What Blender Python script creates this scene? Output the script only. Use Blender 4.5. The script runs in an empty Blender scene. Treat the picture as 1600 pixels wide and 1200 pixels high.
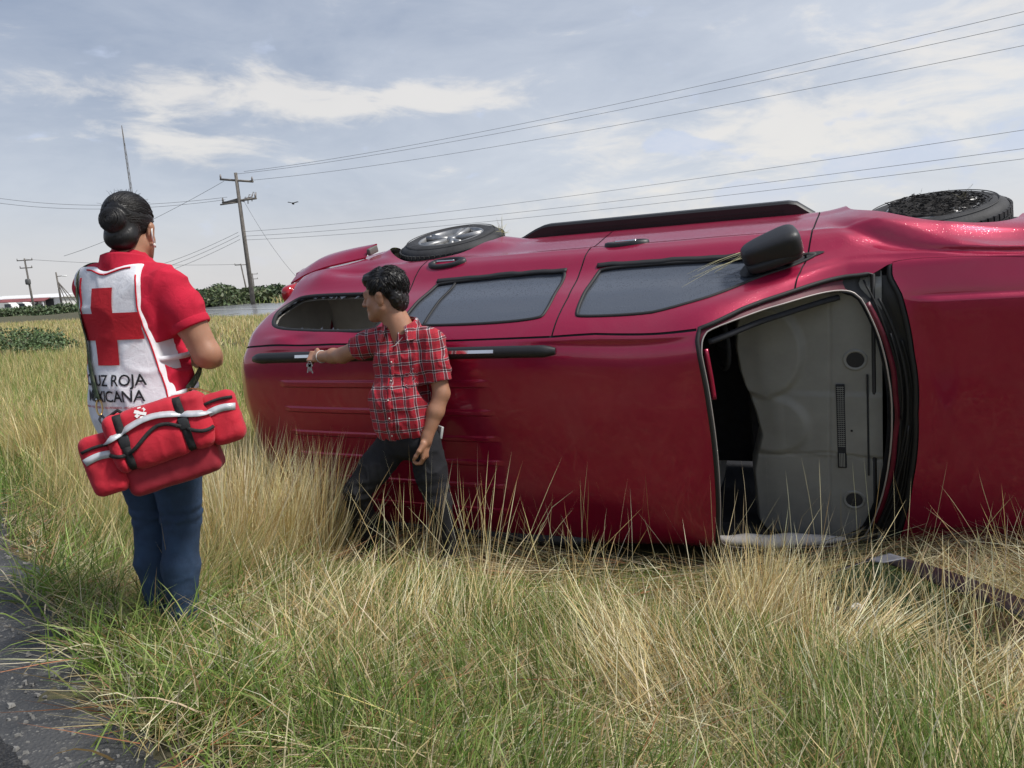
import bpy, bmesh, math, random
import numpy as np
from mathutils import Matrix, Vector, geometry
C = bpy.context.scene.collection
sc = bpy.context.scene
R = math.radians
rng = np.random.default_rng(7)
random.seed(7)

# ---------------------------------------------------------------- camera
F = 1250.0
cam_data = bpy.data.cameras.new('camera')
cam_data.sensor_width = 36.0
cam_data.lens = 36.0 * F / 1600.0
cam_data.clip_start = 0.05
cam_data.clip_end = 6000
cam = bpy.data.objects.new('camera', cam_data)
C.objects.link(cam)
cam.matrix_world = (Matrix.Translation((0, 0, 1.7)) @ Matrix.Rotation(math.pi/2 - math.atan(151/1250), 4, 'X')
                    @ Matrix.Rotation(R(-2.5), 4, 'Z'))
sc.camera = cam
sc.render.resolution_x, sc.render.resolution_y = 1024, 768
sc.view_settings.view_transform = 'Standard'
sc.view_settings.look = 'None'
sc.view_settings.exposure = 0.82
sc.view_settings.gamma = 1.0
sc.view_settings.use_curve_mapping = False

# ---------------------------------------------------------------- node helpers
class NT:
    def __init__(s, tree): s.t = tree; s.n = tree.nodes; s.l = tree.links
    def node(s, typ, **kw):
        n = s.n.new(typ)
        for k, v in kw.items(): setattr(n, k, v)
        return n
    def put(s, sock, v):
        if isinstance(v, bpy.types.NodeSocket): s.l.new(v, sock)
        elif v is not None:
            if isinstance(v, (tuple, list)) and len(v) == 3 and sock.type == 'RGBA': v = (*v, 1)
            sock.default_value = v
    def m(s, op, a, b=None, c=None, clamp=False):
        n = s.node('ShaderNodeMath', operation=op, use_clamp=clamp)
        s.put(n.inputs[0], a)
        if b is not None: s.put(n.inputs[1], b)
        if c is not None: s.put(n.inputs[2], c)
        return n.outputs[0]
    def vm(s, op, a, b=None):
        n = s.node('ShaderNodeVectorMath', operation=op)
        s.put(n.inputs[0], a)
        if b is not None: s.put(n.inputs[1], b)
        return n.outputs[0]
    def scale(s, a, k):
        n = s.node('ShaderNodeVectorMath', operation='SCALE'); s.put(n.inputs[0], a); s.put(n.inputs[3], k); return n.outputs[0]
    def mix(s, f, a, b, mode='MIX'):
        n = s.node('ShaderNodeMix', data_type='RGBA', blend_type=mode)
        s.put(n.inputs[0], f); s.put(n.inputs[6], a); s.put(n.inputs[7], b)
        return n.outputs[2]
    def noise(s, vec=None, scale=5, detail=4, rough=.5, dist=0, dim='3D'):
        n = s.node('ShaderNodeTexNoise', noise_dimensions=dim)
        if vec is not None: s.l.new(vec, n.inputs['Vector'])
        n.inputs['Scale'].default_value = scale; n.inputs['Detail'].default_value = detail
        n.inputs['Roughness'].default_value = rough; n.inputs['Distortion'].default_value = dist
        return n.outputs[0]
    def ramp(s, f, a, b, c=0., d=1., kind='LINEAR'):
        n = s.node('ShaderNodeMapRange', interpolation_type=kind)
        s.put(n.inputs[0], f)
        for i, v in enumerate((a, b, c, d)): s.put(n.inputs[1+i], v)
        return n.outputs[0]
    def ss(s, f, a, b, c=0., d=1.): return s.ramp(f, a, b, c, d, 'SMOOTHSTEP')
    def comb(s, x, y, z):
        n = s.node('ShaderNodeCombineXYZ')
        for i, v in enumerate((x, y, z)): s.put(n.inputs[i], v)
        return n.outputs[0]
    def sep(s, v):
        n = s.node('ShaderNodeSeparateXYZ'); s.l.new(v, n.inputs[0]); return n.outputs
    def coord(s, which='Object'): return s.node('ShaderNodeTexCoord').outputs[which]
    def bump(s, h, strength=.3, dist=.01, normal=None):
        n = s.node('ShaderNodeBump'); n.inputs['Strength'].default_value = strength
        n.inputs['Distance'].default_value = dist
        s.put(n.inputs['Height'], h)
        if normal is not None: s.l.new(normal, n.inputs['Normal'])
        return n.outputs[0]

def material(name):
    m = bpy.data.materials.new(name); m.use_nodes = True
    T = NT(m.node_tree); return m, T, T.n['Principled BSDF']

# ---------------------------------------------------------------- world
w = bpy.data.worlds.new('World'); sc.world = w; w.use_nodes = True
T = NT(w.node_tree)
bg = T.n['Background']; bg.inputs['Strength'].default_value = 0.1
sky = T.node('ShaderNodeTexSky'); sky.sky_type = 'NISHITA'; sky.sun_disc = False
SUN_EL, SUN_AZ = R(56), R(110)          # azimuth clockwise from +Y towards +X
sky.sun_elevation = SUN_EL; sky.sun_rotation = SUN_AZ
sky.air_density = 1.2; sky.dust_density = 2.0
d = T.coord('Generated')
x, y, z = T.sep(d)
az = T.m('MULTIPLY', T.m('ARCTAN2', x, y), 57.2958)
el = T.m('MULTIPLY', T.m('ARCSINE', z), 57.2958)
P = T.comb(T.m('MULTIPLY', az, .055), T.m('MULTIPLY', el, .14), 0.)
P2 = T.vm('ADD', T.comb(T.m('MULTIPLY', az, .11), T.m('MULTIPLY', el, .34), 0.), (7.3, 2.1, 0))
n_big = T.noise(P, 1.0, 6, .55, .6)
n_mid = T.noise(P2, 1.0, 8, .6, .8)
n_fine = T.noise(P2, 3.0, 8, .62, .4)
P3 = T.comb(T.m('MULTIPLY', az, .22), T.m('MULTIPLY', el, .42), 3.)
n_puff = T.noise(P3, 1.3, 6, .5, .2)
def gauss(a0, e0, sa, se, rot=0.):
    u = T.m('SUBTRACT', az, a0); v = T.m('SUBTRACT', el, e0)
    if rot:
        v = T.m('SUBTRACT', v, T.m('MULTIPLY', u, rot))
    q = T.m('ADD', T.m('POWER', T.m('ABSOLUTE', T.m('DIVIDE', u, sa)), 2), T.m('POWER', T.m('ABSOLUTE', T.m('DIVIDE', v, se)), 2))
    return T.m('EXPONENT', T.m('MULTIPLY', q, -1))
blue = (.155, .190, .262); pale = (.385, .405, .445); white = (.50, .475, .445); horizon = (.42, .408, .405)
# broad brightness: brighter to the right and near the horizon
side = T.ss(az, -30, 34)
low = T.ss(el, 30, 2)
base_f = T.m('ADD', T.m('MULTIPLY', side, .50), T.m('MULTIPLY', low, .62))
base_f = T.m('ADD', base_f, T.m('MULTIPLY', T.m('SUBTRACT', n_big, .5), 1.1))
base_f = T.m('ADD', base_f, T.m('MULTIPLY', T.m('SUBTRACT', n_mid, .5), .45))
base_f = T.m('ADD', base_f, T.m('MULTIPLY', T.m('SUBTRACT', n_fine, .5), .12), clamp=True)
col = T.mix(base_f, blue, pale)
# pale streaks
streak = T.m('ADD', T.m('MULTIPLY', gauss(-19, 13.0, 13, 1.6), 1.15), T.m('MULTIPLY', gauss(-6, 12.6, 6.5, 1.1), 1.0))
streak = T.m('ADD', streak, T.m('MULTIPLY', gauss(-21, 9.6, 4.5, 1.5), .85))
streak = T.m('ADD', streak, T.m('MULTIPLY', gauss(22, 9.5, 17, 4.6, .1), 1.05))
streak = T.m('ADD', streak, T.m('MULTIPLY', gauss(33, 17, 7, 4, .2), .9))
streak = T.m('ADD', streak, T.m('MULTIPLY', gauss(3, 5, 9, 1.4), .35))
sm = T.ss(T.m('ADD', T.m('MULTIPLY', streak, .40), T.m('ADD', T.m('MULTIPLY', n_fine, .55), T.m('MULTIPLY', n_mid, 1.25))), 1.02, 1.42)
col = T.mix(T.m('MULTIPLY', sm, .8), col, white)
# grey-blue puffs in front of the pale part on the right
pf = T.m('ADD', T.m('ADD', gauss(11.5, 9.3, 3.4, 1.0), gauss(27, 7.0, 10, 1.5, .09)), gauss(16.5, 5.6, 2.2, 1.1))
pm = T.ss(T.m('ADD', T.m('MULTIPLY', pf, .55), T.m('MULTIPLY', n_puff, 1.5)), .96, 1.16)
col = T.mix(T.m('MULTIPLY', pm, .62), col, (.33, .37, .47))
# horizon murk
hz = T.ss(el, 8, 0)
col = T.mix(T.m('MULTIPLY', hz, .8), col, horizon)
gnd = T.ss(el, 0, -2)
col = T.mix(gnd, col, (.12, .12, .10))
col10 = T.scale(col, 10.0)
final = T.mix(.90, sky.outputs[0], col10)
T.l.new(final, bg.inputs['Color'])

sun_d = bpy.data.lights.new('sun', 'SUN'); sun_d.energy = 2.3; sun_d.angle = R(11); sun_d.color = (1, .96, .90)
sun = bpy.data.objects.new('sun', sun_d); C.objects.link(sun)
sdir = Vector((math.sin(SUN_AZ)*math.cos(SUN_EL), math.cos(SUN_AZ)*math.cos(SUN_EL), math.sin(SUN_EL)))
sun.rotation_euler = sdir.to_track_quat('Z', 'Y').to_euler(); sun.location = sdir*50

# ---------------------------------------------------------------- object helpers
def tag(o, label=None, cat=None, group=None, kind=None):
    if label: o['label'] = label
    if cat: o['category'] = cat
    if group: o['group'] = group
    if kind: o['kind'] = kind
    return o
def thing(name, label, cat, loc=(0, 0, 0), group=None, mat=None):
    o = bpy.data.objects.new(name, None); C.objects.link(o); o.empty_display_size = .2
    if mat is not None: o.matrix_world = mat
    else: o.location = loc
    return tag(o, label, cat, group)
def link(o, parent=None):
    C.objects.link(o)
    if parent is not None: o.parent = parent
    return o
def mesh(name, v, f, mat, parent=None, smooth=True, loc=None):
    me = bpy.data.meshes.new(name)
    v = np.asarray(v, np.float32).reshape(-1, 3)
    if isinstance(f, np.ndarray):
        k = f.shape[1]; n = len(f)
        me.vertices.add(len(v)); me.vertices.foreach_set('co', v.ravel())
        me.loops.add(n*k); me.loops.foreach_set('vertex_index', f.astype(np.int32).ravel())
        me.polygons.add(n); me.polygons.foreach_set('loop_start', np.arange(0, n*k, k, dtype=np.int32))
        me.update(calc_edges=True); me.validate()
    else:
        me.from_pydata([tuple(map(float, a)) for a in v], [], [tuple(map(int, a)) for a in f])
    me.materials.append(mat)
    if smooth: me.polygons.foreach_set('use_smooth', [True]*len(me.polygons))
    me.update()
    o = bpy.data.objects.new(name, me)
    link(o, parent)
    if loc is not None: o.location = loc
    return o
class MB:
    """collects simple shapes"""
    def __init__(s): s.v = []; s.f = []
    def add(s, v, f):
        n = len(s.v); s.v += [tuple(map(float, a)) for a in v]; s.f += [tuple(int(i)+n for i in a) for a in f]; return s
    def box(s, c, size, rot=None, bev=0.0):
        bm = bmesh.new(); bmesh.ops.create_cube(bm, size=1)
        bmesh.ops.scale(bm, vec=Vector(size), verts=bm.verts)
        if bev: bmesh.ops.bevel(bm, geom=bm.edges[:], offset=bev, segments=2, profile=.5, affect='EDGES')
        if rot is not None: bmesh.ops.transform(bm, matrix=rot.to_4x4(), verts=bm.verts)
        bm.verts.index_update()
        s.add([v.co + Vector(c) for v in bm.verts], [[v.index for v in f.verts] for f in bm.faces]); bm.free(); return s
    def tube(s, pts, r, n=8, cap=True, flat=None):
        pts = [Vector(p) for p in pts]; k = len(pts)
        rr = r if hasattr(r, '__len__') else [r]*k
        V = []; up = None
        for i in range(k):
            t = (pts[min(i+1, k-1)] - pts[max(i-1, 0)]).normalized()
            if up is None:
                up = Vector((0, 0, 1)) if abs(t.z) < .9 else Vector((1, 0, 0))
            b = t.cross(up).normalized(); a = b.cross(t).normalized(); up = a
            for j in range(n):
                q = 2*math.pi*j/n
                V.append(pts[i] + (a*math.cos(q) + b*math.sin(q)*(flat or 1))*rr[i])
        Fc = [[i*n+j, i*n+(j+1) % n, (i+1)*n+(j+1) % n, (i+1)*n+j] for i in range(k-1) for j in range(n)]
        if cap: Fc += [list(range(n))[::-1], list(range((k-1)*n, k*n))]
        return s.add(V, Fc)
    def ribbon(s, pts, nrm, width, thick=.002):
        """flat strap along pts, nrm = list of outward normals"""
        pts = [Vector(p) for p in pts]; k = len(pts); V = []
        for i in range(k):
            t = (pts[min(i+1, k-1)] - pts[max(i-1, 0)]).normalized(); nn = Vector(nrm[i]).normalized()
            b = t.cross(nn).normalized(); w = width if not hasattr(width, '__len__') else width[i]
            for (a, c) in ((-1, 0), (1, 0), (1, 1), (-1, 1)):
                V.append(pts[i] + b*a*w/2 + nn*c*thick)
        Fc = [[i*4+j, i*4+(j+1) % 4, (i+1)*4+(j+1) % 4, (i+1)*4+j] for i in range(k-1) for j in range(4)]
        Fc += [[3, 2, 1, 0], [(k-1)*4+j for j in range(4)]]
        return s.add(V, Fc)
    def lathe(s, prof, n=32, mat=None):
        V = []
        for (r, h) in prof:
            for j in range(n):
                q = 2*math.pi*j/n; p = Vector((r*math.cos(q), r*math.sin(q), h)); V.append(mat @ p if mat is not None else p)
        k = len(prof)
        Fc = [[i*n+j, i*n+(j+1) % n, (i+1)*n+(j+1) % n, (i+1)*n+j] for i in range(k-1) for j in range(n)]
        return s.add(V, Fc)
    def build(s, name, mat, parent=None, smooth=True): return mesh(name, s.v, s.f, mat, parent, smooth)
def autosmooth(o, ang=35):
    me = o.data
    me.polygons.foreach_set('use_smooth', [True]*len(me.polygons))
    try: me.set_sharp_from_angle(angle=R(ang))
    except Exception: pass
    return o
def pch(X, Y, x):
    X = np.asarray(X, float); Y = np.asarray(Y, float).reshape(len(X), -1)
    h = np.diff(X)[:, None]; dd = np.diff(Y, axis=0)/h
    m = np.empty_like(Y); m[0] = dd[0]; m[-1] = dd[-1]
    w1 = 2*h[1:]+h[:-1]; w2 = h[1:]+2*h[:-1]
    with np.errstate(all='ignore'):
        hm = (w1+w2)/(w1/dd[:-1]+w2/dd[1:])
    m[1:-1] = np.where(dd[:-1]*dd[1:] > 0, hm, 0)
    x = np.asarray(x, float).ravel()
    i = np.clip(np.searchsorted(X, x)-1, 0, len(X)-2)
    t = ((x-X[i])/h[i, 0])[:, None]; H = h[i]
    return (2*t**3-3*t**2+1)*Y[i]+(t**3-2*t**2+t)*H*m[i]+(-2*t**3+3*t**2)*Y[i+1]+(t**3-t**2)*H*m[i+1]
def sst(x, a, b):
    t = np.clip((np.asarray(x, float)-a)/(b-a), 0, 1); return t*t*(3-2*t)
# value noise for shapes
_G = np.random.default_rng(3).random((64, 64, 64)).astype(np.float32)
def vnoise(p):
    p = np.asarray(p, float); i = np.floor(p).astype(int); f = p-i; f = f*f*(3-2*f); o = 0
    for a in (0, 1):
        for b in (0, 1):
            for c in (0, 1):
                wgt = (f[..., 0] if a else 1-f[..., 0])*(f[..., 1] if b else 1-f[..., 1])*(f[..., 2] if c else 1-f[..., 2])
                o = o + wgt*_G[(i[..., 0]+a) & 63, (i[..., 1]+b) & 63, (i[..., 2]+c) & 63]
    return o*2-1
def simple(name, col, rough=.6, metal=0., coat=0., spec=.5, sheen=0., noise=0., nscale=20, bumps=0., bscale=200, trans=0., alpha=None):
    m, T, B = material(name)
    c = tuple(col)
    if noise:
        n = T.noise(T.coord(), nscale, 5, .6)
        f = T.ramp(n, .3, .7, 1-noise, 1+noise)
        T.l.new(T.scale(T.comb(*c), f), B.inputs['Base Color'])
    else: B.inputs['Base Color'].default_value = (*c, 1)
    B.inputs['Roughness'].default_value = rough; B.inputs['Metallic'].default_value = metal
    B.inputs['Coat Weight'].default_value = coat; B.inputs['Coat Roughness'].default_value = .05
    B.inputs['Specular IOR Level'].default_value = spec
    B.inputs['Sheen Weight'].default_value = sheen
    if trans: B.inputs['Transmission Weight'].default_value = trans
    if bumps: T.l.new(T.bump(T.noise(T.coord(), bscale, 3, .6), bumps, .004), B.inputs['Normal'])
    return m
# ---------------------------------------------------------------- terrain
TP = np.array([(-1.33, 2.91, .46), (-.40, 4.35, .09), (-.85, 4.5, .11), (-1.38, 5.83, .11), (-.2, 5.7, .08), (.97, 5.2, .10), (2.2, 4.7, .14), (3.1, 4.4, .21), (4.2, 4.4, .27),
 (-3.3, 4.95, .49), (-2.0, 3.2, .49), (-1.12, 2.1, .49), (-.6, 1.4, .49), (-.1, .75, .49), (-.6, 3.3, .27), (.3, 2.2, .34), (.2, 3.1, .20), (1.2, 2.2, .30), (1.1, 3.2, .16), (2.1, 3.0, .20), (2.4, 2.0, .32),
 (1.0, 4.1, .10), (2.0, 4.0, .13), (3.0, 3.6, .21), (-1.25, 4.4, .14), (-2.2, 5.4, .24), (-4.4, 7.4, .42), (-5.5, 10, .40), (-3, 8, .20), (-1, 8, .12), (1.5, 8, .18), (5, 8, .30), (-6, 16, .45), (2, 16, .40), (9, 10, .45),
 (-3, 12, .30), (-3, 2.5, .49), (-5, 5, .49), (-5, 0, .49), (0, -2, .49), (4, -1, .45), (7, 3, .40), (-12, 12, .48), (-9, 20, .55), (5, 22, .5), (-7.5, 10, .49)])
def _phi(r): return r
_D = np.linalg.norm(TP[:, None, :2]-TP[None, :, :2], axis=-1)
_W = np.linalg.solve(_D + .02*np.eye(len(TP)), TP[:, 2]-.5)
_rk = np.array([(140, 34), (70, 30), (35, 29), (12, 30.5), (0, 33), (-12.6, 38.5), (-23, 51), (-48, 87), (-76, 127), (-130, 204), (-300, 446), (-560, 815)], float)
_rt = np.concatenate([[0], np.cumsum(np.linalg.norm(np.diff(_rk, axis=0), axis=1))])
RLT = np.concatenate([np.linspace(0, _rt[-3], 160), np.linspace(_rt[-3]+10, _rt[-1], 30)])
RLN = pch(_rt, _rk, RLT)                                       # near edge of the far road
_tg = np.gradient(RLN, axis=0); _tg /= np.linalg.norm(_tg, axis=1)[:, None]
RNR = np.stack([_tg[:, 1], -_tg[:, 0]], 1); RNR[RNR[:, 1] < 0] *= -1
def road_d(x, y):
    q = np.stack([np.ravel(x), np.ravel(y)], 1)
    d2 = ((q[:, None]-RLN[None])**2).sum(-1); k = d2.argmin(1)
    sg = ((q-RLN[k])*RNR[k]).sum(1)
    return np.where(sg > 0, 1, -1)*np.sqrt(d2.min(1))
def ground(x, y):
    x = np.asarray(x, float); y = np.asarray(y, float); sh = x.shape
    q = np.stack([x.ravel(), y.ravel()], 1)
    r = np.sqrt(((q[:, None]-TP[None, :, :2])**2).sum(-1)+.04)
    z = .5 + r @ _W
    dist = np.hypot(q[:, 0], q[:, 1]-4)
    k = sst(dist, 8, 22)
    dd = road_d(q[:, 0], q[:, 1])
    far = .75 - .25*sst(-dd, 6, 30) + .55*sst(dd, 0, 8)
    
    z = np.clip(z, -.3, 1.2)*(1-k)+far*k
    z += .012*vnoise(np.stack([q[:, 0]*1.7, q[:, 1]*1.7, 0*q[:, 0]], 1))*(1-k)
    return z.reshape(sh)
E0 = np.array((-3.091, 4.672)); E1 = np.array((-1.118, 2.112)); ED = (E0-E1)/np.linalg.norm(E0-E1); EN = np.array((-ED[1], ED[0]))
if EN[0] > 0: EN = -EN
def edge_d(x, y): return (x-E1[0])*EN[0]+(y-E1[1])*EN[1]      # >0 : on the road side

m_soil, T, B = material('soil')
n1 = T.noise(T.coord(), 3, 6, .6); n2 = T.noise(T.coord(), 40, 6, .7)
c = T.mix(T.ss(n1, .35, .65), (.055, .048, .030), (.085, .085, .035))
c = T.mix(T.ss(n2, .5, .75), c, (.12, .10, .06))
T.l.new(c, B.inputs['Base Color']); B.inputs['Roughness'].default_value = .95
T.l.new(T.bump(n2, .6, .03), B.inputs['Normal'])
def sheet(name, X, Y, Z, mat):
    n, k = X.shape
    V = np.stack([X, Y, Z], -1).reshape(-1, 3)
    I = np.arange(n*k).reshape(n, k)
    Fq = np.stack([I[:-1, :-1], I[1:, :-1], I[1:, 1:], I[:-1, 1:]], -1).reshape(-1, 4)
    return mesh(name, V, Fq, mat)
gx = np.concatenate([-np.geomspace(3000, 14, 40), np.linspace(-13.5, 13.5, 181), np.geomspace(14, 3000, 40)])
gy = np.concatenate([-np.geomspace(200, 3, 14), np.linspace(-2.8, 18, 150), np.geomspace(18.5, 4000, 90)])
GX, GY = np.meshgrid(gx, gy, indexing='ij')
GZ = ground(GX, GY)
GZ = GZ - .06*sst(edge_d(GX, GY), .15, .4)*(np.hypot(GX, GY) < 200)
tag(sheet('ground', GX, GY, GZ, m_soil), kind='structure')
# foreground shoulder (weathered asphalt) and the newer black asphalt
m_shoulder, T, B = material('weathered_asphalt')
o_ = T.coord(); n1 = T.noise(o_, 2.2, 6, .65); n2 = T.noise(o_, 55, 5, .7); n3 = T.noise(o_, 11, 6, .6, 1.0)
vor = T.node('ShaderNodeTexVoronoi'); vor.inputs['Scale'].default_value = 85; T.l.new(o_, vor.inputs['Vector'])
c = T.mix(T.ss(n1, .35, .7), (.035, .036, .038), (.075, .076, .078))
c = T.mix(T.ss(n3, .55, .72), c, (.13, .125, .115))
c = T.mix(T.m('MULTIPLY', T.ss(vor.outputs['Distance'], .35, .1), T.ss(n3, .42, .6)), c, (.21, .205, .19))
T.l.new(c, B.inputs['Base Color']); T.l.new(T.ramp(n1, .3, .7, .45, .85), B.inputs['Roughness'])
T.l.new(T.bump(T.m('ADD', n2, T.m('MULTIPLY', vor.outputs['Distance'], -.6)), .8, .012), B.inputs['Normal'])
m_asph, T, B = material('fresh_asphalt')
o_ = T.coord(); vor = T.node('ShaderNodeTexVoronoi'); vor.inputs['Scale'].default_value = 110; T.l.new(o_, vor.inputs['Vector'])
n2 = T.noise(o_, 60, 4, .7)
c = T.mix(T.ss(n2, .4, .7), (.012, .012, .013), (.04, .04, .042))
T.l.new(c, B.inputs['Base Color']); B.inputs['Roughness'].default_value = .62
T.l.new(T.bump(T.m('ADD', vor.outputs['Distance'], n2), 1.0, .012), B.inputs['Normal'])
def strip(name, a0, a1, z0, mat, rag0=0., nn=10, l0=-14, l1=40, step=.03):
    """strip parallel to the foreground road edge between offsets a0..a1 on the road side"""
    L = np.concatenate([np.arange(l0, -2, .5), np.arange(-2, 6, step), np.geomspace(6, l1, 40)])
    k = np.linspace(0, 1, nn)
    Lg, K = np.meshgrid(L, k, indexing='ij')
    rag = rag0*(vnoise(np.stack([Lg*3.1, Lg*0, Lg*0], -1)) + .6*vnoise(np.stack([Lg*11, Lg*0+5, Lg*0], -1)) + .35*vnoise(np.stack([Lg*37, Lg*0+9, Lg*0], -1)))
    A = a0 + (a1-a0)*K + rag*(1-K)
    X = E1[0]+ED[0]*Lg+EN[0]*A; Y = E1[1]+ED[1]*Lg+EN[1]*A
    Z = ground(X, Y)
    zf = .50
    Z = np.where(np.hypot(X, Y) < 12, zf, Z*0+zf + .02*0) + z0
    Z = Z + .006*vnoise(np.stack([X*6, Y*6, X*0], -1)) - .03*(K == 0)
    return sheet(name, X, Y, Z, mat)
tag(strip('road_shoulder', -.02, 1.6, .0, m_shoulder, .05, 40), kind='structure')
tag(strip('road', .20, 9, .018, m_asph, .02, 60), kind='structure')

# far road: a wet grey carriageway with darker lanes
m_wet, T, B = material('wet_asphalt')
o_ = T.coord()
c = T.mix(T.noise(o_, .3, 4, .6), (.18, .185, .19), (.28, .28, .285))  # base grey lightened to stand in for sky reflected in the wet surface
T.l.new(c, B.inputs['Base Color']); B.inputs['Roughness'].default_value = .2
def far_sheet(name, a0, a1, dz, mat, n):
    A = np.linspace(a0, a1, n)[None, :]
    X = RLN[:, 0:1]+RNR[:, 0:1]*A; Y = RLN[:, 1:2]+RNR[:, 1:2]*A
    Z = np.maximum(ground(X, Y), .75+.55*sst(A, 0, 8))+dz
    tag(sheet(name, X, Y, Z, mat), kind='structure')
far_sheet('highway', 0, 8.4, .03, m_wet, 12)
m_line = simple('road_paint', (.55, .54, .50), .5)
far_sheet('edge_line', .9, 1.02, .045, m_line, 2); far_sheet('edge_line', 7.4, 7.52, .045, m_line, 2); far_sheet('centre_line', 4.2, 4.32, .045, m_line, 2)
# ---------------------------------------------------------------- the overturned car
# car space: x forward, y to the car's left, z up; it lies on its right side, roof towards the camera
SK = np.array([0,.35,.60,.70,.95,1.22,1.33,1.52,1.75,1.95,2.05])
# section table: u, then (y, z) of each knot from the roof centre line down to the sill
ST=[
(-4.21,[(0.0, 1.634), (0.321, 1.624), (0.532, 1.549), (0.61, 1.48), (0.701, 1.299), (0.734, 1.055), (0.789, 0.935), (0.798, 0.768), (0.789, 0.59), (0.779, 0.472), (0.72, 0.394)]),
(-4.09,[(0.0, 1.717), (0.341, 1.708), (0.581, 1.648), (0.654, 1.579), (0.75, 1.358), (0.803, 1.094), (0.867, 0.964), (0.876, 0.787), (0.867, 0.59), (0.847, 0.443), (0.779, 0.364)]),
(-3.81,[(0.0, 1.762), (0.341, 1.752), (0.61, 1.692), (0.678, 1.623), (0.779, 1.398), (0.842, 1.124), (0.905, 1.004), (0.915, 0.807), (0.915, 0.59), (0.896, 0.413), (0.828, 0.325)]),
(-3.31,[(0.0, 1.781), (0.341, 1.771), (0.62, 1.712), (0.688, 1.638), (0.789, 1.398), (0.851, 1.124), (0.92, 1.004), (0.94, 0.807), (0.94, 0.59), (0.915, 0.413), (0.847, 0.315)]),
(-2.61,[(0.0, 1.791), (0.341, 1.781), (0.625, 1.722), (0.688, 1.648), (0.789, 1.398), (0.851, 1.114), (0.915, 1.004), (0.925, 0.807), (0.925, 0.59), (0.905, 0.413), (0.847, 0.305)]),
(-1.90,[(0.0, 1.786), (0.341, 1.776), (0.62, 1.712), (0.688, 1.638), (0.789, 1.398), (0.851, 1.114), (0.915, 1.004), (0.925, 0.807), (0.925, 0.59), (0.905, 0.413), (0.847, 0.305)]),
(-1.40,[(0.0, 1.762), (0.341, 1.747), (0.6, 1.682), (0.673, 1.608), (0.779, 1.378), (0.851, 1.114), (0.915, 1.004), (0.925, 0.807), (0.925, 0.59), (0.905, 0.413), (0.847, 0.305)]),
(-1.15,[(0.0, 1.727), (0.341, 1.708), (0.61, 1.655), (0.69, 1.575), (0.769, 1.358), (0.846, 1.109), (0.915, 0.994), (0.925, 0.807), (0.925, 0.59), (0.905, 0.413), (0.847, 0.305)]),
(-0.80,[(0.0, 1.496), (0.36, 1.476), (0.655, 1.425), (0.73, 1.36), (0.79, 1.25), (0.842, 1.094), (0.91, 0.984), (0.925, 0.807), (0.925, 0.59), (0.905, 0.413), (0.847, 0.305)]),
(-0.45,[(0.0, 1.26), (0.389, 1.245), (0.675, 1.2), (0.755, 1.15), (0.815, 1.09), (0.86, 1.02), (0.91, 0.945), (0.93, 0.807), (0.93, 0.59), (0.915, 0.413), (0.847, 0.305)]),
(-0.20,[(0.0, 1.196), (0.389, 1.181), (0.643, 1.147), (0.73, 1.112), (0.8, 1.06), (0.857, 0.99), (0.91, 0.915), (0.94, 0.807), (0.944, 0.61), (0.925, 0.443), (0.857, 0.335)]),
(0.20,[(0.0, 1.161), (0.389, 1.147), (0.633, 1.112), (0.72, 1.073), (0.785, 1.03), (0.85, 0.955), (0.905, 0.886), (0.94, 0.787), (0.944, 0.61), (0.925, 0.443), (0.857, 0.335)]),
(0.60,[(0.0, 1.102), (0.38, 1.087), (0.613, 1.053), (0.701, 1.014), (0.77, 0.965), (0.825, 0.895), (0.876, 0.827), (0.905, 0.738), (0.905, 0.59), (0.886, 0.443), (0.828, 0.335)]),
(0.82,[(0.0, 1.024), (0.36, 1.009), (0.574, 0.974), (0.652, 0.935), (0.73, 0.886), (0.744, 0.828), (0.808, 0.768), (0.828, 0.689), (0.828, 0.561), (0.808, 0.433), (0.759, 0.335)]),
(0.94,[(0.0, 0.886), (0.321, 0.876), (0.506, 0.846), (0.584, 0.817), (0.643, 0.777), (0.647, 0.74), (0.701, 0.689), (0.72, 0.63), (0.72, 0.531), (0.701, 0.433), (0.643, 0.354)]),
]
SU = np.array([a for a, _ in ST]); NET = np.array([b for _, b in ST], float)
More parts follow.
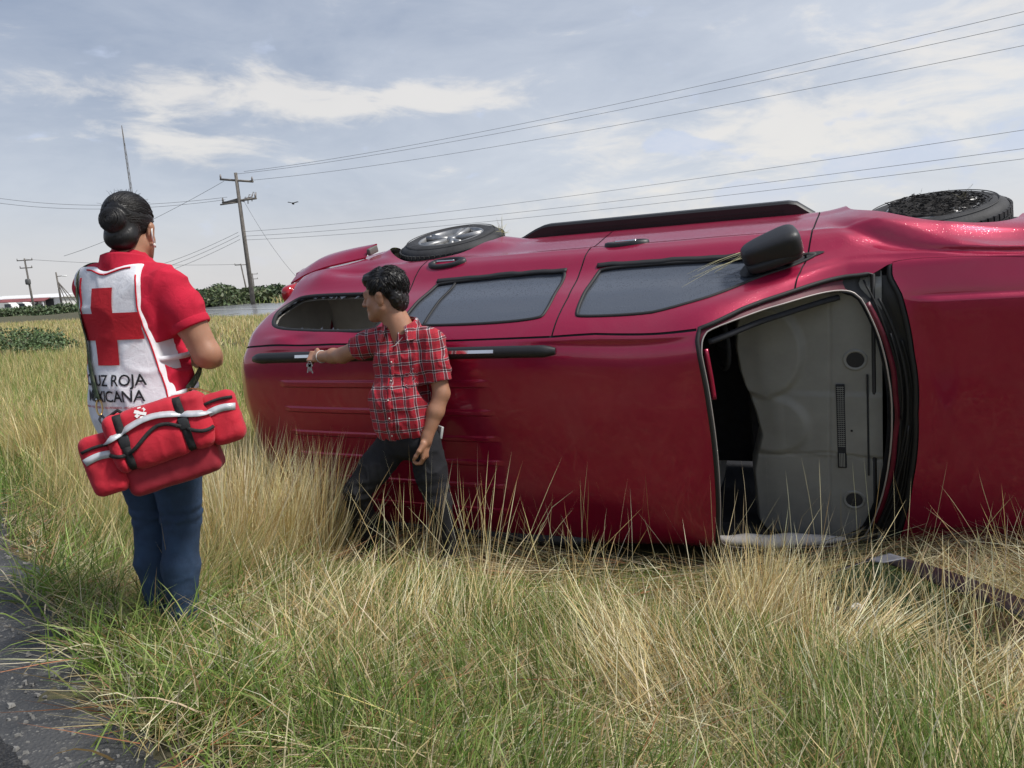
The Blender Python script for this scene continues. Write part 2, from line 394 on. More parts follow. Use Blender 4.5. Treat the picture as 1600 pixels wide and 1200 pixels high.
def surf(u,s):
    u=np.asarray(u,float).ravel();s=np.asarray(s,float).ravel();a=np.abs(s)
    K=len(SK)
    G=pch(SU,NET.reshape(len(SU),-1),u).reshape(len(u),K,2)
    # cubic along s per point : catmull non-uniform
    i=np.clip(np.searchsorted(SK,a)-1,0,K-2)
    n=np.arange(len(u));X=SK
    h=X[i+1]-X[i];t=((a-X[i])/h)[:,None]
    def slope(k):
        kk=np.clip(k,1,K-2)
        d0=(G[n,kk]-G[n,kk-1])/(X[kk]-X[kk-1])[:,None];d1=(G[n,kk+1]-G[n,kk])/(X[kk+1]-X[kk])[:,None]
        w0=(X[kk+1]-X[kk])[:,None];w1=(X[kk]-X[kk-1])[:,None]
        m=(d0*w0+d1*w1)/(w0+w1)
        dK=(G[n,K-1]-G[n,K-2])/(X[K-1]-X[K-2])
        m=np.where((k==K-1)[:,None],dK,m)
        d00=(G[n,1]-G[n,0])/(X[1]-X[0])
        m=np.where((k==0)[:,None],np.stack([d00[:,0],0*d00[:,0]],1),m)
        return m
    h=h[:,None]
    p=(2*t**3-3*t**2+1)*G[n,i]+(t**3-2*t**2+t)*h*slope(i)+(-2*t**3+3*t**2)*G[n,i+1]+(t**3-t**2)*h*slope(i+1)
    y=p[:,0];z=p[:,1]
    bul=pch([-4.3,-4.1,-3.6,-1.9,-1.35,-1.15,-.45,-.2,.3,.9],np.array([-.06,-.04,0,0,.05,.07,.20,.18,.1,.08])[:,None],u)[:,0]
    x=u+bul*(1-np.clip(y/.72,0,1)**2)
    y=y*np.where(s<0,-(1+(.15+.10*np.clip((1.2-np.abs(s))/.3,0,1))*np.clip((u+1.15)/.6,0,1)-.05*np.clip((u+.3)/1.2,0,1)),1)
    return np.stack([x,y,z],1)
_MN = [[0.90478, -0.13957, -0.40236], [-0.42557, -0.26037, -0.86666], [0.0162, 0.95537, -0.29498]]
CARM = Matrix([(*_MN[0], 2.7125), (*_MN[1], 5.1003), (*_MN[2], 1.3214), (0, 0, 0, 1)])
_CR = np.array(_MN)
def car_pt(x, y, z): return CARM @ Vector((x, y, z))

RIBS = (.424, .265, .09, -.075, -.24, -.41)
def hood_line(u): return np.interp(u, [-.26, -.236, -.18, -.115, .05, .322, .6, .9], [.80, .843, .877, .892, .877, .776, .74, .71])
def crease(u): return np.interp(u, [-.7, -.63, -.416, -.244, .05, .32, .9], [1.75, 1.6, 1.32, 1.20, 1.02, .93, .90])
def disp(u, s):
    """panel relief along the normal: pressed roof ribs, hood step, flared arches, crash dents"""
    d = np.zeros_like(u)
    for k, c in enumerate(RIBS):
        a = sst(u, -3.80, -3.74)*(1-sst(u, -2.36, -2.28))
        q = np.abs(s-c)
        d += .010*a*(1-sst(q, .010, .022))
    # hood dome
    d += .016*sst(u, -.26, -.10)*(1-sst(np.abs(s), .545, .575))
    # front arch flare
    e = s - crease(u)
    fl = sst(u, -.62, -.28)*(1-sst(u, .45, .8))*(s > .6)
    d += .045*fl*sst(e, .02, .20)*(1-sst(u, .0, .35)) - .018*fl*(sst(e, -.10, .02)*(1-sst(e, .02, .12)))
    d -= .10*sst(u, -.50, .25)*sst(s, 1.0, 1.35)
    # rear arch flare
    fr = sst(u, -3.60, -3.38)*(1-sst(u, -2.72, -2.45))*(s > .6)
    d += .035*fr*sst(s, 1.52, 1.72)
    # dents in the rear quarter
    rear = (1-sst(u, -3.15, -2.9))*(s > .6)
    P = np.stack([u*2.6+3, s*3.6, 0*u], -1)
    d += rear*(.022*vnoise(P)+.010*vnoise(P*2.3+4))*sst(s, 1.18, 1.4)
    d += rear*.012*vnoise(P*1.9+9)*(1-sst(s, .70, .78))*sst(s, .60, .66)
    d -= .035*np.exp(-((u+3.20)/.16)**2-((s-1.55)/.10)**2)*(s > 0)
    d -= .030*np.exp(-((u+3.62)/.20)**2-((s-1.38)/.06)**2)*(s > 0)
    d += .020*np.exp(-((u+3.45)/.22)**2-((s-1.52)/.07)**2)*(s > 0)
    # crumple just above the left rail
    d -= .022*np.exp(-((u+3.62)/.12)**2-((s-.70)/.035)**2)*(s > 0)
    d += .014*np.exp(-((u+3.80)/.16)**2-((s-.695)/.03)**2)*(s > 0)
    # gentle oil-canning of the roof skin
    rf = (np.abs(s) < .62)*(u < -1.15)
    P = np.stack([u*1.3, s*2.1, 0*u+2], -1)
    d += rf*.006*vnoise(P) - .016*np.exp(-((u+1.75)/.16)**2-((s+.45)/.11)**2) - .010*np.exp(-((u+1.95)/.25)**2-((s-.25)/.16)**2)
    # shallow body line along the doors
    d += .006*(1-sst(np.abs(s-1.42), .0, .05))*(u < -.3)
    return d
def S3(u, s, off=0., raw=False):
    u = np.atleast_1d(np.asarray(u, float)); s = np.atleast_1d(np.asarray(s, float)); u, s = np.broadcast_arrays(u, s); sh = u.shape
    u = u.ravel(); s = s.ravel()
    h = 2e-3
    def base(u, s):
        p = surf(u, s)
        if raw: return p
        a = surf(u+h, s)-surf(u-h, s); b = surf(u, s+h)-surf(u, s-h)
        n = np.cross(a, b); n /= np.linalg.norm(n, axis=1)[:, None]+1e-12
        return p + n*disp(u, s)[:, None]
    p = base(u, s); a = base(u+h, s)-base(u-h, s); b = base(u, s+h)-base(u, s-h)
    n = np.cross(a, b); n /= np.linalg.norm(n, axis=1)[:, None]+1e-12
    o = off if not hasattr(off, '__len__') else np.asarray(off).ravel()[:, None]
    return (p+n*o).reshape(sh+(3,)), n.reshape(sh+(3,))

# ---- materials
m_paint, T, B = material('red_metallic_paint')
o_ = T.coord()
fl = T.node('ShaderNodeTexVoronoi'); fl.inputs['Scale'].default_value = 900; T.l.new(o_, fl.inputs['Vector'])
dust = T.ss(T.noise(o_, 2.0, 6, .6, .5), .42, .75)
T.l.new(T.mix(T.m('MULTIPLY', dust, .10), (.37, .004, .048), (.42, .20, .22)), B.inputs['Base Color'])
B.inputs['Metallic'].default_value = .45
T.l.new(T.ramp(T.noise(o_, 3.1, 6, .6), .3, .7, .30, .42), B.inputs['Roughness'])
B.inputs['Coat Weight'].default_value = .9
T.l.new(T.ramp(T.noise(o_, 4.0, 5, .6), .35, .7, .03, .14), B.inputs['Coat Roughness'])
# rain beads: only where water would stay (faces turned to the sky)
vd = T.node('ShaderNodeTexVoronoi'); vd.inputs['Scale'].default_value = 75; T.l.new(o_, vd.inputs['Vector'])
vd2 = T.node('ShaderNodeTexVoronoi'); vd2.inputs['Scale'].default_value = 140; T.l.new(o_, vd2.inputs['Vector'])
rnd = T.sep(vd.outputs['Color'])[0]
bead = T.m('MULTIPLY', T.ss(vd.outputs['Distance'], .34, .12), T.m('GREATER_THAN', rnd, .45))
bead2 = T.m('MULTIPLY', T.ss(vd2.outputs['Distance'], .34, .14), T.m('GREATER_THAN', T.sep(vd2.outputs['Color'])[0], .55))
hgt = T.m('ADD', bead, T.m('MULTIPLY', bead2, .5))
geo = T.node('ShaderNodeNewGeometry'); upz = T.sep(geo.outputs['Normal'])[2]
hgt = T.m('MULTIPLY', hgt, T.ss(upz, .25, .7))
T.l.new(T.bump(hgt, .22, .003), B.inputs['Coat Normal'])
T.l.new(T.bump(T.m('ADD', hgt, T.m('MULTIPLY', T.noise(o_, 400, 2), .04)), .15, .003), B.inputs['Normal'])
m_black = simple('black_plastic', (.018, .018, .020), .48, bumps=.15)
m_rubber = simple('black_rubber', (.014, .014, .015), .62, bumps=.2)
m_tyre = simple('tyre_rubber', (.028, .028, .030), .72, noise=.4, nscale=12, bumps=.4, bscale=90)
m_chrome = simple('chrome_trim', (.75, .75, .76), .12, 1.)
m_alloy = simple('alloy_rim', (.30, .30, .30), .42, .7, noise=.25)
m_trim = simple('beige_trim', (.50, .48, .44), .75, noise=.12, nscale=6, bumps=.25, bscale=300)
m_dark = simple('dark_interior', (.020, .021, .026), .8, noise=.3)
m_dash = simple('grey_dashboard', (.27, .27, .257), .62, noise=.12, nscale=5, bumps=.5, bscale=420)
m_dash2 = simple('grey_dashboard_pad', (.28, .28, .267), .66, noise=.10, nscale=4, bumps=.5, bscale=420)
m_fabric = simple('grey_seat_cloth', (.13, .13, .135), .9, noise=.2)
m_lamp = simple('red_tail_lens', (.35, .008, .015), .12, coat=.6)
m_flange = simple('maroon_primer', (.11, .004, .018), .45, noise=.3)
m_white = simple('white_cloth', (.62, .58, .55), .9, noise=.08)
def glass(name, tint, rough=.03, wet=True):
    m, T, B = material(name)
    B.inputs['Base Color'].default_value = (*tint, 1); B.inputs['Roughness'].default_value = rough
    B.inputs['IOR'].default_value = 1.5; B.inputs['Specular IOR Level'].default_value = .9
    o_ = T.coord()
    vd = T.node('ShaderNodeTexVoronoi'); vd.inputs['Scale'].default_value = 70; T.l.new(o_, vd.inputs['Vector'])
    bead = T.m('MULTIPLY', T.ss(vd.outputs['Distance'], .36, .12), T.m('GREATER_THAN', T.sep(vd.outputs['Color'])[0], .35))
    v3 = T.node('ShaderNodeTexVoronoi'); v3.inputs['Scale'].default_value = 130; T.l.new(o_, v3.inputs['Vector'])
    bead = T.m('ADD', bead, T.m('MULTIPLY', T.ss(v3.outputs['Distance'], .36, .12), T.m('GREATER_THAN', T.sep(v3.outputs['Color'])[0], .5)))
    if wet: T.l.new(T.bump(bead, .35, .003), B.inputs['Normal'])
    return m
m_glass = glass('tinted_wet_glass', (.075, .085, .105), .08)  # base colour raised to a blue-grey that carries the reflected sky

suv = thing('wrecked_suv', 'dark red SUV overturned onto its right side in the grass, roof towards us, windshield gone', 'car', mat=CARM)

# ---- panel polygons in (u, s)
ROOF_S = .655
def roof_line(u): return np.interp(u, [-4.25, -4.07, -3.45, -1.9, -1.67, -1.44, -1.16], [.67, .665, .648, .655, .668, .66, .650])
bseam = [(-1.875, 2.06), (-1.875, 1.605), (-1.892, 1.322), (-1.9, 1.211), (-1.885, .95), (-1.905, .655)]
fseam = [(-.62, 2.06), (-.63, 1.605), (-.639, 1.331), (-.647, 1.237), (-.673, .972), (-.70, .684)]
rseam = [(-2.60, 2.06), (-2.72, 1.86), (-2.93, 1.72), (-3.0, 1.62), (-3.035, 1.32), (-3.05, 1.22), (-2.99, 1.0), (-2.955, .80), (-2.95, .650)]
WO = [(-1.155, .60), (-1.14, .655), (-.94, .682), (-.70, .682), (-.41, .682), (-.34, .692), (-.315, .715)]     # windshield outline, left half
def hood_edge(s): return np.interp(np.abs(s), [0, .3, .58, .70, .80], [-.322, -.300, -.248, -.250, -.250])
OP = [(-1.142, .55), (-1.13, .61), (-1.09, .648), (-.83, .640), (-.57, .630), (-.46, .61), (-.435, .56)]
def op_low(s): return np.interp(np.abs(s), [0, .2, .4, .55], [-.452, -.448, -.436, -.433])
windows = {
 'front_window': [(-1.80, .80), (-1.80, 1.0), (-1.79, 1.20), (-1.76, 1.232), (-1.39, 1.236), (-1.0, 1.236), (-.63, 1.22), (-.605, 1.197), (-.68, 1.137), (-.98, .93), (-1.317, .80), (-1.5, .785), (-1.77, .782)],
 'rear_window': [(-2.91, .80), (-2.89, .95), (-2.86, 1.18), (-2.83, 1.20), (-2.4, 1.222), (-2.01, 1.234), (-1.985, 1.2), (-1.975, .95), (-1.985, .81), (-2.01, .785), (-2.2, .766), (-2.57, .764), (-2.88, .775)],
 'quarter': [(-3.98, .88), (-4.035, 1.0), (-4.03, 1.10), (-3.98, 1.17), (-3.90, 1.19), (-3.376, 1.155), (-3.19, 1.145), (-3.10, 1.12), (-3.065, 1.02), (-3.05, .90), (-3.06, .80), (-3.10, .755), (-3.2, .742), (-3.5, .757), (-3.8, .79), (-3.92, .825)]}
def dens(P, step=.025, closed=False):
    P = [np.array(p, float) for p in P]; out = []
    n = len(P) if closed else len(P)-1
    for i in range(n):
        a, b = P[i], P[(i+1) % len(P)]; k = max(1, int(np.ceil(np.linalg.norm(b-a)/step)))
        out += [a+(b-a)*t/k for t in range(k)]
    if not closed: out.append(P[-1])
    return np.array(out)
def chaikin(P, closed, it=2):
    P = np.array(P, float)
    for _ in range(it):
        Q = np.roll(P, -1, 0) if closed else P[1:]
        A = P if closed else P[:-1]
        N = np.empty((2*len(A), 2)); N[0::2] = A*.75+Q*.25; N[1::2] = A*.25+Q*.75
        P = N if closed else np.vstack([P[:1], N, P[-1:]])
    return P
def inpoly(poly, X, Y):
    x0, y0 = poly[:, 0], poly[:, 1]; x1, y1 = np.roll(x0, -1), np.roll(y0, -1)
    ins = np.zeros(len(X), bool)
    for a, b, c, d_ in zip(x0, y0, x1, y1):
        if b == d_: continue
        t = ((b > Y) != (d_ > Y)) & (X < (c-a)*(Y-b)/(d_-b)+a)
        ins ^= t
    return ins
def buffer_line(P, r):
    P = np.array(P, float); t = np.gradient(P, axis=0); t /= np.linalg.norm(t, axis=1)[:, None]
    n = np.stack([-t[:, 1], t[:, 0]], 1)
    return np.vstack([P+n*r, (P-n*r)[::-1]])
win = {k: dens(chaikin(v, True, 2), .03, True) for k, v in windows.items()}
ul = np.linspace(-4.215, -1.155, 90)
roof_curve = np.stack([ul, roof_line(ul)], 1)
hl = np.linspace(-.25, .94, 45)
hood_curve = np.stack([hl, hood_line(hl)], 1)
he = np.linspace(.80, -.80, 61); hood_back = np.stack([hood_edge(he), he], 1)
half = dens(WO, .03); header = np.array([(-1.156, s) for s in np.linspace(.58, -.58, 24)])
ws_out = np.vstack([header[::-1], half, [(-.275, .77)], hood_back, [(-.275, -.77)], half[::-1]*[1, -1]])
hop = dens(chaikin(OP, False, 2), .03)
ol = np.linspace(.53, -.53, 30)
ws_in = np.vstack([[(-1.145, s) for s in np.linspace(-.53, .53, 24)], hop, np.stack([op_low(ol), ol], 1), hop[::-1]*[1, -1]])
G_ = .0044
seams = {'b': dens(bseam), 'f': dens(fseam), 'r': dens(chaikin(rseam, False, 2)), 'roof': roof_curve, 'hood': hood_curve,
         'hoodr': hood_curve*[1, -1], 'roofr': roof_curve*[1, -1]}
gaps = {k: buffer_line(v, G_*(1.5 if k in ('roof', 'roofr') else 1)) for k, v in seams.items()}
# wheel arches
def s_of_z(u, z):
    ss_ = np.linspace(1.25, 2.05, 81); zz = surf(np.full(81, u), ss_)[:, 2]; return np.interp(-z, -zz, ss_)
WX = (-.045, -3.10); WR = .375
arches = []
for cx_ in (WX[0], WX[1]):
    q = np.linspace(R(-8), R(188), 40); P_ = [(cx_+.445*math.cos(a), .40+.445*math.sin(a)) for a in q]
    pol = np.array([(a, min(s_of_z(a, b), 2.045)) for a, b in P_]); arches.append(np.vstack([pol, [(pol[-1][0], 2.05), (pol[0][0], 2.05)]]))
def clip_s(P): return np.clip(P, [-4.21, -2.05], [.94, 2.05])
# ---- constrained triangulation
pv, pe = [], []
def add_poly(P, closed=True):
    P = clip_s(P); n0 = len(pv); pv.extend(map(tuple, P)); n = len(P)
    pe.extend([(n0+i, n0+(i+1) % n) for i in range(n if closed else n-1)])
add_poly(dens([(-4.21, -2.05), (.94, -2.05), (.94, 2.05), (-4.21, 2.05)], .05, True))
for P_ in win.values(): add_poly(P_)
for P_ in gaps.values(): add_poly(P_)
add_poly(ws_out); add_poly(ws_in)
for P_ in arches: add_poly(P_)
gu = np.arange(-4.19, .93, .032)
gs = [s for s in np.arange(-2.03, 2.04, .034) if min(abs(s-c) for c in RIBS) > .03 and abs(abs(s)-.56) > .025]
for c in RIBS: gs += [c-.024, c-.017, c-.009, c, c+.009, c+.017, c+.024]
gs += [.54, .552, .565, .58, -.54, -.552, -.565, -.58]
gU, gS = np.meshgrid(gu, np.array(sorted(gs)), indexing='ij')
gp = np.stack([gU.ravel(), gS.ravel()], 1)
allb = np.array(pv); keep = np.ones(len(gp), bool)
for i0 in range(0, len(gp), 4000):
    q = gp[i0:i0+4000]; dmin = np.sqrt(((q[:, None]-allb[None])**2).sum(-1)).min(1); keep[i0:i0+4000] = dmin > .008
gp = gp[keep]
vin = [Vector(p) for p in pv]+[Vector(p) for p in gp.tolist()]
ov, oe, of, *_ = geometry.delaunay_2d_cdt(vin, pe, [], 0, 1e-6)
UV = np.array([tuple(v) for v in ov]); TR = np.array([t for t in of if len(t) == 3])
cu, cs = UV[TR].mean(1).T
in_gap = np.zeros(len(TR), bool)
for P_ in gaps.values(): in_gap |= inpoly(clip_s(P_), cu, cs)
in_ws = inpoly(clip_s(ws_out), cu, cs); in_op = inpoly(ws_in, cu, cs)
in_w = {k: inpoly(P_, cu, cs) for k, P_ in win.items()}
in_arch = np.zeros(len(TR), bool)
for P_ in arches: in_arch |= inpoly(clip_s(P_), cu, cs)
P3, N3 = S3(UV[:, 0], UV[:, 1])
a_ = np.abs(cs)
def ucurve(P, s): o = np.argsort(P[:, 1]); return np.interp(s, P[o, 1], P[o, 0])
uf, ub = ucurve(seams['f'], cs), ucurve(seams['b'], cs)
# rear seam is a function u(s) too
ur = ucurve(seams['r'], cs)
is_hood = (a_ < np.interp(cu, hood_curve[:, 0], hood_curve[:, 1])) & (cu > hood_edge(cs)) & ~in_ws & (cu > -.33)
is_roof = (a_ < roof_line(cu)) & (cu < -1.12) & ~in_ws
left = (cs > 0) & ~is_hood & ~is_roof & ~in_ws
hole = in_gap | in_arch
for k in in_w: hole |= in_w[k]
reg = {'roof_panel': is_roof, 'hood': is_hood,
 'front_door': left & (cu < uf) & (cu > ub), 'rear_door': left & (cu <= ub) & (cu > ur), 'quarter_panel': left & (cu <= ur),
 'front_fender': left & (cu >= uf), 'right_side_panel': (cs < 0) & ~is_hood & ~is_roof & ~in_ws}
def submesh(name, sel, mat, parent, off=0., pts=None):
    t = TR[sel]; idx, inv_ = np.unique(t, return_inverse=True)
    V = (P3 if pts is None else pts)[idx]+N3[idx]*off
    Fi = inv_.reshape(-1, 3)
    # wind faces outward
    fn = np.cross(V[Fi[:, 1]]-V[Fi[:, 0]], V[Fi[:, 2]]-V[Fi[:, 0]])
    fl_ = (fn*N3[idx][Fi[:, 0]]).sum(1) < 0
    Fi[fl_] = Fi[fl_][:, ::-1]
    o = mesh(name, V, Fi, mat, parent)
    if off == 0. and pts is None and len(o.data.vertices) == len(idx):
        o.data.normals_split_custom_set_from_vertices(N3[idx].tolist())
    return o
panels = {}
for k, sel in reg.items():
    panels[k] = submesh(k, sel & ~hole, m_paint, suv)
structure_sel = ~in_ws & (cu < -.30) & ~in_w['front_window'] & ~in_w['rear_window'] & ~in_w['quarter'] & ~in_arch
submesh('body_structure', structure_sel, m_dark, suv, -.010)
submesh('interior_trim', structure_sel & (cu < -1.3), m_trim, suv, -.045)
# ---- windshield frame, cowl, seals
fw_sel = (~in_ws & (cu >= -.30) & (a_ < .95)) | (in_ws & ~in_op & (cu > -.47))
submesh('firewall', fw_sel, m_dark, suv, -.075)
MB().box((-.33, -.05, .80), (.05, 1.62, .60)).build('bulkhead', m_dark, suv, False)
submesh('windshield_frame', in_ws & ~in_op & (cu < -.47), m_flange, suv, -.012)
cow = in_ws & ~in_op & (cu >= -.50) & (a_ < .70)
cP = P3 + N3*(-.035+.018*vnoise(np.stack([UV[:, 0]*9, UV[:, 1]*5, UV[:, 0]*0], -1)) - .03*sst(np.abs(UV[:, 0]+.36), .06, .0))[:, None]
submesh('cowl_panel', cow, m_black, suv, 0., cP)
def line3(P, off): p, n = S3(np.array(P)[:, 0], np.array(P)[:, 1], off); return p, n
def seal(name, P, r, off, mat, parent=suv, closed=True, flat=None):
    P = np.array(P)
    if closed: P = np.vstack([P, P[:2]])
    p, n = line3(P, off)
    return MB().tube([tuple(a) for a in p], r, 8, not closed, flat).build(name, mat, parent)
ring_side = np.vstack([header, half[:-1]])[:, :]
seal('windshield_seal', ws_out[(ws_out[:, 0] < -.33)][:], .012, -.004, m_rubber, closed=False)
hb = np.stack([hood_edge(he)-.012, he], 1)
seal('hood_seal', hb, .014, -.016, m_rubber, closed=False)
seal('windshield_opening_trim', ws_in, .0042, -.010, simple('silver_edge', (.42, .38, .36), .4, .3), closed=True)
# wiper linkage, washer hose and loose wiring lying in the cowl
cb = MB()
for k in range(4):
    sv = np.linspace(.66-.1*k, -.62+.06*k, 40); uv_ = op_low(sv)+.05+.022*k+.012*vnoise(np.stack([sv*5+k*7, sv*0, sv*0], -1))
    p, n = S3(uv_, sv, -.018-.006*k); cb.tube([tuple(a) for a in p], .0055+.002*(k % 2), 6)
cb.build('cowl_hoses', m_rubber, suv)
for (s0, s1, u0, u1) in ((.40, -.02, -.38, -.405), (-.05, -.52, -.37, -.40)):
    sv = np.linspace(s0, s1, 14); p, n = S3(np.linspace(u0, u1, 14), sv, -.006)
    MB().tube([tuple(a) for a in p], .008, 6, flat=.5).build('wiper_arm', m_black, suv)
# torn strip of maroon metal beside the cowl
sv = np.linspace(.54, -.5, 50); uu = op_low(sv)+.022+.008*vnoise(np.stack([sv*9, sv*0+3, sv*0], -1))
p, n = S3(uu, sv, -.016); MB().ribbon([tuple(a) for a in p], [tuple(a) for a in n], .026, .003).build('cowl_flange', m_flange, suv)

# ---- glass
gsel = in_w['front_window']; submesh('front_window_glass', gsel, m_glass, panels['front_door'], -.010)
gsel = in_w['rear_window']
div = (cu > -2.735) | True
rg = np.interp(cs, [.77, 1.21], [-2.745, -2.725])
submesh('rear_window_glass', gsel & (cu > rg), m_glass, panels['rear_door'], -.010)
submesh('rear_window_glass', gsel & (cu <= rg), m_glass, panels['rear_door'], -.010)
seal('window_seal', win['front_window'], .0105, -.002, m_rubber, panels['front_door'])
seal('window_seal', win['rear_window'], .0105, -.002, m_rubber, panels['rear_door'])
P_ = [(-2.745, .775), (-2.735, 1.0), (-2.725, 1.205)]
seal('window_divider', dens(P_), .009, -.003, m_rubber, panels['rear_door'], False, .6)
# thick belt weatherstrips
for (a, b, s_, par) in ((-1.80, -.95, 1.250, 'front_door'), (-2.86, -1.985, 1.232, 'rear_door')):
    uu = np.linspace(a, b, 50); sv = s_ + .004*vnoise(np.stack([uu*14, uu*0, uu*0], -1)) - (.012*np.clip((-2.3-uu)/.5, 0, 1) if par == 'rear_door' else 0)
    p, n = S3(uu, sv, .001); MB().ribbon([tuple(q) for q in p], [tuple(q) for q in n], .030, .009).build('belt_weatherstrip', m_rubber, panels[par])
# broken quarter window: black gasket, ragged glass teeth left in it
seal('quarter_window_gasket', win['quarter'], .015, -.010, m_rubber, panels['quarter_panel'])
inner = []
cq = win['quarter'].mean(0)
for t in np.linspace(0, 1, 1):
    pass
sh = MB(); W_ = win['quarter']; nW = len(W_)
r_ = np.random.default_rng(5); i = 0
while i < nW-3:
    st_ = int(r_.integers(1, 4)); a, b = W_[i], W_[min(i+st_, nW-1)]
    if r_.random() < .8:
        dpt = r_.uniform(.012, .05); m_ = (a+b)/2; dirn = (cq-m_)/np.linalg.norm(cq-m_)
        c_ = m_+dirn*dpt+r_.normal(0, .006, 2)
        p, n = S3(np.array([a[0], b[0], c_[0]]), np.array([a[1], b[1], c_[1]]), -.012)
        p2 = p - n*.004
        sh.add(list(p)+list(p2), [(0, 1, 2), (5, 4, 3), (0, 3, 4, 1), (1, 4, 5, 2), (2, 5, 3, 0)])
    i += st_
sh_ = sh.build('glass_shards', m_glass, panels['quarter_panel'], False); sh_['kind'] = 'stuff'
# black patch at the mirror corner of the front window
P_ = dens(chaikin([(-.86, 1.06), (-.70, 1.13), (-.665, 1.16), (-.665, 1.225), (-.95, 1.228), (-.99, 1.10), (-.95, 1.03)], True, 2), .03, True)
def patch(name, P_, off, mat, parent, thick=0.):
    v_ = [Vector(p) for p in P_]; e_ = [(i, (i+1) % len(v_)) for i in range(len(v_))]
    mn, mx = P_.min(0), P_.max(0)
    g_ = np.stack(np.meshgrid(np.arange(mn[0], mx[0], .03), np.arange(mn[1], mx[1], .03), indexing='ij'), -1).reshape(-1, 2)
    g_ = g_[inpoly(P_, g_[:, 0], g_[:, 1])]
    a, b, c_, *_ = geometry.delaunay_2d_cdt(v_+[Vector(q) for q in g_.tolist()], e_, [], 0, 1e-6)
    a = np.array([tuple(q) for q in a]); c_ = np.array([t for t in c_ if len(t) == 3]); k = inpoly(P_, *a[c_].mean(1).T); c_ = c_[k]
    p, n = S3(a[:, 0], a[:, 1], off)
    fn = np.cross(p[c_[:, 1]]-p[c_[:, 0]], p[c_[:, 2]]-p[c_[:, 0]]); f_ = (fn*n[c_[:, 0]]).sum(1) < 0; c_[f_] = c_[f_][:, ::-1]
    return mesh(name, p, c_, mat, parent)
patch('mirror_base_plate', P_, .004, m_black, panels['front_door'])
P_ = dens(chaikin([(-.655, 1.165), (-.655, 1.222), (-.60, 1.222), (-.565, 1.205), (-.575, 1.19)], True, 2), .02, True)
patch('fender_corner_trim', P_, .004, m_black, panels['front_fender'])

# ---- roof rails
def rail(sv_, sgn):
    uu = np.linspace(-4.00, -1.875, 60); tt = (uu-uu[0])/(uu[-1]-uu[0])
    ends = sst(tt, 0, .03)*(1-sst(tt, .97, 1.))
    p, n = S3(uu, sgn*(sv_+0*uu), 0.)
    V = []; prof = [(-.034, -.004), (-.031, .026), (-.016, .043), (.016, .043), (.031, .026), (.034, -.004)]
    tg_ = np.gradient(p, axis=0); tg_ /= np.linalg.norm(tg_, axis=1)[:, None]; bb = np.cross(tg_, n)
    for i in range(60):
        for (a, h) in prof: V.append(p[i]+bb[i]*a*(.55+.45*ends[i])+n[i]*(h*(.35+.65*ends[i])))
    k = len(prof); Fc = [[i*k+j, i*k+j+1, (i+1)*k+j+1, (i+1)*k+j] for i in range(59) for j in range(k-1)]+[list(range(k)), list(range(59*k, 60*k))[::-1]]
    o = autosmooth(mesh('roof_rail', V, Fc, m_black, suv), 50)
    uu = np.linspace(-3.60, -2.22, 40); p, n = S3(uu, sgn*(sv_+0*uu), .044)
    V = []
    tg_ = np.gradient(p, axis=0); tg_ /= np.linalg.norm(tg_, axis=1)[:, None]; bb = np.cross(tg_, n)
    for i in range(40):
        for (a, h) in [(-.013, -.003), (-.009, .004), (.009, .004), (.013, -.003)]: V.append(p[i]+bb[i]*a+n[i]*h)
    Fc = [[i*4+j, i*4+j+1, (i+1)*4+j+1, (i+1)*4+j] for i in range(39) for j in range(3)]+[[0, 1, 2, 3], [159, 158, 157, 156]]
    autosmooth(mesh('chrome_insert', V, Fc, m_chrome, o), 50)
rail(.575, 1); rail(.585, -1)

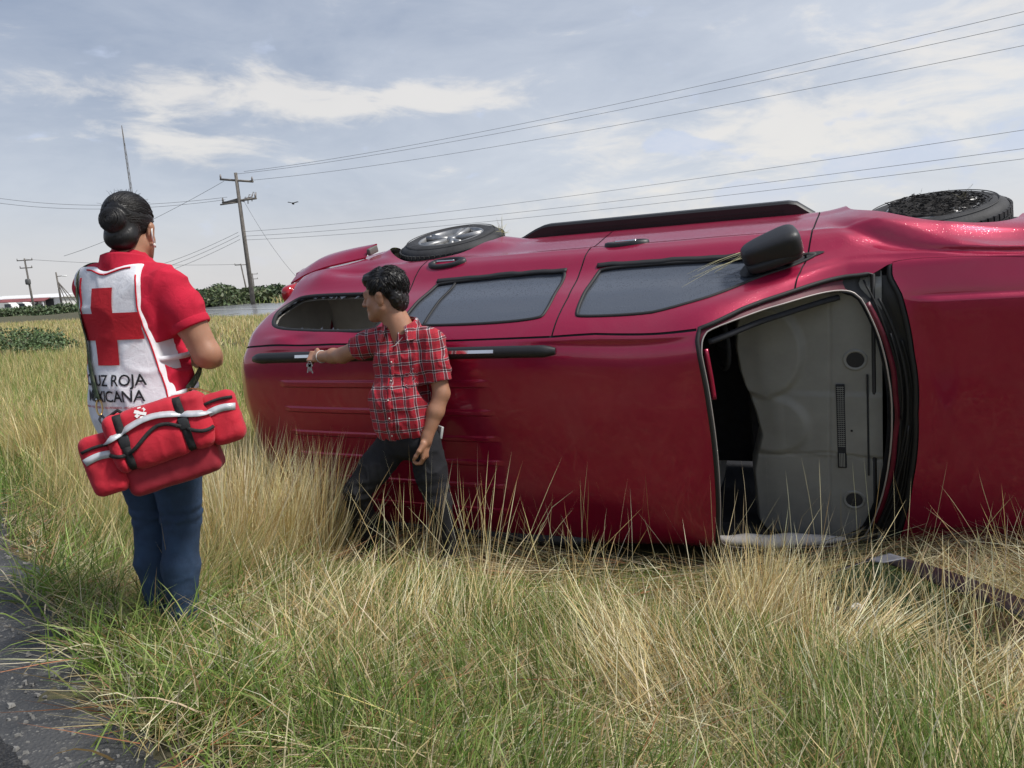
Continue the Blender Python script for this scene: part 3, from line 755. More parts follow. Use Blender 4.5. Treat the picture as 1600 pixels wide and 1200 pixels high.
# ---- wheels
def wheel(x, y, z, steer, mud):
    base = Matrix.Translation((x, y, z)) @ Matrix.Rotation(steer, 4, 'Z') @ Matrix.Rotation(-math.pi/2, 4, 'X')   # local z -> car +y (outward)
    r = WR; wd = .245
    prof = [(r*.62, .005), (r*.70, .012), (r*.80, .010), (r*.90, -.002), (r*.955, -.016), (r*.985, -.034), (r, -.055)]
    prof = prof + [(r, -wd+.055), (r*.985, -wd+.034), (r*.955, -wd+.016), (r*.9, -wd+.004), (r*.62, -wd)]
    ty = MB().lathe(prof, 64, base).build('tyre', m_tyre, suv)
    rb = MB()
    for rr_ in (.72, .78, .86):
        rb.lathe([(r*rr_-.004, .0085), (r*rr_, .0135), (r*rr_+.004, .0085)], 64, base)
    rb.build('sidewall_ring', m_tyre, ty)
    tb = MB()
    for k in range(60):
        a = 2*math.pi*k/60
        for j, zc in enumerate((-.045, -.085, -.122, -.160, -.20)):
            aa = a+(.5 if j % 2 else 0)*2*math.pi/60
            M_ = base @ Matrix.Rotation(aa, 4, 'Z') @ Matrix.Translation((r+.002, 0, zc)) @ Matrix.Rotation(.3 if j in (1, 3) else 0, 4, 'X')
            v_ = [M_ @ Vector((a1*.006, b1*.0145, c1*.0155)) for a1 in (-1, 1) for b1 in (-1, 1) for c1 in (-1, 1)]
            tb.add(v_, [(0, 1, 3, 2), (4, 6, 7, 5), (0, 4, 5, 1), (2, 3, 7, 6), (0, 2, 6, 4), (1, 5, 7, 3)])
    tread = tb.build('tread', m_tyre, ty, False); tread['kind'] = 'stuff'
    rm = MB(); R1 = r*.64
    rm.lathe([(R1, .004), (R1-.006, .010), (R1-.014, .006), (R1-.022, -.02), (R1-.04, -.10), (R1-.05, -.20)], 64, base)
    rim = rm.build('rim', m_alloy, suv)
    sp = MB()
    for k in range(5):
        a = 2*math.pi*k/5+.3
        for da in (-.13, .13):
            p0 = base @ Vector((.045*math.cos(a), .045*math.sin(a), -.018)); p1 = base @ Vector(((R1-.015)*math.cos(a+da), (R1-.015)*math.sin(a+da), -.006))
            sp.tube([p0, p0.lerp(p1, .5)+Vector((0, .004, 0)), p1], [.022, .017, .021], 8, True)
    sp.build('spokes', m_alloy, rim)
    MB().lathe([(.04, -.022), (R1*.5, -.030), (R1-.03, -.026), (R1-.02, -.02)], 40, base).build('rim_dish', m_alloy, rim)
    MB().lathe([(.0001, .006), (.028, .004), (.034, -.004), (.038, -.03)], 24, base).build('hub_cap', m_alloy, rim)
    MB().lathe([(.0001, -.06), (R1-.05, -.07), (R1-.05, -.10)], 32, base).build('brake_disc', simple('brake_disc', (.10, .09, .08), .5, .6), rim)
    # wheel well, a black bowl behind it
    well = MB()
    bm_ = Matrix.Translation((x, .93, .40)) @ Matrix.Rotation(-math.pi/2, 4, 'X')
    well.lathe([(.39, -.12), (.39, -.20), (.37, -.33), (.0001, -.34)], 32, bm_)
    well.build('wheel_well', m_dark, suv)
wheel(WX[0], .878, .405, R(4), True)
wheel(WX[1], .965, .405, 0, False)

# ---- running board
uu = np.linspace(-2.60, -.66, 40); tt = (uu-uu[0])/(uu[-1]-uu[0])
wd_ = .035+.085*np.minimum(sst(tt, 0, .13), 1-sst(tt, .93, 1.))**.7
V = []
for u_, w_, t_ in zip(uu, wd_, tt):
    y0 = .86; y1 = .865+w_; z0, z1 = .33, .395
    V += [(u_, y0, z1), (u_, y1-.012, z1), (u_, y1, z1-.014), (u_, y1-.004, z0), (u_, y0, z0)]
Fc = [[i*5+j, i*5+(j+1) % 5, (i+1)*5+(j+1) % 5, (i+1)*5+j] for i in range(39) for j in range(5)]+[list(range(5))[::-1], list(range(195, 200))]
rbo = autosmooth(mesh('running_board', V, Fc, m_black, suv), 40)
tp = MB()
for i in range(70):
    for j in range(4):
        x_ = -2.30+i*.0212; y_ = .885+j*.017
        tp.box((x_, y_, .3965), (.012, .008, .004))
t_ = tp.build('grip_pattern', m_rubber, rbo, False); t_['kind'] = 'stuff'

# ---- door handles
def handle(uc, scn, par, tilt=0.):
    n_ = 28; A = np.linspace(0, 2*math.pi, n_, endpoint=False)
    L_, W_h = .135, .050
    ca, sa = math.cos(tilt), math.sin(tilt)
    def ell(kx, ky, off, dx=0.):
        ex = np.sign(np.cos(A))*np.abs(np.cos(A))**.8*L_*kx+dx; ey = np.sin(A)*W_h*ky
        return S3(uc+ex*ca-ey*sa, scn+ex*sa+ey*ca, off)[0]
    rings = [ell(1, 1, -.003), ell(.97, .94, .016), ell(.86, .78, .021), ell(.66, .56, .019, -.004), ell(.62, .50, .004, -.004)]
    V = np.concatenate(rings); Fc = [[r*n_+j, r*n_+(j+1) % n_, (r+1)*n_+(j+1) % n_, (r+1)*n_+j] for r in range(4) for j in range(n_)]
    h = mesh('door_handle', V, Fc, m_black, par)
    inner_ = ell(.63, .52, .0045, -.004)
    mesh('handle_cup', np.vstack([inner_, inner_.mean(0)[None]]), [(j, (j+1) % n_, n_) for j in range(n_)], m_chrome if False else m_paint, h)
    b0 = S3(np.linspace(uc-.07, uc+.06, 8), np.full(8, scn-.004), .020)[0]
    MB().tube([tuple(q) for q in b0], .006, 8).build('handle_bar', m_chrome, h)
handle(-2.845, 1.358, panels['rear_door'], .10); handle(-1.672, 1.452, panels['front_door'], .13)

# ---- wing mirror: battered black housing on a stalk
def superell(c, r, e, rot, n=24, m=14, taper=0.):
    V = []
    for i in range(m+1):
        ph = -math.pi/2+math.pi*i/m
        for j in range(n):
            th = 2*math.pi*j/n
            f = lambda w, p: math.copysign(abs(w)**p, w)
            p = Vector((r[0]*f(math.cos(ph), e)*f(math.cos(th), e), r[1]*f(math.cos(ph), e)*f(math.sin(th), e), r[2]*f(math.sin(ph), e)))
            k = 1-taper*(p.x/r[0]); p.y *= k; p.z *= k
            V.append(Vector(c)+rot @ p)
    Fc = [[i*n+j, i*n+(j+1) % n, (i+1)*n+(j+1) % n, (i+1)*n+j] for i in range(m) for j in range(n)]
    return V, Fc
pm_, nm_ = S3([-.80], [1.20]); pm_ = Vector(pm_[0]); nm_ = Vector(nm_[0])
mc = pm_ + Vector((-.02, .088, .06))
rot = Matrix.Rotation(R(8), 3, 'X') @ Matrix.Rotation(R(17), 3, 'Y') @ Matrix.Rotation(R(10), 3, 'Z')
V, Fc = superell(mc, (.152, .070, .088), .5, rot, taper=-.22)
mh = mesh('wing_mirror', V, Fc, m_black, suv)
MB().add(*superell(mc+rot @ Vector((0, -.052, .02)), (.145, .03, .075), .5, rot)).build('mirror_lip', m_rubber, mh)
a0 = S3([-.74], [1.19], .0)[0][0]
MB().tube([tuple(a0), (a0[0]+.0, a0[1]+.05, a0[2]+.02), tuple(mc+rot @ Vector((.06, -.03, 0)))], [.05, .045, .04], 12, True, .6).build('mirror_stalk', m_black, mh)
mb_ = MB(); r_ = np.random.default_rng(2)
for k in range(6):
    q = Vector(mc)+rot @ Vector((.03+.02*k+r_.normal(0, .006), -.062, .055)); mb_.tube([q, q+Vector((r_.normal(0, .02), r_.normal(0, .012), .01+r_.normal(0, .008))), q+Vector((r_.normal(0, .03), r_.normal(0, .02), .0))], .004, 5)
mb_.build('broken_mirror_bits', m_white, mh)

# ---- tail end, lights, nose
ring = np.linspace(-2.05, 2.05, 121)
p, n = S3(np.full(121, -4.205), ring)
cen = np.array([-4.25, 0, .95])
V = [p]; 
for k in (.92, .6, .25): V.append(cen+(p-cen)*k*np.array([0, 1, 1])+np.array([-.0-.03*(1-k), 0, 0])-np.array([0, 0, 0])*1)
for a in V[1:]: a[:, 0] = p[:, 0]*.5 - 4.24*.5 - .02
V = np.concatenate(V); Fc = [[r*121+j, r*121+j+1, (r+1)*121+j+1, (r+1)*121+j] for r in range(3) for j in range(120)]+[list(range(3*121, 4*121))]
tg_ = mesh('tailgate', V, Fc, m_paint, suv)
V2_ = V.copy(); V2_[:, 0] += .05; V2_[:, 1] *= .96; V2_[:, 2] = .95+(V2_[:, 2]-.95)*.96; mesh('tailgate_trim', V2_, [f[::-1] for f in Fc], m_trim, tg_)
V, Fc = superell((-4.33, 0, .50), (.12, .86, .15), .35, Matrix.Identity(3)); mesh('rear_bumper', V, Fc, m_paint, suv)
V, Fc = superell((-4.21, 0, 1.30), (.02, .52, .20), .3, Matrix.Identity(3)); mesh('rear_glass', V, Fc, m_glass, tg_)
V, Fc = superell((-4.19, .775, .90), (.05, .07, .13), .6, Matrix.Rotation(R(-8), 3, 'X')); mesh('tail_lamp', V, Fc, m_lamp, suv)
V, Fc = superell((-4.17, -.78, .93), (.10, .085, .16), .6, Matrix.Rotation(R(8), 3, 'X')); mesh('tail_lamp', V, Fc, m_lamp, suv)
V, Fc = superell((-4.10, .83, .66), (.08, .055, .05), .6, Matrix.Identity(3)); mesh('bumper_reflector', V, Fc, m_lamp, suv)
# the torn-off side wrap of the rear bumper, bent outwards
top = pch([0, .3, .65, 1], np.array([(-4.22, .90, .62), (-4.05, .965, .60), (-3.85, .990, .58), (-3.63, 1.005, .56)]), np.linspace(0, 1, 24))
low = pch([0, .3, .65, 1], np.array([(-4.25, .84, .86), (-4.08, .90, .84), (-3.88, .935, .80), (-3.66, .945, .70)]), np.linspace(0, 1, 24))
V = []
for a, b in zip(top, low):
    for k in np.linspace(0, 1, 6): V.append(a+(b-a)*k+np.array([0, .02*math.sin(math.pi*k), 0]))
V2 = [np.array(q)+np.array([0, -.012, -.004]) for q in V]; n6 = 24*6
Fc = [[i*6+j, (i+1)*6+j, (i+1)*6+j+1, i*6+j+1] for i in range(23) for j in range(5)]
Fc += [[n6+a for a in f[::-1]] for f in Fc[:]]
Fc += [[i*6, (i+1)*6, n6+(i+1)*6, n6+i*6][::-1] for i in range(23)]+[[i*6+5, (i+1)*6+5, n6+(i+1)*6+5, n6+i*6+5] for i in range(23)]+[[23*6+j, 23*6+j+1, n6+23*6+j+1, n6+23*6+j] for j in range(5)]
bw = autosmooth(mesh('torn_bumper_end', V+V2, Fc, m_paint, suv), 40)
MB().box((-3.635, .972, .625), (.03, .05, .11), bev=.008).build('bumper_bracket', simple('grey_bracket', (.11, .11, .10), .6), bw)
MB().box((-3.85, 0, .52), (.72, 1.56, .10)).build('cargo_floor', m_trim, suv, False)
# nose
p, n = S3(np.full(121, .935), ring); V = [p]
for k in (.8, .4):
    a = np.array([.98, 0, .68])+(p-np.array([.9, 0, .68]))*k; V.append(a)
V = np.concatenate(V); Fc = [[r*121+j+1, r*121+j, (r+1)*121+j, (r+1)*121+j+1] for r in range(2) for j in range(120)]+[list(range(2*121, 3*121))[::-1]]
mesh('front_grille_panel', V, Fc, m_black, suv)
for sg in (1, -1):
    V, Fc = superell((.90, sg*.62, .80), (.09, .13, .08), .5, Matrix.Identity(3)); mesh('headlight', V, Fc, glass('headlight_lens', (.5, .5, .52), .08, False), suv)
V, Fc = superell((.95, 0, .50), (.14, .86, .14), .35, Matrix.Identity(3)); mesh('front_bumper', V, Fc, m_paint, suv)
# floor pan and exhaust, seen only from behind
V, Fc = superell((-1.6, 0, .36), (2.55, .80, .06), .3, Matrix.Identity(3)); mesh('floor_pan', V, Fc, m_dark, suv)
MB().tube([(-4.2, -.45, .30), (-3.4, -.45, .28), (-2.8, -.2, .28), (-.3, -.15, .28)], .035, 10).build('exhaust_pipe', simple('rusty_steel', (.12, .07, .05), .7, .5), suv)

# ---- interior
def dash():
    ny, nt = 150, 110
    ys = np.linspace(-.94, .74, ny); ts = np.linspace(0, 1, nt)
    Yg, Tg = np.meshgrid(ys, ts, indexing='ij')
    xr = np.interp(Yg, [-.94, -.80, -.45, -.30, -.2, -.05, .08, .2, .35, .5, .62, .74], [-.90, -.985, -.99, -.955, -.93, -.955, -.99, -1.02, -1.035, -1.02, -.97, -.88])
    xr = xr + .0
    x0 = -.30
    k = .80
    X = np.where(Tg < k, x0+(xr-x0)*(Tg/k), xr - .05*np.sin((Tg-k)/(1-k)*math.pi/2))
    Z = 1.135 - .02*(np.clip((x0-X)/(.65), 0, 1))**1.5
    drop = np.clip((Tg-k)/(1-k), 0, 1); edge = sst(Tg, k-.16, k)
    Z = Z - .015*edge - .34*(drop**1.6)
    # instrument hood, a broad raised lobe with a soft outline
    e = np.sqrt(((X+.91)/.235)**2+((Yg-.33)/.30)**2); Z += .038*(1-sst(e, .84, 1.02))*(1-drop)
    # centre stack swelling
    e = np.sqrt(((X+.90)/.24)**2+((Yg+.13)/.20)**2); Z += .022*(1-sst(e, .8, 1.05))*(1-drop)
    Z -= .006*(1-sst(np.abs(X+.565-.03*Yg), .002, .007))*(Tg < k)
    Z -= .010*(1-sst(np.abs(Yg+.32-.02*np.sin(X*8)), .002, .009))*(Tg < k)
    Z += .010*sst(Yg, .085, .055)*(X > -.80)*sst(X, -.82, -.70)*sst(Yg, -.33, -.30)
    Z -= .004*(1-sst(np.abs(Yg+.37), .002, .006))*(X < -.57)*(X > -.72)
    Z -= .004*(1-sst(np.abs(Yg+.62), .002, .006))*(X < -.57)*(X > -.72)
    Z -= .05*sst(np.where(Yg < 0, -Yg-.20, Yg), .66, .745)
    return X, Yg, Z
X, Y, Z = dash(); n_, k_ = X.shape
I = np.arange(n_*k_).reshape(n_, k_); V = np.stack([X, Y, Z], -1).reshape(-1, 3)
Fq = np.stack([I[:-1, :-1], I[:-1, 1:], I[1:, 1:], I[1:, :-1]], -1).reshape(-1, 4)
dsh = mesh('dashboard', V, Fq, m_dash, suv)
def dz(x, y):
    q = ((V[:, 0]-x)**2+(V[:, 1]-y)**2).argmin(); return V[q, 2]
for (x_, y_) in ((-.430, .27), (-.450, -.60)):
    M_ = Matrix.Translation((x_, y_, dz(x_, y_)))
    o = MB().lathe([(.062, -.002), (.060, .006), (.054, .009), (.048, .006), (.044, .002)], 32, M_).build('speaker_surround', m_dash2, dsh)
    g_ = MB().lathe([(.045, .002), (.03, .005), (.0001, .006)], 28, M_); g_.build('speaker_grille', simple('speaker_mesh', (.045, .045, .047), .9, bumps=.9, bscale=900), o)
vent = MB(); x_ = -.508
zz = dz(x_, -.12)+.003
fr = MB().box((x_, -.13, zz-.006), (.046, .52, .010), bev=.004).build('vent_bezel', m_dark, dsh, False)
for k in range(30): vent.box((x_, .115-k*.0125, zz+.001), (.036, .0028, .006))
for k in range(3): vent.box((x_-.011+k*.011, -.066, zz+.0015), (.0022, .37, .005))
v_ = vent.build('vent_slats', m_dash, fr, False); v_['kind'] = 'stuff'
lb = MB()
for k in range(4): lb.box((x_-.012+k*.008, -.335, zz+.002), (.005, .085, .004))
lb.build('vent_louvres', m_dash2, fr, False)
MB().box((-.372, -.12, dz(-.372, -.1)+.001), (.010, .62, .008), bev=.003).build('defroster_slot', m_dark, dsh, False)
MB().lathe([(.0001, .004), (.006, .003), (.007, -.002)], 12, Matrix.Translation((-.455, -.15, dz(-.455, -.15)))).build('light_sensor', m_dark, dsh)
# dark lower dash, steering wheel, seats, A-pillar trims and a sagging curtain by the lower pillar
MB().box((-.86, 0, .72), (.34, 1.40, .50), bev=.05).build('lower_dashboard', m_dark, suv, False)
M_ = Matrix.Translation((-1.16, .36, .98)) @ Matrix.Rotation(R(-65), 4, 'Y')
sw = MB().tube([M_ @ Vector((.185*math.cos(a), .185*math.sin(a), 0)) for a in np.linspace(0, 2*math.pi, 33)], .015, 8, False).build('steering_wheel', m_dark, suv)
MB().tube([M_ @ Vector((-.17, 0, 0)), M_ @ Vector((0, 0, -.02)), M_ @ Vector((.17, 0, 0))], [.018, .06, .018], 8).build('steering_hub', m_dark, sw)
for y_ in (.38, -.38):
    V, Fc = superell((-1.72, y_, .72), (.26, .25, .10), .6, Matrix.Rotation(R(8), 3, 'Y')); st_ = mesh('front_seat', V, Fc, m_fabric, suv)
    V, Fc = superell((-2.02, y_, 1.05), (.09, .24, .34), .6, Matrix.Rotation(R(-14), 3, 'Y')); mesh('seat_back', V, Fc, m_fabric, st_)
    V, Fc = superell((-2.12, y_, 1.46), (.05, .13, .09), .6, Matrix.Rotation(R(-14), 3, 'Y')); mesh('head_rest', V, Fc, m_fabric, st_)
V, Fc = superell((-2.75, 0, .70), (.26, .66, .10), .5, Matrix.Rotation(R(6), 3, 'Y')); st_ = mesh('rear_seat', V, Fc, m_fabric, suv)
V, Fc = superell((-3.05, 0, 1.0), (.08, .66, .30), .5, Matrix.Rotation(R(-14), 3, 'Y')); mesh('seat_back', V, Fc, m_fabric, st_)
uu = np.linspace(-1.10, -.50, 30); p, n = S3(uu, .60+0*uu, -.075); MB().tube([tuple(q) for q in p], .02, 8, True, .8).build('pillar_trim', m_dark, suv)
uu = np.linspace(-1.16, -.50, 36); p, n = S3(uu, -.63+0*uu, -.045); p[:, 1] += .012*vnoise(np.stack([uu*9, uu*0, uu*0], -1))
MB().tube([tuple(q) for q in p], .005+.038*np.clip(np.sin(np.linspace(.15, math.pi-.05, 36)), 0, 1)**.6, 10, True, .9).build('airbag_cloth', m_white, suv)
sv = np.linspace(.56, .30, 12); p, n = S3(np.full(12, -1.155), sv, -.07); p[:, 0] += .03; MB().tube([tuple(q) for q in p], .014, 8).build('door_frame_edge', m_paint, suv)
# ---------------------------------------------------------------- grass
m_grass, T, B = material('grass_blade')
at = T.node('ShaderNodeAttribute', attribute_name='tint')
T.l.new(at.outputs['Color'], B.inputs['Base Color']); B.inputs['Roughness'].default_value = .55
B.inputs['Specular IOR Level'].default_value = .35
tr = T.node('ShaderNodeBsdfTranslucent'); T.l.new(at.outputs['Color'], tr.inputs['Color'])
mx = T.node('ShaderNodeMixShader'); mx.inputs[0].default_value = .32
T.l.new(B.outputs[0], mx.inputs[1]); T.l.new(tr.outputs[0], mx.inputs[2]); T.l.new(mx.outputs[0], T.n['Material Output'].inputs['Surface'])

def blades(name, root, d0, L, w, droop, seg, col, tipcol=None, head=0., kink=0.):
    """ribbon blades: root (N,3), d0 unit start direction, length, width, droop 0..1"""
    N = len(root)
    side = np.cross(d0, rng.normal(size=(N, 3))); side /= np.linalg.norm(side, axis=1)[:, None]+1e-9
    t = np.linspace(0, 1, seg+1)
    down = np.array([0, 0, -1.])
    bendv = rng.normal(size=(N, 3))*.10; bendv[:, 2] = 0
    pts = []
    d = d0.copy(); p = root.copy(); pts.append(p.copy())
    kx = rng.integers(1, seg+1, N) if kink else None
    for i in range(seg):
        d = d + (down*droop[:, None]*(.35+1.3*i/seg) + bendv)*(1.0/seg)
        if kink: d = d + (kx == i)[:, None]*rng.normal(size=(N, 3))*kink*(rng.random(N) < .25)[:, None]
        d /= np.linalg.norm(d, axis=1)[:, None]
        p = p + d*(L/seg)[:, None]; pts.append(p.copy())
    pts = np.stack(pts, 1)                                        # N, seg+1, 3
    g = ground(pts[:, -1, 0], pts[:, -1, 1])+.015
    low = np.minimum(0, pts[:, -1, 2]-g)                          # keep tips above the soil
    pts[:, :, 2] -= low[:, None]*t[None]
    ww = (1-.75*t**1.3) if not head else np.where(t > .86, .9, .62-.12*t)
    hw = w[:, None]*ww[None]*.5
    A = pts-side[:, None]*hw[..., None]; Bv = pts+side[:, None]*hw[..., None]
    V = np.concatenate([A[:, :-1], Bv[:, :-1], pts[:, -1:]], 1)   # N, 2*seg+1, 3
    k = 2*seg+1; base = np.arange(N)[:, None]*k
    tri = []
    for i in range(seg-1):
        tri += [(i, i+1, seg+i+1), (i, seg+i+1, seg+i)]
    tri.append((seg-1, 2*seg, 2*seg-1))
    tri = np.array(tri); Fq = (base[:, None, :]+tri[None]).reshape(-1, 3)
    o = mesh(name, V.reshape(-1, 3), Fq, m_grass, smooth=False)
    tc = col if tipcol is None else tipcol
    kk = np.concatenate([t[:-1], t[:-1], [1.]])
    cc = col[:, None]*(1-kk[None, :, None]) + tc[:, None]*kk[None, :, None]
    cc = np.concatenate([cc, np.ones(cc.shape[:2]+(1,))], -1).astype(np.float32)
    a = o.data.attributes.new('tint', 'FLOAT_COLOR', 'POINT'); a.data.foreach_set('color', cc.ravel())
    o['kind'] = 'stuff'
    return o
def car_local(p):
    inv = np.array(CARM.inverted()); return p @ inv[:3, :3].T + inv[:3, 3]
def ok_root(x, y):
    g = ground(x, y); q = car_local(np.stack([x, y, g+.05], 1))
    under = (q[:, 0] > -4.25) & (q[:, 0] < 1.1) & (q[:, 2] > -.1) & (q[:, 2] < np.interp(q[:, 0], [-4.2, -3.5, -1.2, -.4, .9], [1.66, 1.76, 1.76, 1.22, 1.0]))
    e = edge_d(x, y)
    rag = .10*vnoise(np.stack([x*3, y*3, 0*x], 1))+.06*vnoise(np.stack([x*9, y*9, 0*x+4], 1))
    return ~under & (e < rag-.02)
def pick(n, x0, x1, y0, y1, dens_=None):
    x = rng.uniform(x0, x1, n); y = rng.uniform(y0, y1, n)
    k = ok_root(x, y)
    if dens_ is not None: k &= rng.random(n) < dens_(x, y)*sst(-edge_d(x, y), .02, .38)
    x, y = x[k], y[k]
    return np.stack([x, y, ground(x, y)-.01], 1)
def near_roof(p):
    q = car_local(p+np.array([0, 0, .1])); d = q[:, 2]-np.interp(q[:, 0], [-4.2, -3.5, -1.2, -.4, .9], [1.66, 1.76, 1.76, 1.22, 1.0])
    return np.where((q[:, 0] > -3.3) & (q[:, 0] < 1.5), 1-sst(d, .42, 1.45), 0)
def glass_zone(x, y):
    a = (x-1.859)*0.220+(y-3.880)*-0.976; b = (x-1.859)*-0.976+(y-3.880)*-0.220
    return (a > -.05) & (a < 1.5) & (b > -.1) & (b < .72)
def nz(p, s, o=0.): return vnoise(np.stack([p[:, 0]*s+o, p[:, 1]*s+o*1.7, 0*p[:, 0]+o], 1))
def dirs(N, az, lean):
    return np.stack([np.sin(lean)*np.cos(az), np.sin(lean)*np.sin(az), np.cos(lean)], 1)
def blob(p, cx, cy, r): return np.exp(-((p[:, 0]-cx)**2+(p[:, 1]-cy)**2)/r**2)
STRAW = np.array([(.72, .60, .31), (.82, .72, .43), (.60, .46, .21), (.76, .67, .41), (.50, .35, .15), (.85, .78, .54)])
GREEN = np.array([(.13, .21, .035), (.19, .29, .055), (.095, .16, .035), (.25, .35, .09), (.17, .23, .06), (.31, .37, .12)])
def colours(pal, N, var=.12, weights=None):
    c = pal[rng.choice(len(pal), N, p=weights)]
    return np.clip(c*(1+rng.normal(0, var, (N, 1)))*(1+rng.normal(0, .04, (N, 3))), .005, .9)
def woman_gap(p): return 1-.85*((np.hypot(p[:, 0]+1.26, p[:, 1]-2.93) < .17))

# green undergrowth -------------------------------------------------------------
def near_area(n, dens_=None): return pick(n, -3.2, 3.9, 1.1, 5.6, dens_)
p = near_area(170000, lambda x, y: .55+.45*sst(vnoise(np.stack([x*1.6, y*1.6, 0*x], 1)), -.4, .3))
gcl = nz(p, 2.3, 3)
N = len(p); short = blob(p, .55, 4.0, .45)+blob(p, .05, 4.16, .35)+blob(p, 1.0, 3.9, .3)
L = rng.uniform(.12, .30, N)*(1+.35*gcl)*(1-.72*near_roof(p))*(.5+.5*sst(-edge_d(p[:, 0], p[:, 1]), .0, .4))*(1-.62*np.exp(-((p[:, 0]+1.34)**2+(p[:, 1]-2.75)**2)/.35**2))*np.where(glass_zone(p[:, 0], p[:, 1]), .5, 1)
az = nz(p, .9, 8)*5+rng.normal(0, 1.1, N); lean = np.abs(rng.normal(.45, .30, N))*(1-.45*np.clip(short, 0, 1))
cg = colours(GREEN, N); dryk = (rng.random(N) < .22); cg[dryk] = colours(STRAW, dryk.sum())*.8
br = np.clip(short, 0, 1)[:, None]*np.array([.05, .10, .0]); cg = cg+br
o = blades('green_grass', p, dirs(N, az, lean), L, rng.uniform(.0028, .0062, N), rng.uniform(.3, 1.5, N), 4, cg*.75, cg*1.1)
tag(o, 'green grass blades growing under the fallen straw', 'grass', kind='stuff')

p = near_area(26000, lambda x, y: sst(vnoise(np.stack([x*2.2+9, y*2.2, 0*x], 1)), -.1, .3)); N = len(p)
c = colours(GREEN, N)*.8
o = blades('broad_green_grass', p, dirs(N, rng.uniform(0, 6.28, N), np.abs(rng.normal(.55, .3, N))), rng.uniform(.10, .27, N)*(1-.7*near_roof(p)), rng.uniform(.006, .011, N), rng.uniform(.6, 2.2, N), 5, c*.7, c*1.2)
tag(o, 'broader green leaves low in the straw', 'grass', kind='stuff')
# dead matted thatch lying on the ground ----------------------------------------
p = near_area(46000); N = len(p)
az = nz(p, .7, 2)*4+rng.normal(0, .8, N); lean = rng.uniform(1.15, 1.55, N); p[:, 2] += rng.uniform(.0, .10, N)
c = colours(STRAW, N)*rng.uniform(.45, .95, (N, 1)); red = rng.random(N) < .12; c[red] *= np.array([.7, .35, .3])
o = blades('dead_thatch', p, dirs(N, az, lean), rng.uniform(.12, .40, N), rng.uniform(.002, .004, N), rng.uniform(-.2, .3, N), 3, c)
tag(o, 'dead straw matted down on the soil', 'grass', kind='stuff')

# long pale stalks ---------------------------------------------------------------
def fallen(x, y):
    """where the straw has been pressed over by the wreck"""
    return np.clip(.06+.94*sst(vnoise(np.stack([x*1.5+5, y*1.5, 0*x], 1))+.4*vnoise(np.stack([x*4+5, y*4, 0*x], 1)), -.25, .30), 0, 1)
def straw(name, n, box, dens_, lean_m, lean_s, az_f, Lr, label, pal=STRAW, w=(.0026, .0054), droop=(.0, .35), hd=1., seg=5):
    p = pick(n, *box, dens_); N = len(p)
    az = az_f(p)+rng.normal(0, .38, N)
    k = rng.random(N) < .16; az[k] = rng.uniform(0, 6.28, k.sum())
    lean = np.clip(rng.normal(lean_m, lean_s, N) if np.isscalar(lean_m) else lean_m(p)+rng.normal(0, lean_s, N), 0, 1.5)
    L = rng.uniform(*Lr, N)*(1+.18*nz(p, 1.3, 5))
    c = colours(pal, N); L = L*(1-.72*near_roof(p))*(.35+.65*sst(-edge_d(p[:, 0], p[:, 1]), .0, .55))*(1-.6*np.exp(-((p[:, 0]+1.34)**2+(p[:, 1]-2.7)**2)/.4**2))*.92; lean = np.clip(lean+.35*near_roof(p), 0, 1.5)
    gz = glass_zone(p[:, 0], p[:, 1]); kp = ~gz | (rng.random(N) < .05); p, az, lean, L, c = p[kp], az[kp], lean[kp], L[kp], c[kp]; N = len(p)
    wv_ = rng.uniform(*w, N)*np.where(rng.random(N) < .12, 1.5, 1.)
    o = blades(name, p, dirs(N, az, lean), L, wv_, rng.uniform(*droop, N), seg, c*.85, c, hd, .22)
    return tag(o, label, 'grass', kind='stuff')
# pressed-over straw in the foreground, combed towards the upper left and the left
def bundles(name, nb, per, box, label):
    cx = rng.uniform(box[0], box[1], nb); cy = rng.uniform(box[2], box[3], nb); cz_ = np.stack([cx, cy, 0*cx], 1)
    baz = 2.3+2.6*nz(cz_, .6, 6)+rng.normal(0, .5, nb); bl = np.clip(1.28+.22*nz(cz_, .9, 2)+rng.normal(0, .1, nb), 1.12, 1.5); r = rng.uniform(.03, .10, nb); tone = rng.uniform(.85, 1.12, nb)
    i = np.repeat(np.arange(nb), per); n = len(i); x = cx[i]+rng.normal(0, 1, n)*r[i]; y = cy[i]+rng.normal(0, 1, n)*r[i]
    k = ok_root(x, y) & (edge_d(x, y) < -.5) & ~glass_zone(x, y); x, y, i = x[k], y[k], i[k]; p = np.stack([x, y, ground(x, y)-.01+rng.uniform(0, .05, len(x))], 1); N = len(p)
    k = near_roof(p) < .2; p, i = p[k], i[k]; N = len(p)
    c = np.clip(colours(STRAW, N)*tone[i][:, None], 0, .92)
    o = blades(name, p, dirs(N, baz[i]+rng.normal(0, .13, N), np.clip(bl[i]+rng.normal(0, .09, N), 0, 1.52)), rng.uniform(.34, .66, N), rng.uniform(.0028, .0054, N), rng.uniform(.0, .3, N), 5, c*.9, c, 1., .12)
    tag(o, label, 'grass', kind='stuff')
bundles('combed_straw', 190, 40, (-1.2, 3.4, 1.2, 3.4), 'locks of straw combed flat in the foreground')
straw('fallen_straw', 12000, (-1.2, 3.6, 1.1, 3.6), lambda x, y: fallen(x, y), lambda p: 1.33+.16*nz(p, 1.1, 1), .13,
      lambda p: 2.2+1.6*nz(p, .7, 6), (.34, .64), 'long straw stalks pressed flat in the foreground')
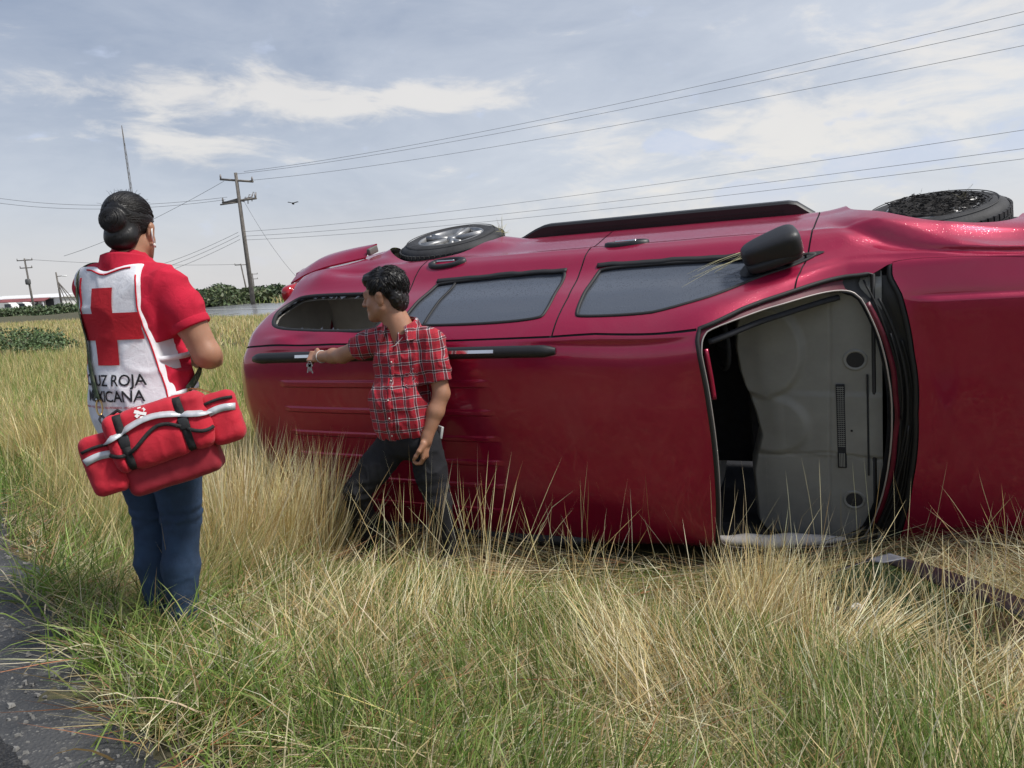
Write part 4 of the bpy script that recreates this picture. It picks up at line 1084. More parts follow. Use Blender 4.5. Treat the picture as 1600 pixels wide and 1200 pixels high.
straw('leaning_straw', 8000, (.1, 3.9, 1.1, 4.1), lambda x, y: .06+.94*sst(vnoise(np.stack([x*2.4+1, y*2.4+7, 0*x], 1)), -.1, .35), lambda p: .80+.30*nz(p, 1.4, 1), .26,
      lambda p: 1.9+2.2*nz(p, .9, 12), (.26, .46), 'pale straw stalks leaning every way before the open windshield')
# upright tufts: before the tail of the car and at the foot of the windshield pillar
def remap(x, y): return x*(1-.06*x)-.06, y*(1-.06*x)
def tufts(name, spots, label, n_each, Lr, lean=.16, rad=.14, pal=STRAW):
    P_, D_, C_ = [], [], []
    for (cx, cy, r, m, azc) in spots:
        cx, cy = remap(cx, cy)
        n = int(n_each*m); q = rng.normal(size=(n, 2))*r*rad/.14*.5; x = cx+q[:, 0]; y = cy+q[:, 1]
        k = ok_root(x, y); x, y = x[k], y[k]; q = q[k]; n = len(x)
        out = q/(r+1e-6)*.32; P_.append(np.stack([x, y, ground(x, y)-.01], 1))
        v = np.stack([out[:, 0]+.10*math.cos(azc)+rng.normal(0, lean, n), out[:, 1]+.10*math.sin(azc)+rng.normal(0, lean, n), np.ones(n)], 1)
        D_.append(v/np.linalg.norm(v, axis=1)[:, None]); C_.append(colours(pal, n))
    P_, D_, C_ = map(np.concatenate, (P_, D_, C_)); N = len(P_)
    o = blades(name, P_, D_, rng.uniform(*Lr, N)*(1-.25*rng.random(N)**2), rng.uniform(.0034, .0066, N), rng.uniform(0, .3, N), 5, C_*.95, C_, 1., .15)
    return tag(o, label, 'grass', kind='stuff')
tufts('tall_straw', [(-1.34, 3.75, .16, 1.2, 1.2), (-1.18, 3.98, .12, 1.3, 1.0), (-1.02, 4.16, .10, 1.1, .6), (-1.45, 4.25, .18, 1.0, 1.2), (-1.2, 4.5, .16, .8, 1.), (-1.62, 4.7, .2, .9, 1.5),
                     (-.42, 3.75, .10, .10, .5), (-.1, 3.85, .10, .14, .8)], 'tall pale straw standing before the tail of the wreck', 280, (.58, .86))
tufts('pillar_straw', [(1.22, 3.72, .09, 1.5, .4), (1.12, 3.45, .10, .9, .9), (1.42, 3.86, .14, .7, .6), (1.75, 3.7, .16, .5, .4), (.95, 3.75, .12, .35, 2.), (.35, 3.8, .14, .2, 1.), (2.1, 3.45, .2, .55, .4), (2.5, 3.3, .2, .5, .8)],
      'pale straw fanning up at the foot of the windshield pillar', 150, (.30, .50), .24)
tufts('front_straw', [(2.45, 2.9, .22, .25, 1.2), (2.05, 2.6, .2, .3, 1.8), (2.9, 3.3, .25, .2, .6), (1.6, 2.5, .2, .5, 1.2), (2.9, 3.95, .2, .35, .6), (1.0, 2.6, .22, .45, 2.), (.55, 3.0, .2, .4, 1.4)],
      'pale straw standing around the torn out windshield', 70, (.34, .56), .30)
GOLD = np.array([(.74, .60, .28), (.82, .70, .38), (.62, .46, .20), (.70, .60, .33), (.54, .44, .18), (.48, .48, .18)])
def leftd(x, y): return ((x < -1.35) | (y > 5.9)).astype(float)*np.clip(.5+.6*vnoise(np.stack([x*1.1, y*1.1, 0*x+2], 1)), .12, 1)
straw('verge_straw', 80000, (-4.2, -1.1, 2.3, 7.0), leftd, lambda p: .50+.35*nz(p, 1.0, 4), .18, lambda p: -.6+1.5*nz(p, .7, 9), (.40, .66), 'golden straw growing beside the road to the left', GOLD, seg=4)
p = pick(8000, -4.2, -1.1, 2.3, 7.5); N = len(p)
c = colours(GREEN, N); o = blades('verge_green', p, dirs(N, rng.uniform(0, 6.28, N), np.abs(rng.normal(.4, .25, N))), rng.uniform(.15, .38, N), rng.uniform(.004, .008, N), rng.uniform(.4, 1.6, N), 4, c*.8, c)
tag(o, 'green grass between the golden straw beside the road', 'grass', kind='stuff')
# strip just behind the woman and in front of the car's tail, greener towards the car
p = pick(26000, -2.6, -.9, 5.2, 14); N = len(p)
kg = sst(nz(p, .5, 7)+.5*(p[:, 0]+1.9), -.5, .3)
c = np.where((rng.random(N) < .25+.6*kg)[:, None], colours(GREEN, N)*1.25+np.array([.03, .04, 0]), colours(GOLD, N))
o = blades('meadow_near', p, dirs(N, rng.uniform(0, 6.28, N), np.abs(rng.normal(.25, .2, N))), rng.uniform(.3, .55, N), rng.uniform(.004, .008, N), rng.uniform(.1, .8, N), 3, c*.8, c)
tag(o, 'green and yellow meadow grass between the woman and the wreck', 'grass', kind='stuff')
# the meadow out to the far road
def meadow(name, n, box, Lr, wr, label, green=.10):
    p = pick(n, *box, lambda x, y: (road_d(x, y) < -.4)*1.0); N = len(p)
    gk = sst(nz(p, .25, 3)+.45*nz(p, .9, 5), .0, .5)
    c = np.where((rng.random(N) < green+.25*gk)[:, None], colours(GREEN, N)*1.25, colours(GOLD, N))
    o = blades(name, p, dirs(N, rng.uniform(0, 6.28, N), np.abs(rng.normal(.28, .22, N))), rng.uniform(*Lr, N)*(1+.25*nz(p, .4, 1)), rng.uniform(*wr, N), rng.uniform(.1, .7, N), 3, c*.8, c)
    tag(o, label, 'grass', kind='stuff')
meadow('meadow_grass', 75000, (-11, -2.4, 5.5, 16), (.30, .5), (.006, .012), 'yellow meadow grass left of the woman')
meadow('meadow_grass', 60000, (-30, -2, 14, 46), (.2, .36), (.015, .04), 'yellow meadow grass stretching to the far road', .12)
meadow('meadow_grass', 40000, (-4, 16, 6, 26), (.35, .6), (.012, .03), 'meadow grass behind the wreck', .35)
meadow('meadow_grass', 9000, (3.9, 9, .5, 6), (.35, .6), (.006, .012), 'meadow grass past the nose of the wreck', .4)
# verge across the far road
k = rng.random(26000)*len(RLN)*.9; i = k.astype(int); a_ = rng.uniform(8.9, 22, 26000)
x = RLN[i, 0]+RNR[i, 0]*a_+rng.normal(0, .8, 26000); y = RLN[i, 1]+RNR[i, 1]*a_+rng.normal(0, .8, 26000); kk = y < 200; x, y = x[kk], y[kk]
p = np.stack([x, y, ground(x, y)], 1); N = len(p); c = np.where((rng.random(N) < .6)[:, None], colours(GREEN, N)*1.3, colours(GOLD, N))
o = blades('verge_grass', p, dirs(N, rng.uniform(0, 6.28, N), np.abs(rng.normal(.3, .2, N))), rng.uniform(.4, .8, N), rng.uniform(.05, .12, N), rng.uniform(.1, .7, N), 2, c*.8, c)
tag(o, 'grass verge on the far side of the highway', 'grass', kind='stuff')
# coarse leafy grass over the asphalt edge, near the woman's feet and lower left
def coarse(name, n, cx, cy, r, label):
    cx, cy = remap(cx, cy)
    x = cx+rng.normal(0, r, n); y = cy+rng.normal(0, r, n); k = edge_d(x, y) < .12; x, y = x[k], y[k]
    p = np.stack([x, y, ground(x, y)-.005], 1); N = len(p); c = colours(GREEN, N)*1.15; d_ = rng.random(N) < .2; c[d_] = colours(STRAW, d_.sum())*.8
    o = blades(name, p, dirs(N, rng.uniform(0, 6.28, N), np.abs(rng.normal(.6, .3, N))), rng.uniform(.12, .34, N), rng.uniform(.004, .008, N), rng.uniform(.8, 2.2, N), 5, c*.8, c*1.1)
    tag(o, label, 'grass', kind='stuff')
coarse('coarse_grass', 900, -1.15, 2.62, .16, 'broad green blades around the woman\'s feet')
coarse('coarse_grass', 900, -.85, 2.2, .12, 'broad green blades at the broken asphalt edge')
coarse('coarse_grass', 500, -1.75, 3.05, .16, 'broad green blades left of the woman')
coarse('coarse_grass', 900, -.3, 1.9, .2, 'broad green blades low in the foreground')
coarse('coarse_grass', 900, -.45, 3.6, .25, 'broad green blades in front of the man')
coarse('coarse_grass', 1400, -3.1, 4.8, .3, 'low green weeds among the straw at the left')
# stones on the shoulder
m_stone = simple('road_stone', (.17, .165, .155), .85, noise=.35, nscale=30)
sb = MB(); r_ = np.random.default_rng(11)
for k in range(620):
    l = r_.uniform(-.8, 4.); a = abs(r_.normal(.22, .16)); x = E1[0]+ED[0]*l+EN[0]*a; y = E1[1]+ED[1]*l+EN[1]*a
    s = r_.uniform(.003, .011)*(1.8 if r_.random() < .06 else 1)
    ph = r_.uniform(0, 6.28, 6); v_ = [(x+s*math.cos(1.047*j+.3*ph[j])*r_.uniform(.7, 1.3), y+s*math.sin(1.047*j+.3*ph[j])*r_.uniform(.7, 1.3), .503) for j in range(6)]
    v_ += [(q[0]*.7+x*.3, q[1]*.7+y*.3, .503+s*r_.uniform(.5, .9)) for q in v_]
    sb.add(v_, [(j, (j+1) % 6, 6+(j+1) % 6, 6+j) for j in range(6)]+[(6, 7, 8, 9, 10, 11)])
tag(sb.build('gravel', m_stone, None, False), 'loose pale gravel on the asphalt shoulder', 'gravel', kind='stuff')

# single long stalks standing out against the car
p = pick(260, -1.4, 3.3, 2.9, 4.3); N = len(p); c = colours(STRAW, N)
o = blades('stray_straw', p, dirs(N, rng.uniform(0, 6.28, N), np.abs(rng.normal(.38, .28, N))), rng.uniform(.35, .72, N), rng.uniform(.0030, .0048, N), rng.uniform(0, .35, N), 6, c*.9, c, 1., .45)
tag(o, 'single long straw stalks rising in front of the wreck', 'grass', kind='stuff')
# ---------------------------------------------------------------- sculpting with distance fields
def V3(*a): return np.array(a, float)
def sd_cone(p, a, b, r1, r2):
    a, b = np.asarray(a, float), np.asarray(b, float); ab = b-a; L2 = ab@ab
    t = np.clip(((p-a)@ab)/L2, 0, 1); q = p-(a+t[..., None]*ab)
    return np.sqrt((q*q).sum(-1))-(r1+(r2-r1)*t)
def sd_ell(p, c, r, rot=None):
    q = p-np.asarray(c, float)
    if rot is not None: q = q@np.asarray(rot, float)            # columns = local axes
    r = np.asarray(r, float); k0 = np.sqrt(((q/r)**2).sum(-1)); k1 = np.sqrt(((q/(r*r))**2).sum(-1))+1e-9
    return k0*(k0-1)/k1
def sd_box(p, c, h, rad, rot=None):
    q = p-np.asarray(c, float)
    if rot is not None: q = q@np.asarray(rot, float)
    d = np.abs(q)-(np.asarray(h, float)-rad)
    return np.sqrt((np.maximum(d, 0)**2).sum(-1))+np.minimum(d.max(-1), 0)-rad
def smin(a, b, k):
    h = np.clip(.5+.5*(b-a)/k, 0, 1); return b*(1-h)+a*h-k*h*(1-h)
def smax(a, b, k): return -smin(-a, -b, k)
class Field:
    """a smooth union of primitives; prims: (kind, args, blend)"""
    def __init__(s): s.pr = []; s.post = None
    def cone(s, a, b, r1, r2, k=.03): s.pr.append(('c', (a, b, r1, r2), k)); return s
    def chain(s, pts, rs, k=.02):
        for i in range(len(pts)-1): s.cone(pts[i], pts[i+1], rs[i], rs[i+1], k)
        return s
    def ell(s, c, r, rot=None, k=.03): s.pr.append(('e', (c, r, rot), k)); return s
    def box(s, c, h, rad, rot=None, k=.02): s.pr.append(('b', (c, h, rad, rot), k)); return s
    def cut(s, c, r, rot=None, k=.01): s.pr.append(('x', (c, r, rot), k)); return s
    def _f(s, kind, a, p):
        return sd_cone(p, *a) if kind == 'c' else sd_box(p, *a) if kind == 'b' else sd_ell(p, *a)
    def bounds(s):
        lo, hi = [], []
        for kind, a, k in s.pr:
            if kind == 'x': continue
            if kind == 'c': r = max(a[2], a[3]); q = np.array([a[0], a[1]], float); lo.append(q.min(0)-r); hi.append(q.max(0)+r)
            else: r = np.linalg.norm(a[1]) if a[-1] is not None else np.asarray(a[1]); lo.append(np.asarray(a[0])-r); hi.append(np.asarray(a[0])+r)
        return np.min(lo, 0)-.03, np.max(hi, 0)+.03
    def __call__(s, p):
        D = np.full(p.shape[:-1], .5)
        for kind, a, k in s.pr:
            d = s._f(kind, a, p); D = smax(D, -d, k) if kind == 'x' else smin(D, d, k)
        return s.post(p, D) if s.post else D
    def grid(s, h, lo=None, hi=None):
        l, u = s.bounds(); lo = l if lo is None else np.asarray(lo); hi = u if hi is None else np.asarray(hi)
        n = np.ceil((hi-lo)/h).astype(int)+1
        ax = [lo[i]+h*np.arange(n[i]) for i in range(3)]
        D = np.full(n, .08)
        for kind, a, k in s.pr:
            m = .05+k
            if kind == 'c': r = max(a[2], a[3]); q = np.array([a[0], a[1]], float); l_, u_ = q.min(0)-r-m, q.max(0)+r+m
            else: r = np.linalg.norm(a[1]) if a[-1] is not None else np.asarray(a[1]); l_, u_ = np.asarray(a[0])-r-m, np.asarray(a[0])+r+m
            i0 = np.clip(np.floor((l_-lo)/h).astype(int), 0, n); i1 = np.clip(np.ceil((u_-lo)/h).astype(int)+1, 0, n)
            if (i1 <= i0).any(): continue
            sl = tuple(slice(a_, b_) for a_, b_ in zip(i0, i1))
            P = np.stack(np.meshgrid(*[ax[i][sl[i]] for i in range(3)], indexing='ij'), -1)
            d = s._f(kind, a, P); D[sl] = smax(D[sl], -d, k) if kind == 'x' else smin(D[sl], d, k)
        if s.post:
            P = np.stack(np.meshgrid(*ax, indexing='ij'), -1); D = s.post(P, D)
        return D, lo
def nets(D, lo, h):
    """surface nets"""
    S = D < 0; n = np.array(D.shape)
    c = np.zeros(n-1, np.int8)
    for i in (0, 1):
        for j in (0, 1):
            for k in (0, 1): c += S[i:n[0]-1+i, j:n[1]-1+j, k:n[2]-1+k]
    act = (c > 0) & (c < 8); idx = -np.ones(n-1, np.int64); A = np.argwhere(act); idx[act] = np.arange(len(A))
    acc = np.zeros((len(A), 3)); cnt = np.zeros(len(A))
    corners = [(i, j, k) for i in (0, 1) for j in (0, 1) for k in (0, 1)]
    for a in corners:
        for ax in range(3):
            if a[ax] == 1: continue
            b = list(a); b[ax] = 1
            da = D[A[:, 0]+a[0], A[:, 1]+a[1], A[:, 2]+a[2]]; db = D[A[:, 0]+b[0], A[:, 1]+b[1], A[:, 2]+b[2]]
            m = (da < 0) != (db < 0); t = np.where(m, da/(da-db+1e-12*(da == db)), 0)
            pt = np.array(a, float)[None].repeat(len(A), 0); pt[:, ax] += t
            acc += pt*m[:, None]; cnt += m
    V = lo+(A+acc/cnt[:, None])*h
    Fq = []
    for ax in range(3):
        u, v = (ax+1) % 3, (ax+2) % 3
        sl0 = [slice(None)]*3; sl1 = [slice(None)]*3; sl0[ax] = slice(0, -1); sl1[ax] = slice(1, None)
        s0, s1 = S[tuple(sl0)], S[tuple(sl1)]
        E = np.argwhere(s0 != s1); E = E[(E[:, u] > 0) & (E[:, v] > 0) & (E[:, u] < n[u]-1) & (E[:, v] < n[v]-1)]
        inside = s0[tuple(E.T)]
        q = []
        for du, dv in ((0, 0), (-1, 0), (-1, -1), (0, -1)):
            e = E.copy(); e[:, u] += du; e[:, v] += dv; q.append(idx[tuple(e.T)])
        q = np.stack(q, 1); q[~inside] = q[~inside][:, ::-1]; Fq.append(q)
    Fq = np.concatenate(Fq); Fq = Fq[(Fq >= 0).all(1)]
    return V, Fq
def sculpt(name, field, h, mat, parent=None, lo=None, hi=None, smooth_it=1):
    D, l = field.grid(h, lo, hi); V, Fq = nets(D, l, h)
    for _ in range(smooth_it):
        S_ = np.zeros_like(V); c_ = np.zeros(len(V))
        for a in range(4):
            for b in ((a+1) % 4, (a-1) % 4): np.add.at(S_, Fq[:, a], V[Fq[:, b]]); np.add.at(c_, Fq[:, a], 1)
        V = V*.5+S_/np.maximum(c_, 1)[:, None]*.5
    return mesh(name, V, Fq, mat, parent)
def frame(fwd, up=(0, 0, 1)):
    f = np.array(fwd, float); f /= np.linalg.norm(f); r = np.cross(f, up); r /= np.linalg.norm(r); u = np.cross(r, f)
    return np.stack([r, f, u], 1)                               # columns right, forward, up
def head(Fd, c, A, k=1.0):
    """head prims; c = head centre, A = frame(right, forward, up)"""
    W = lambda x, y, z: c+A@(np.array([x, y, z], float)*k)
    r = lambda *a: np.array(a)*k
    Fd.ell(W(0, -.014, .040), r(.074, .096, .086), A, .02)
    Fd.ell(W(0, .030, -.030), r(.060, .064, .082), A, .03)
    Fd.ell(W(0, .066, -.088), r(.026, .022, .022), A, .03)
    for s in (-1, 1):
        Fd.ell(W(s*.034, .052, -.030), r(.026, .026, .026), A, .02)
        Fd.cone(W(s*.055, .0, -.055), W(s*.020, .070, -.088), .020*k, .018*k, .03)
        Fd.cut(W(s*.031, .096, .008), r(.019, .014, .012), A, .012)
        Fd.ell(W(s*.031, .079, .008), r(.0125, .0125, .0125), A, .003)
        Fd.ell(W(s*.077, -.008, -.008), r(.010, .022, .034), A, .006)
        Fd.ell(W(s*.083, -.012, .010), r(.008, .018, .016), A, .006)
    Fd.cone(W(-.032, .084, .030), W(.032, .084, .030), .010*k, .010*k, .02)
    Fd.cone(W(0, .088, .018), W(0, .112, -.022), .009*k, .0125*k, .012)
    for s in (-1, 1): Fd.ell(W(s*.012, .100, -.026), r(.009, .011, .008), A, .006)
    Fd.cone(W(-.018, .089, -.052), W(.018, .089, -.052), .0075*k, .0075*k, .008)
    Fd.cone(W(-.015, .087, -.064), W(.015, .087, -.064), .008*k, .008*k, .006)
    return W
def hand(Fd, wrist, d, palm_n, side, curl, k=1.0, thumb=True):
    """palm + four fingers + thumb. d: direction of the hand, palm_n: where the palm faces, side: thumb side"""
    d, n, s = [np.array(v, float)/np.linalg.norm(v) for v in (d, palm_n, side)]
    A = np.stack([s, d, n], 1)
    Fd.cone(wrist-d*.02, wrist+d*.02, .024*k, .025*k, .02)
    Fd.box(wrist+d*.055*k, np.array([.041, .048, .014])*k, .012*k, A, .015)
    for i, (off, ln) in enumerate(((.031, .072), (.011, .080), (-.010, .075), (-.029, .060))):
        b = wrist+d*.098*k+s*off*k; pts = [b-d*.02]; a = 0; p = b; pts.append(p)
        for j, f_ in enumerate((.45, .30, .25)):
            a += curl[j] if hasattr(curl, '__len__') else curl
            dd = d*math.cos(a)+n*math.sin(a); p = p+dd*ln*f_*k; pts.append(p)
        rr = np.array([.0098, .0096, .0088, .0082, .0072])*k
        for j in range(4): Fd.cone(pts[j], pts[j+1], rr[j], rr[j+1], .004)
    if thumb:
        b = wrist+d*.025*k+s*.030*k; p1 = b+(s*.6+d*.75+n*.25)*.042*k; p2 = p1+(s*.1+d*.85+n*.5)*.034*k; p3 = p2+(d*.8+n*.6-s*.2)*.024*k
        for a_, b_, r1, r2 in ((b, p1, .017, .0125), (p1, p2, .0118, .0105), (p2, p3, .0105, .0085)): Fd.cone(a_, b_, r1*k, r2*k, .008)

# materials for people
m_skin, T, B = material('skin')
n1 = T.noise(T.coord(), 14, 5, .6); n2 = T.noise(T.coord(), 260, 3, .6)
T.l.new(T.mix(T.ramp(n1, .3, .7), (.33, .165, .098), (.42, .215, .135)), B.inputs['Base Color'])
B.inputs['Roughness'].default_value = .48; B.inputs['Subsurface Weight'].default_value = .12
B.inputs['Subsurface Radius'].default_value = (.02, .008, .004); B.inputs['Subsurface Scale'].default_value = .5
T.l.new(T.bump(n2, .25, .002), B.inputs['Normal'])
m_hair, T, B = material('black_hair')
o_ = T.coord(); wv = T.noise(T.vm('MULTIPLY', o_, (260, 260, 30)), 1, 3, .6)
T.l.new(T.mix(wv, (.004, .0035, .0035), (.012, .010, .009)), B.inputs['Base Color']); B.inputs['Roughness'].default_value = .42
T.l.new(T.bump(wv, .5, .003), B.inputs['Normal'])
def cloth(name, col, var=.12, weave=900, rough=.9, bs=.45, sheen=.0):
    m, T, B = material(name); o_ = T.coord()
    T.l.new(T.scale(T.comb(*col), T.ramp(T.noise(o_, 9, 5, .6), .3, .7, 1-var, 1+var)), B.inputs['Base Color'])
    B.inputs['Roughness'].default_value = rough; B.inputs['Sheen Weight'].default_value = sheen; B.inputs['Sheen Roughness'].default_value = .5
    h = T.m('ADD', T.m('MULTIPLY', T.noise(o_, weave, 2, .5), .35), T.noise(o_, 26, 5, .6, .8))
    T.l.new(T.bump(h, bs, .012), B.inputs['Normal']); return m
m_polo = cloth('red_polo_cloth', (.52, .006, .035))
m_vest = cloth('white_vest_cloth', (.80, .80, .84), .03)
m_redprint = cloth('red_print', (.50, .010, .022), .05)
m_blackprint = simple('black_print', (.012, .012, .016), .8)
m_piping = cloth('red_piping', (.62, .012, .030), .04)
m_jeans = cloth('blue_denim', (.019, .042, .088), .35, 1400, .9, .35)
m_blackjeans = cloth('black_denim', (.008, .0085, .012), .3, 1400, .9, .35)
m_shoe = simple('dark_shoe', (.02, .02, .022), .6)

# ---- the woman in the vest, seen from behind
WX0, WY0 = -1.325, 2.93; WG = float(ground(WX0, WY0))
yaw_w = R(19)
fw = np.array([math.sin(yaw_w), math.cos(yaw_w), 0]); rt_w = np.array([math.cos(yaw_w), -math.sin(yaw_w), 0])
def Wm(x, y, z): return np.array([WX0, WY0, WG])+rt_w*x+fw*y+np.array([-.035*z, 0, z])
Aw = np.stack([rt_w, fw, [0, 0, 1.]], 1)
woman = thing('person', 'woman seen from behind, black hair bun, white vest with a red cross over red polo', 'person', (WX0, WY0, WG))
OW = Matrix.Translation((-WX0, -WY0, -WG))
def into(o, x, y, z):
    """vertices were made in world space: make them relative to the parent's location"""
    me = o.data; n = len(me.vertices); a = np.empty(n*3, np.float32); me.vertices.foreach_get('co', a)
    a = a.reshape(-1, 3)-np.array([x, y, z], np.float32); me.vertices.foreach_set('co', a.ravel()); me.update(); return o
iw = lambda o: into(o, WX0, WY0, WG)
B_ = Field()
hc = Wm(.0, .045, 1.525)
Ah = frame(fw*.96-rt_w*.30+np.array([0, 0, -.10]))
HW = head(B_, hc, Ah, .98)
B_.cone(hc+Ah@V3(0, -.015, -.05), Wm(0, .0, 1.36), .056, .068, .03)
B_.ell(Wm(0, 0, 1.24), (.155, .085, .16), Aw, .03)
rs, re, rw = Wm(.188, .0, 1.315), Wm(.278, .03, 1.07), Wm(.13, .24, 1.03)
ls, le, lw = Wm(-.178, .0, 1.325), Wm(-.215, .20, 1.08), Wm(-.06, .27, 1.10)
B_.chain([rs, rs*.5+re*.5, re], [.056, .055, .047]).chain([re, re*.6+rw*.4, rw], [.047, .043, .027])
B_.chain([ls, ls*.5+le*.5, le], [.056, .052, .044]).chain([le, le*.6+lw*.4, lw], [.044, .040, .026])
hand(B_, rw, (lw-rw)+np.array([0, 0, -.05]), -fw, np.array([0, 0, 1.]), .45, .92)
hand(B_, lw, rw-lw, -fw, np.array([0, 0, 1.]), .5, .92)
iw(sculpt('body', B_, .0052, m_skin, woman))
# hair: drawn back smooth, with a round bun
Hh = Field()
Hh.ell(hc+Ah@V3(0, -.022, .046), (.083, .098, .090), Ah, .02)
Hh.cut(hc+Ah@V3(0, .115, -.03), (.088, .085, .125), Ah, .015)
Hh.ell(hc+Ah@V3(0, -.075, -.035), (.060, .045, .050), Ah, .03)
bun = hc+Ah@V3(-.006, -.116, .018); Hh.ell(bun, (.043, .036, .044), Ah, .006)
def hair_post(p, D):
    q = (p-hc)@Ah; b = (p-bun)@Ah; inb = (np.linalg.norm(b, axis=-1) < .062)
    th = np.arctan2(q[..., 2]-.02, q[..., 0]); rr_ = np.linalg.norm(q-np.array([0, -.1, .01]), axis=-1)
    s_ = .0006*vnoise(q*[60, 18, 30])
    tb = np.arctan2(b[..., 2], b[..., 0]); s2 = np.sin(np.linalg.norm(b[..., [0, 2]], axis=-1)*260+tb*2)*.0012
    return D+np.where(inb, s2, s_)
Hh.post = hair_post
iw(sculpt('hair', Hh, .0038, m_hair, woman))
st_m = MB(); r_ = np.random.default_rng(31); E_ = np.array([.083, .098, .090]); vb = np.array([-.05, -1., -.02]); vb /= np.linalg.norm(vb)
for k in range(620):
    v = r_.normal(size=3); v /= np.linalg.norm(v)
    if v[1] > .55 and v[2] < .35: continue
    if v[2] < -.75 or v@vb > .93: continue
    pts = []
    for t in np.linspace(0, 1, 9):
        q = v*(1-t)+vb*t*1.02; q[2] += .10*math.sin(math.pi*t)*np.sign(v[2]); q /= np.linalg.norm(q)
        if q@vb > .90: break
        pts.append(hc+Ah@(np.array([0, -.022, .046])+q*E_*(1.004+.010*r_.random())))
    if len(pts) > 2: st_m.tube(pts, [.0013]*(len(pts)-1)+[.0007], 4, False)
bl_ = Ah.T@(bun-hc)
for k in range(110):
    rr_ = r_.uniform(.010, .042); tl = r_.normal(0, .22, 2); ph0 = r_.uniform(0, 6.28); pts = []
    for a in np.linspace(ph0, ph0+r_.uniform(2.5, 5.5), 14):
        x_, z_ = rr_*math.cos(a), rr_*math.sin(a); dep = -.036*math.sqrt(max(0, 1-(rr_/.0445)**2))
        pts.append(hc+Ah@(bl_+np.array([x_*1.02, dep+tl[0]*x_*.2+.0, z_*1.02])))
    st_m.tube(pts, .0013, 4, False)
o = iw(st_m.build('hair_strands', m_hair, woman)); o['kind'] = 'stuff'
mbh = MB(); r_ = np.random.default_rng(9)
for k in range(46):
    a = r_.uniform(-1.2, 1.2); q0 = hc+Ah@V3(.075*math.sin(a), -.02+r_.uniform(-.05, .03), .045+.083*math.cos(a)); v = np.array([r_.normal(0, 1), r_.normal(0, 1), r_.uniform(0, 1.2)]); v /= np.linalg.norm(v)
    mbh.tube([q0, q0+v*.012+[0, 0, .004], q0+v*.028], [.0007, .0005, .0003], 4)
fh = iw(mbh.build('flyaway_hair', m_hair, woman)); fh['kind'] = 'stuff'
# face mask straps and a pearl earring on the right
ear = hc+Ah@V3(.082, -.004, -.012)
MK = MB().tube([ear+Ah@V3(.002, -.012, .018), ear+Ah@V3(.006, -.022, 0), ear+Ah@V3(.004, -.014, -.026), ear+Ah@V3(-.012, .04, -.045)], .0028, 6)
iw(MK.build('mask_strap', simple('white_elastic', (.75, .75, .75), .8), woman))
V, Fc = superell(ear+Ah@V3(.003, .0, -.044), (.005, .005, .007), 1, Matrix.Identity(3), 10, 8); iw(mesh('earring', V, Fc, simple('pearl', (.7, .68, .65), .25), woman))
# torso shape shared by polo and vest
def torso(Fd, g=0.):
    Fd.ell(Wm(0, .0, 1.235), (.184+g, .118+g, .175+g), Aw, .04)
    Fd.ell(Wm(0, .012, 1.05), (.178+g, .130+g, .17+g), Aw, .05)
    Fd.ell(Wm(.0, .010, .885), (.194+g, .142+g, .19+g), Aw, .05)
    Fd.cone(Wm(-.13, -.005, 1.345), Wm(.13, -.005, 1.335), .062+g, .062+g, .05)
    return Fd
def folds(p, amp, o=0., fz=1.0):
    q = np.stack([p[..., 0]*7+o, p[..., 1]*7, p[..., 2]*5*fz], -1); w = vnoise(q+.6*vnoise(q*.7+3)[..., None]); w2 = vnoise(q*2.1+7+.5*w[..., None])
    r1 = np.clip(1-np.abs(w)*2.2, 0, 1)**2; r2 = np.clip(1-np.abs(w2)*2.4, 0, 1)**2
    return amp*(.4-1.1*r1-.75*r2+.25*w)
Sh = torso(Field(), .008)
for s_, e_, el_ in ((rs, re, .60), (ls, le, .60)):
    Sh.chain([s_, s_+(e_-s_)*el_*.5, s_+(e_-s_)*el_], [.062, .065, .064], .035)
Sh.cone(Wm(0, -.005, 1.36), Wm(0, .01, 1.405), .075, .070, .03)
def polo_post(p, D):
    D = D+folds(p, .0075)
    D = np.maximum(D, -(p[..., 2]-(WG+.875)))                     # hem
    for s_, e_, el_ in ((rs, re, .60), (ls, le, .60)):             # sleeve ends
        ax = (e_-s_)/np.linalg.norm(e_-s_); t = (p-s_)@ax; near = np.linalg.norm(p-(s_+ax*np.linalg.norm(e_-s_)*el_), axis=-1) < .16
        D = np.where(near, np.maximum(D, t-np.linalg.norm(e_-s_)*el_), D)
    return D
Sh.post = polo_post
polo = iw(sculpt('polo_shirt', Sh, .0065, m_polo, woman))
# collar
cb = MB(); n_ = 40; V = []
for i in range(n_):
    a = 2*math.pi*i/n_; c_ = Wm(0, .005, 1.40); d_ = rt_w*math.cos(a)*.078+fw*math.sin(a)*.076
    zt = .034-.012*math.sin(a); V += [c_+d_*.92+[0, 0, zt], c_+d_*1.12+[0, 0, zt-.006], c_+d_*1.32+[0, 0, -.018+.006*math.sin(3*a)], c_+d_*1.24+[0, 0, -.022]]
Fc = [[i*4+j, ((i+1) % n_)*4+j, ((i+1) % n_)*4+(j+1) % 4, i*4+(j+1) % 4] for i in range(n_) for j in range(4)]
iw(autosmooth(mesh('collar', V, Fc, m_polo, polo), 50))
# sleeve cuff bands
for s_, e_ in ((rs, re), (ls, le)):
    ax = (e_-s_)/np.linalg.norm(e_-s_); c_ = s_+ax*np.linalg.norm(e_-s_)*.60; M_ = Matrix.Translation(c_) @ Vector(ax).to_track_quat('Z', 'Y').to_matrix().to_4x4()
    iw(MB().lathe([(.0650, -.030), (.0675, -.026), (.068, -.004), (.064, .002), (.056, -.004)], 32, M_).build('sleeve_cuff', m_polo, polo))
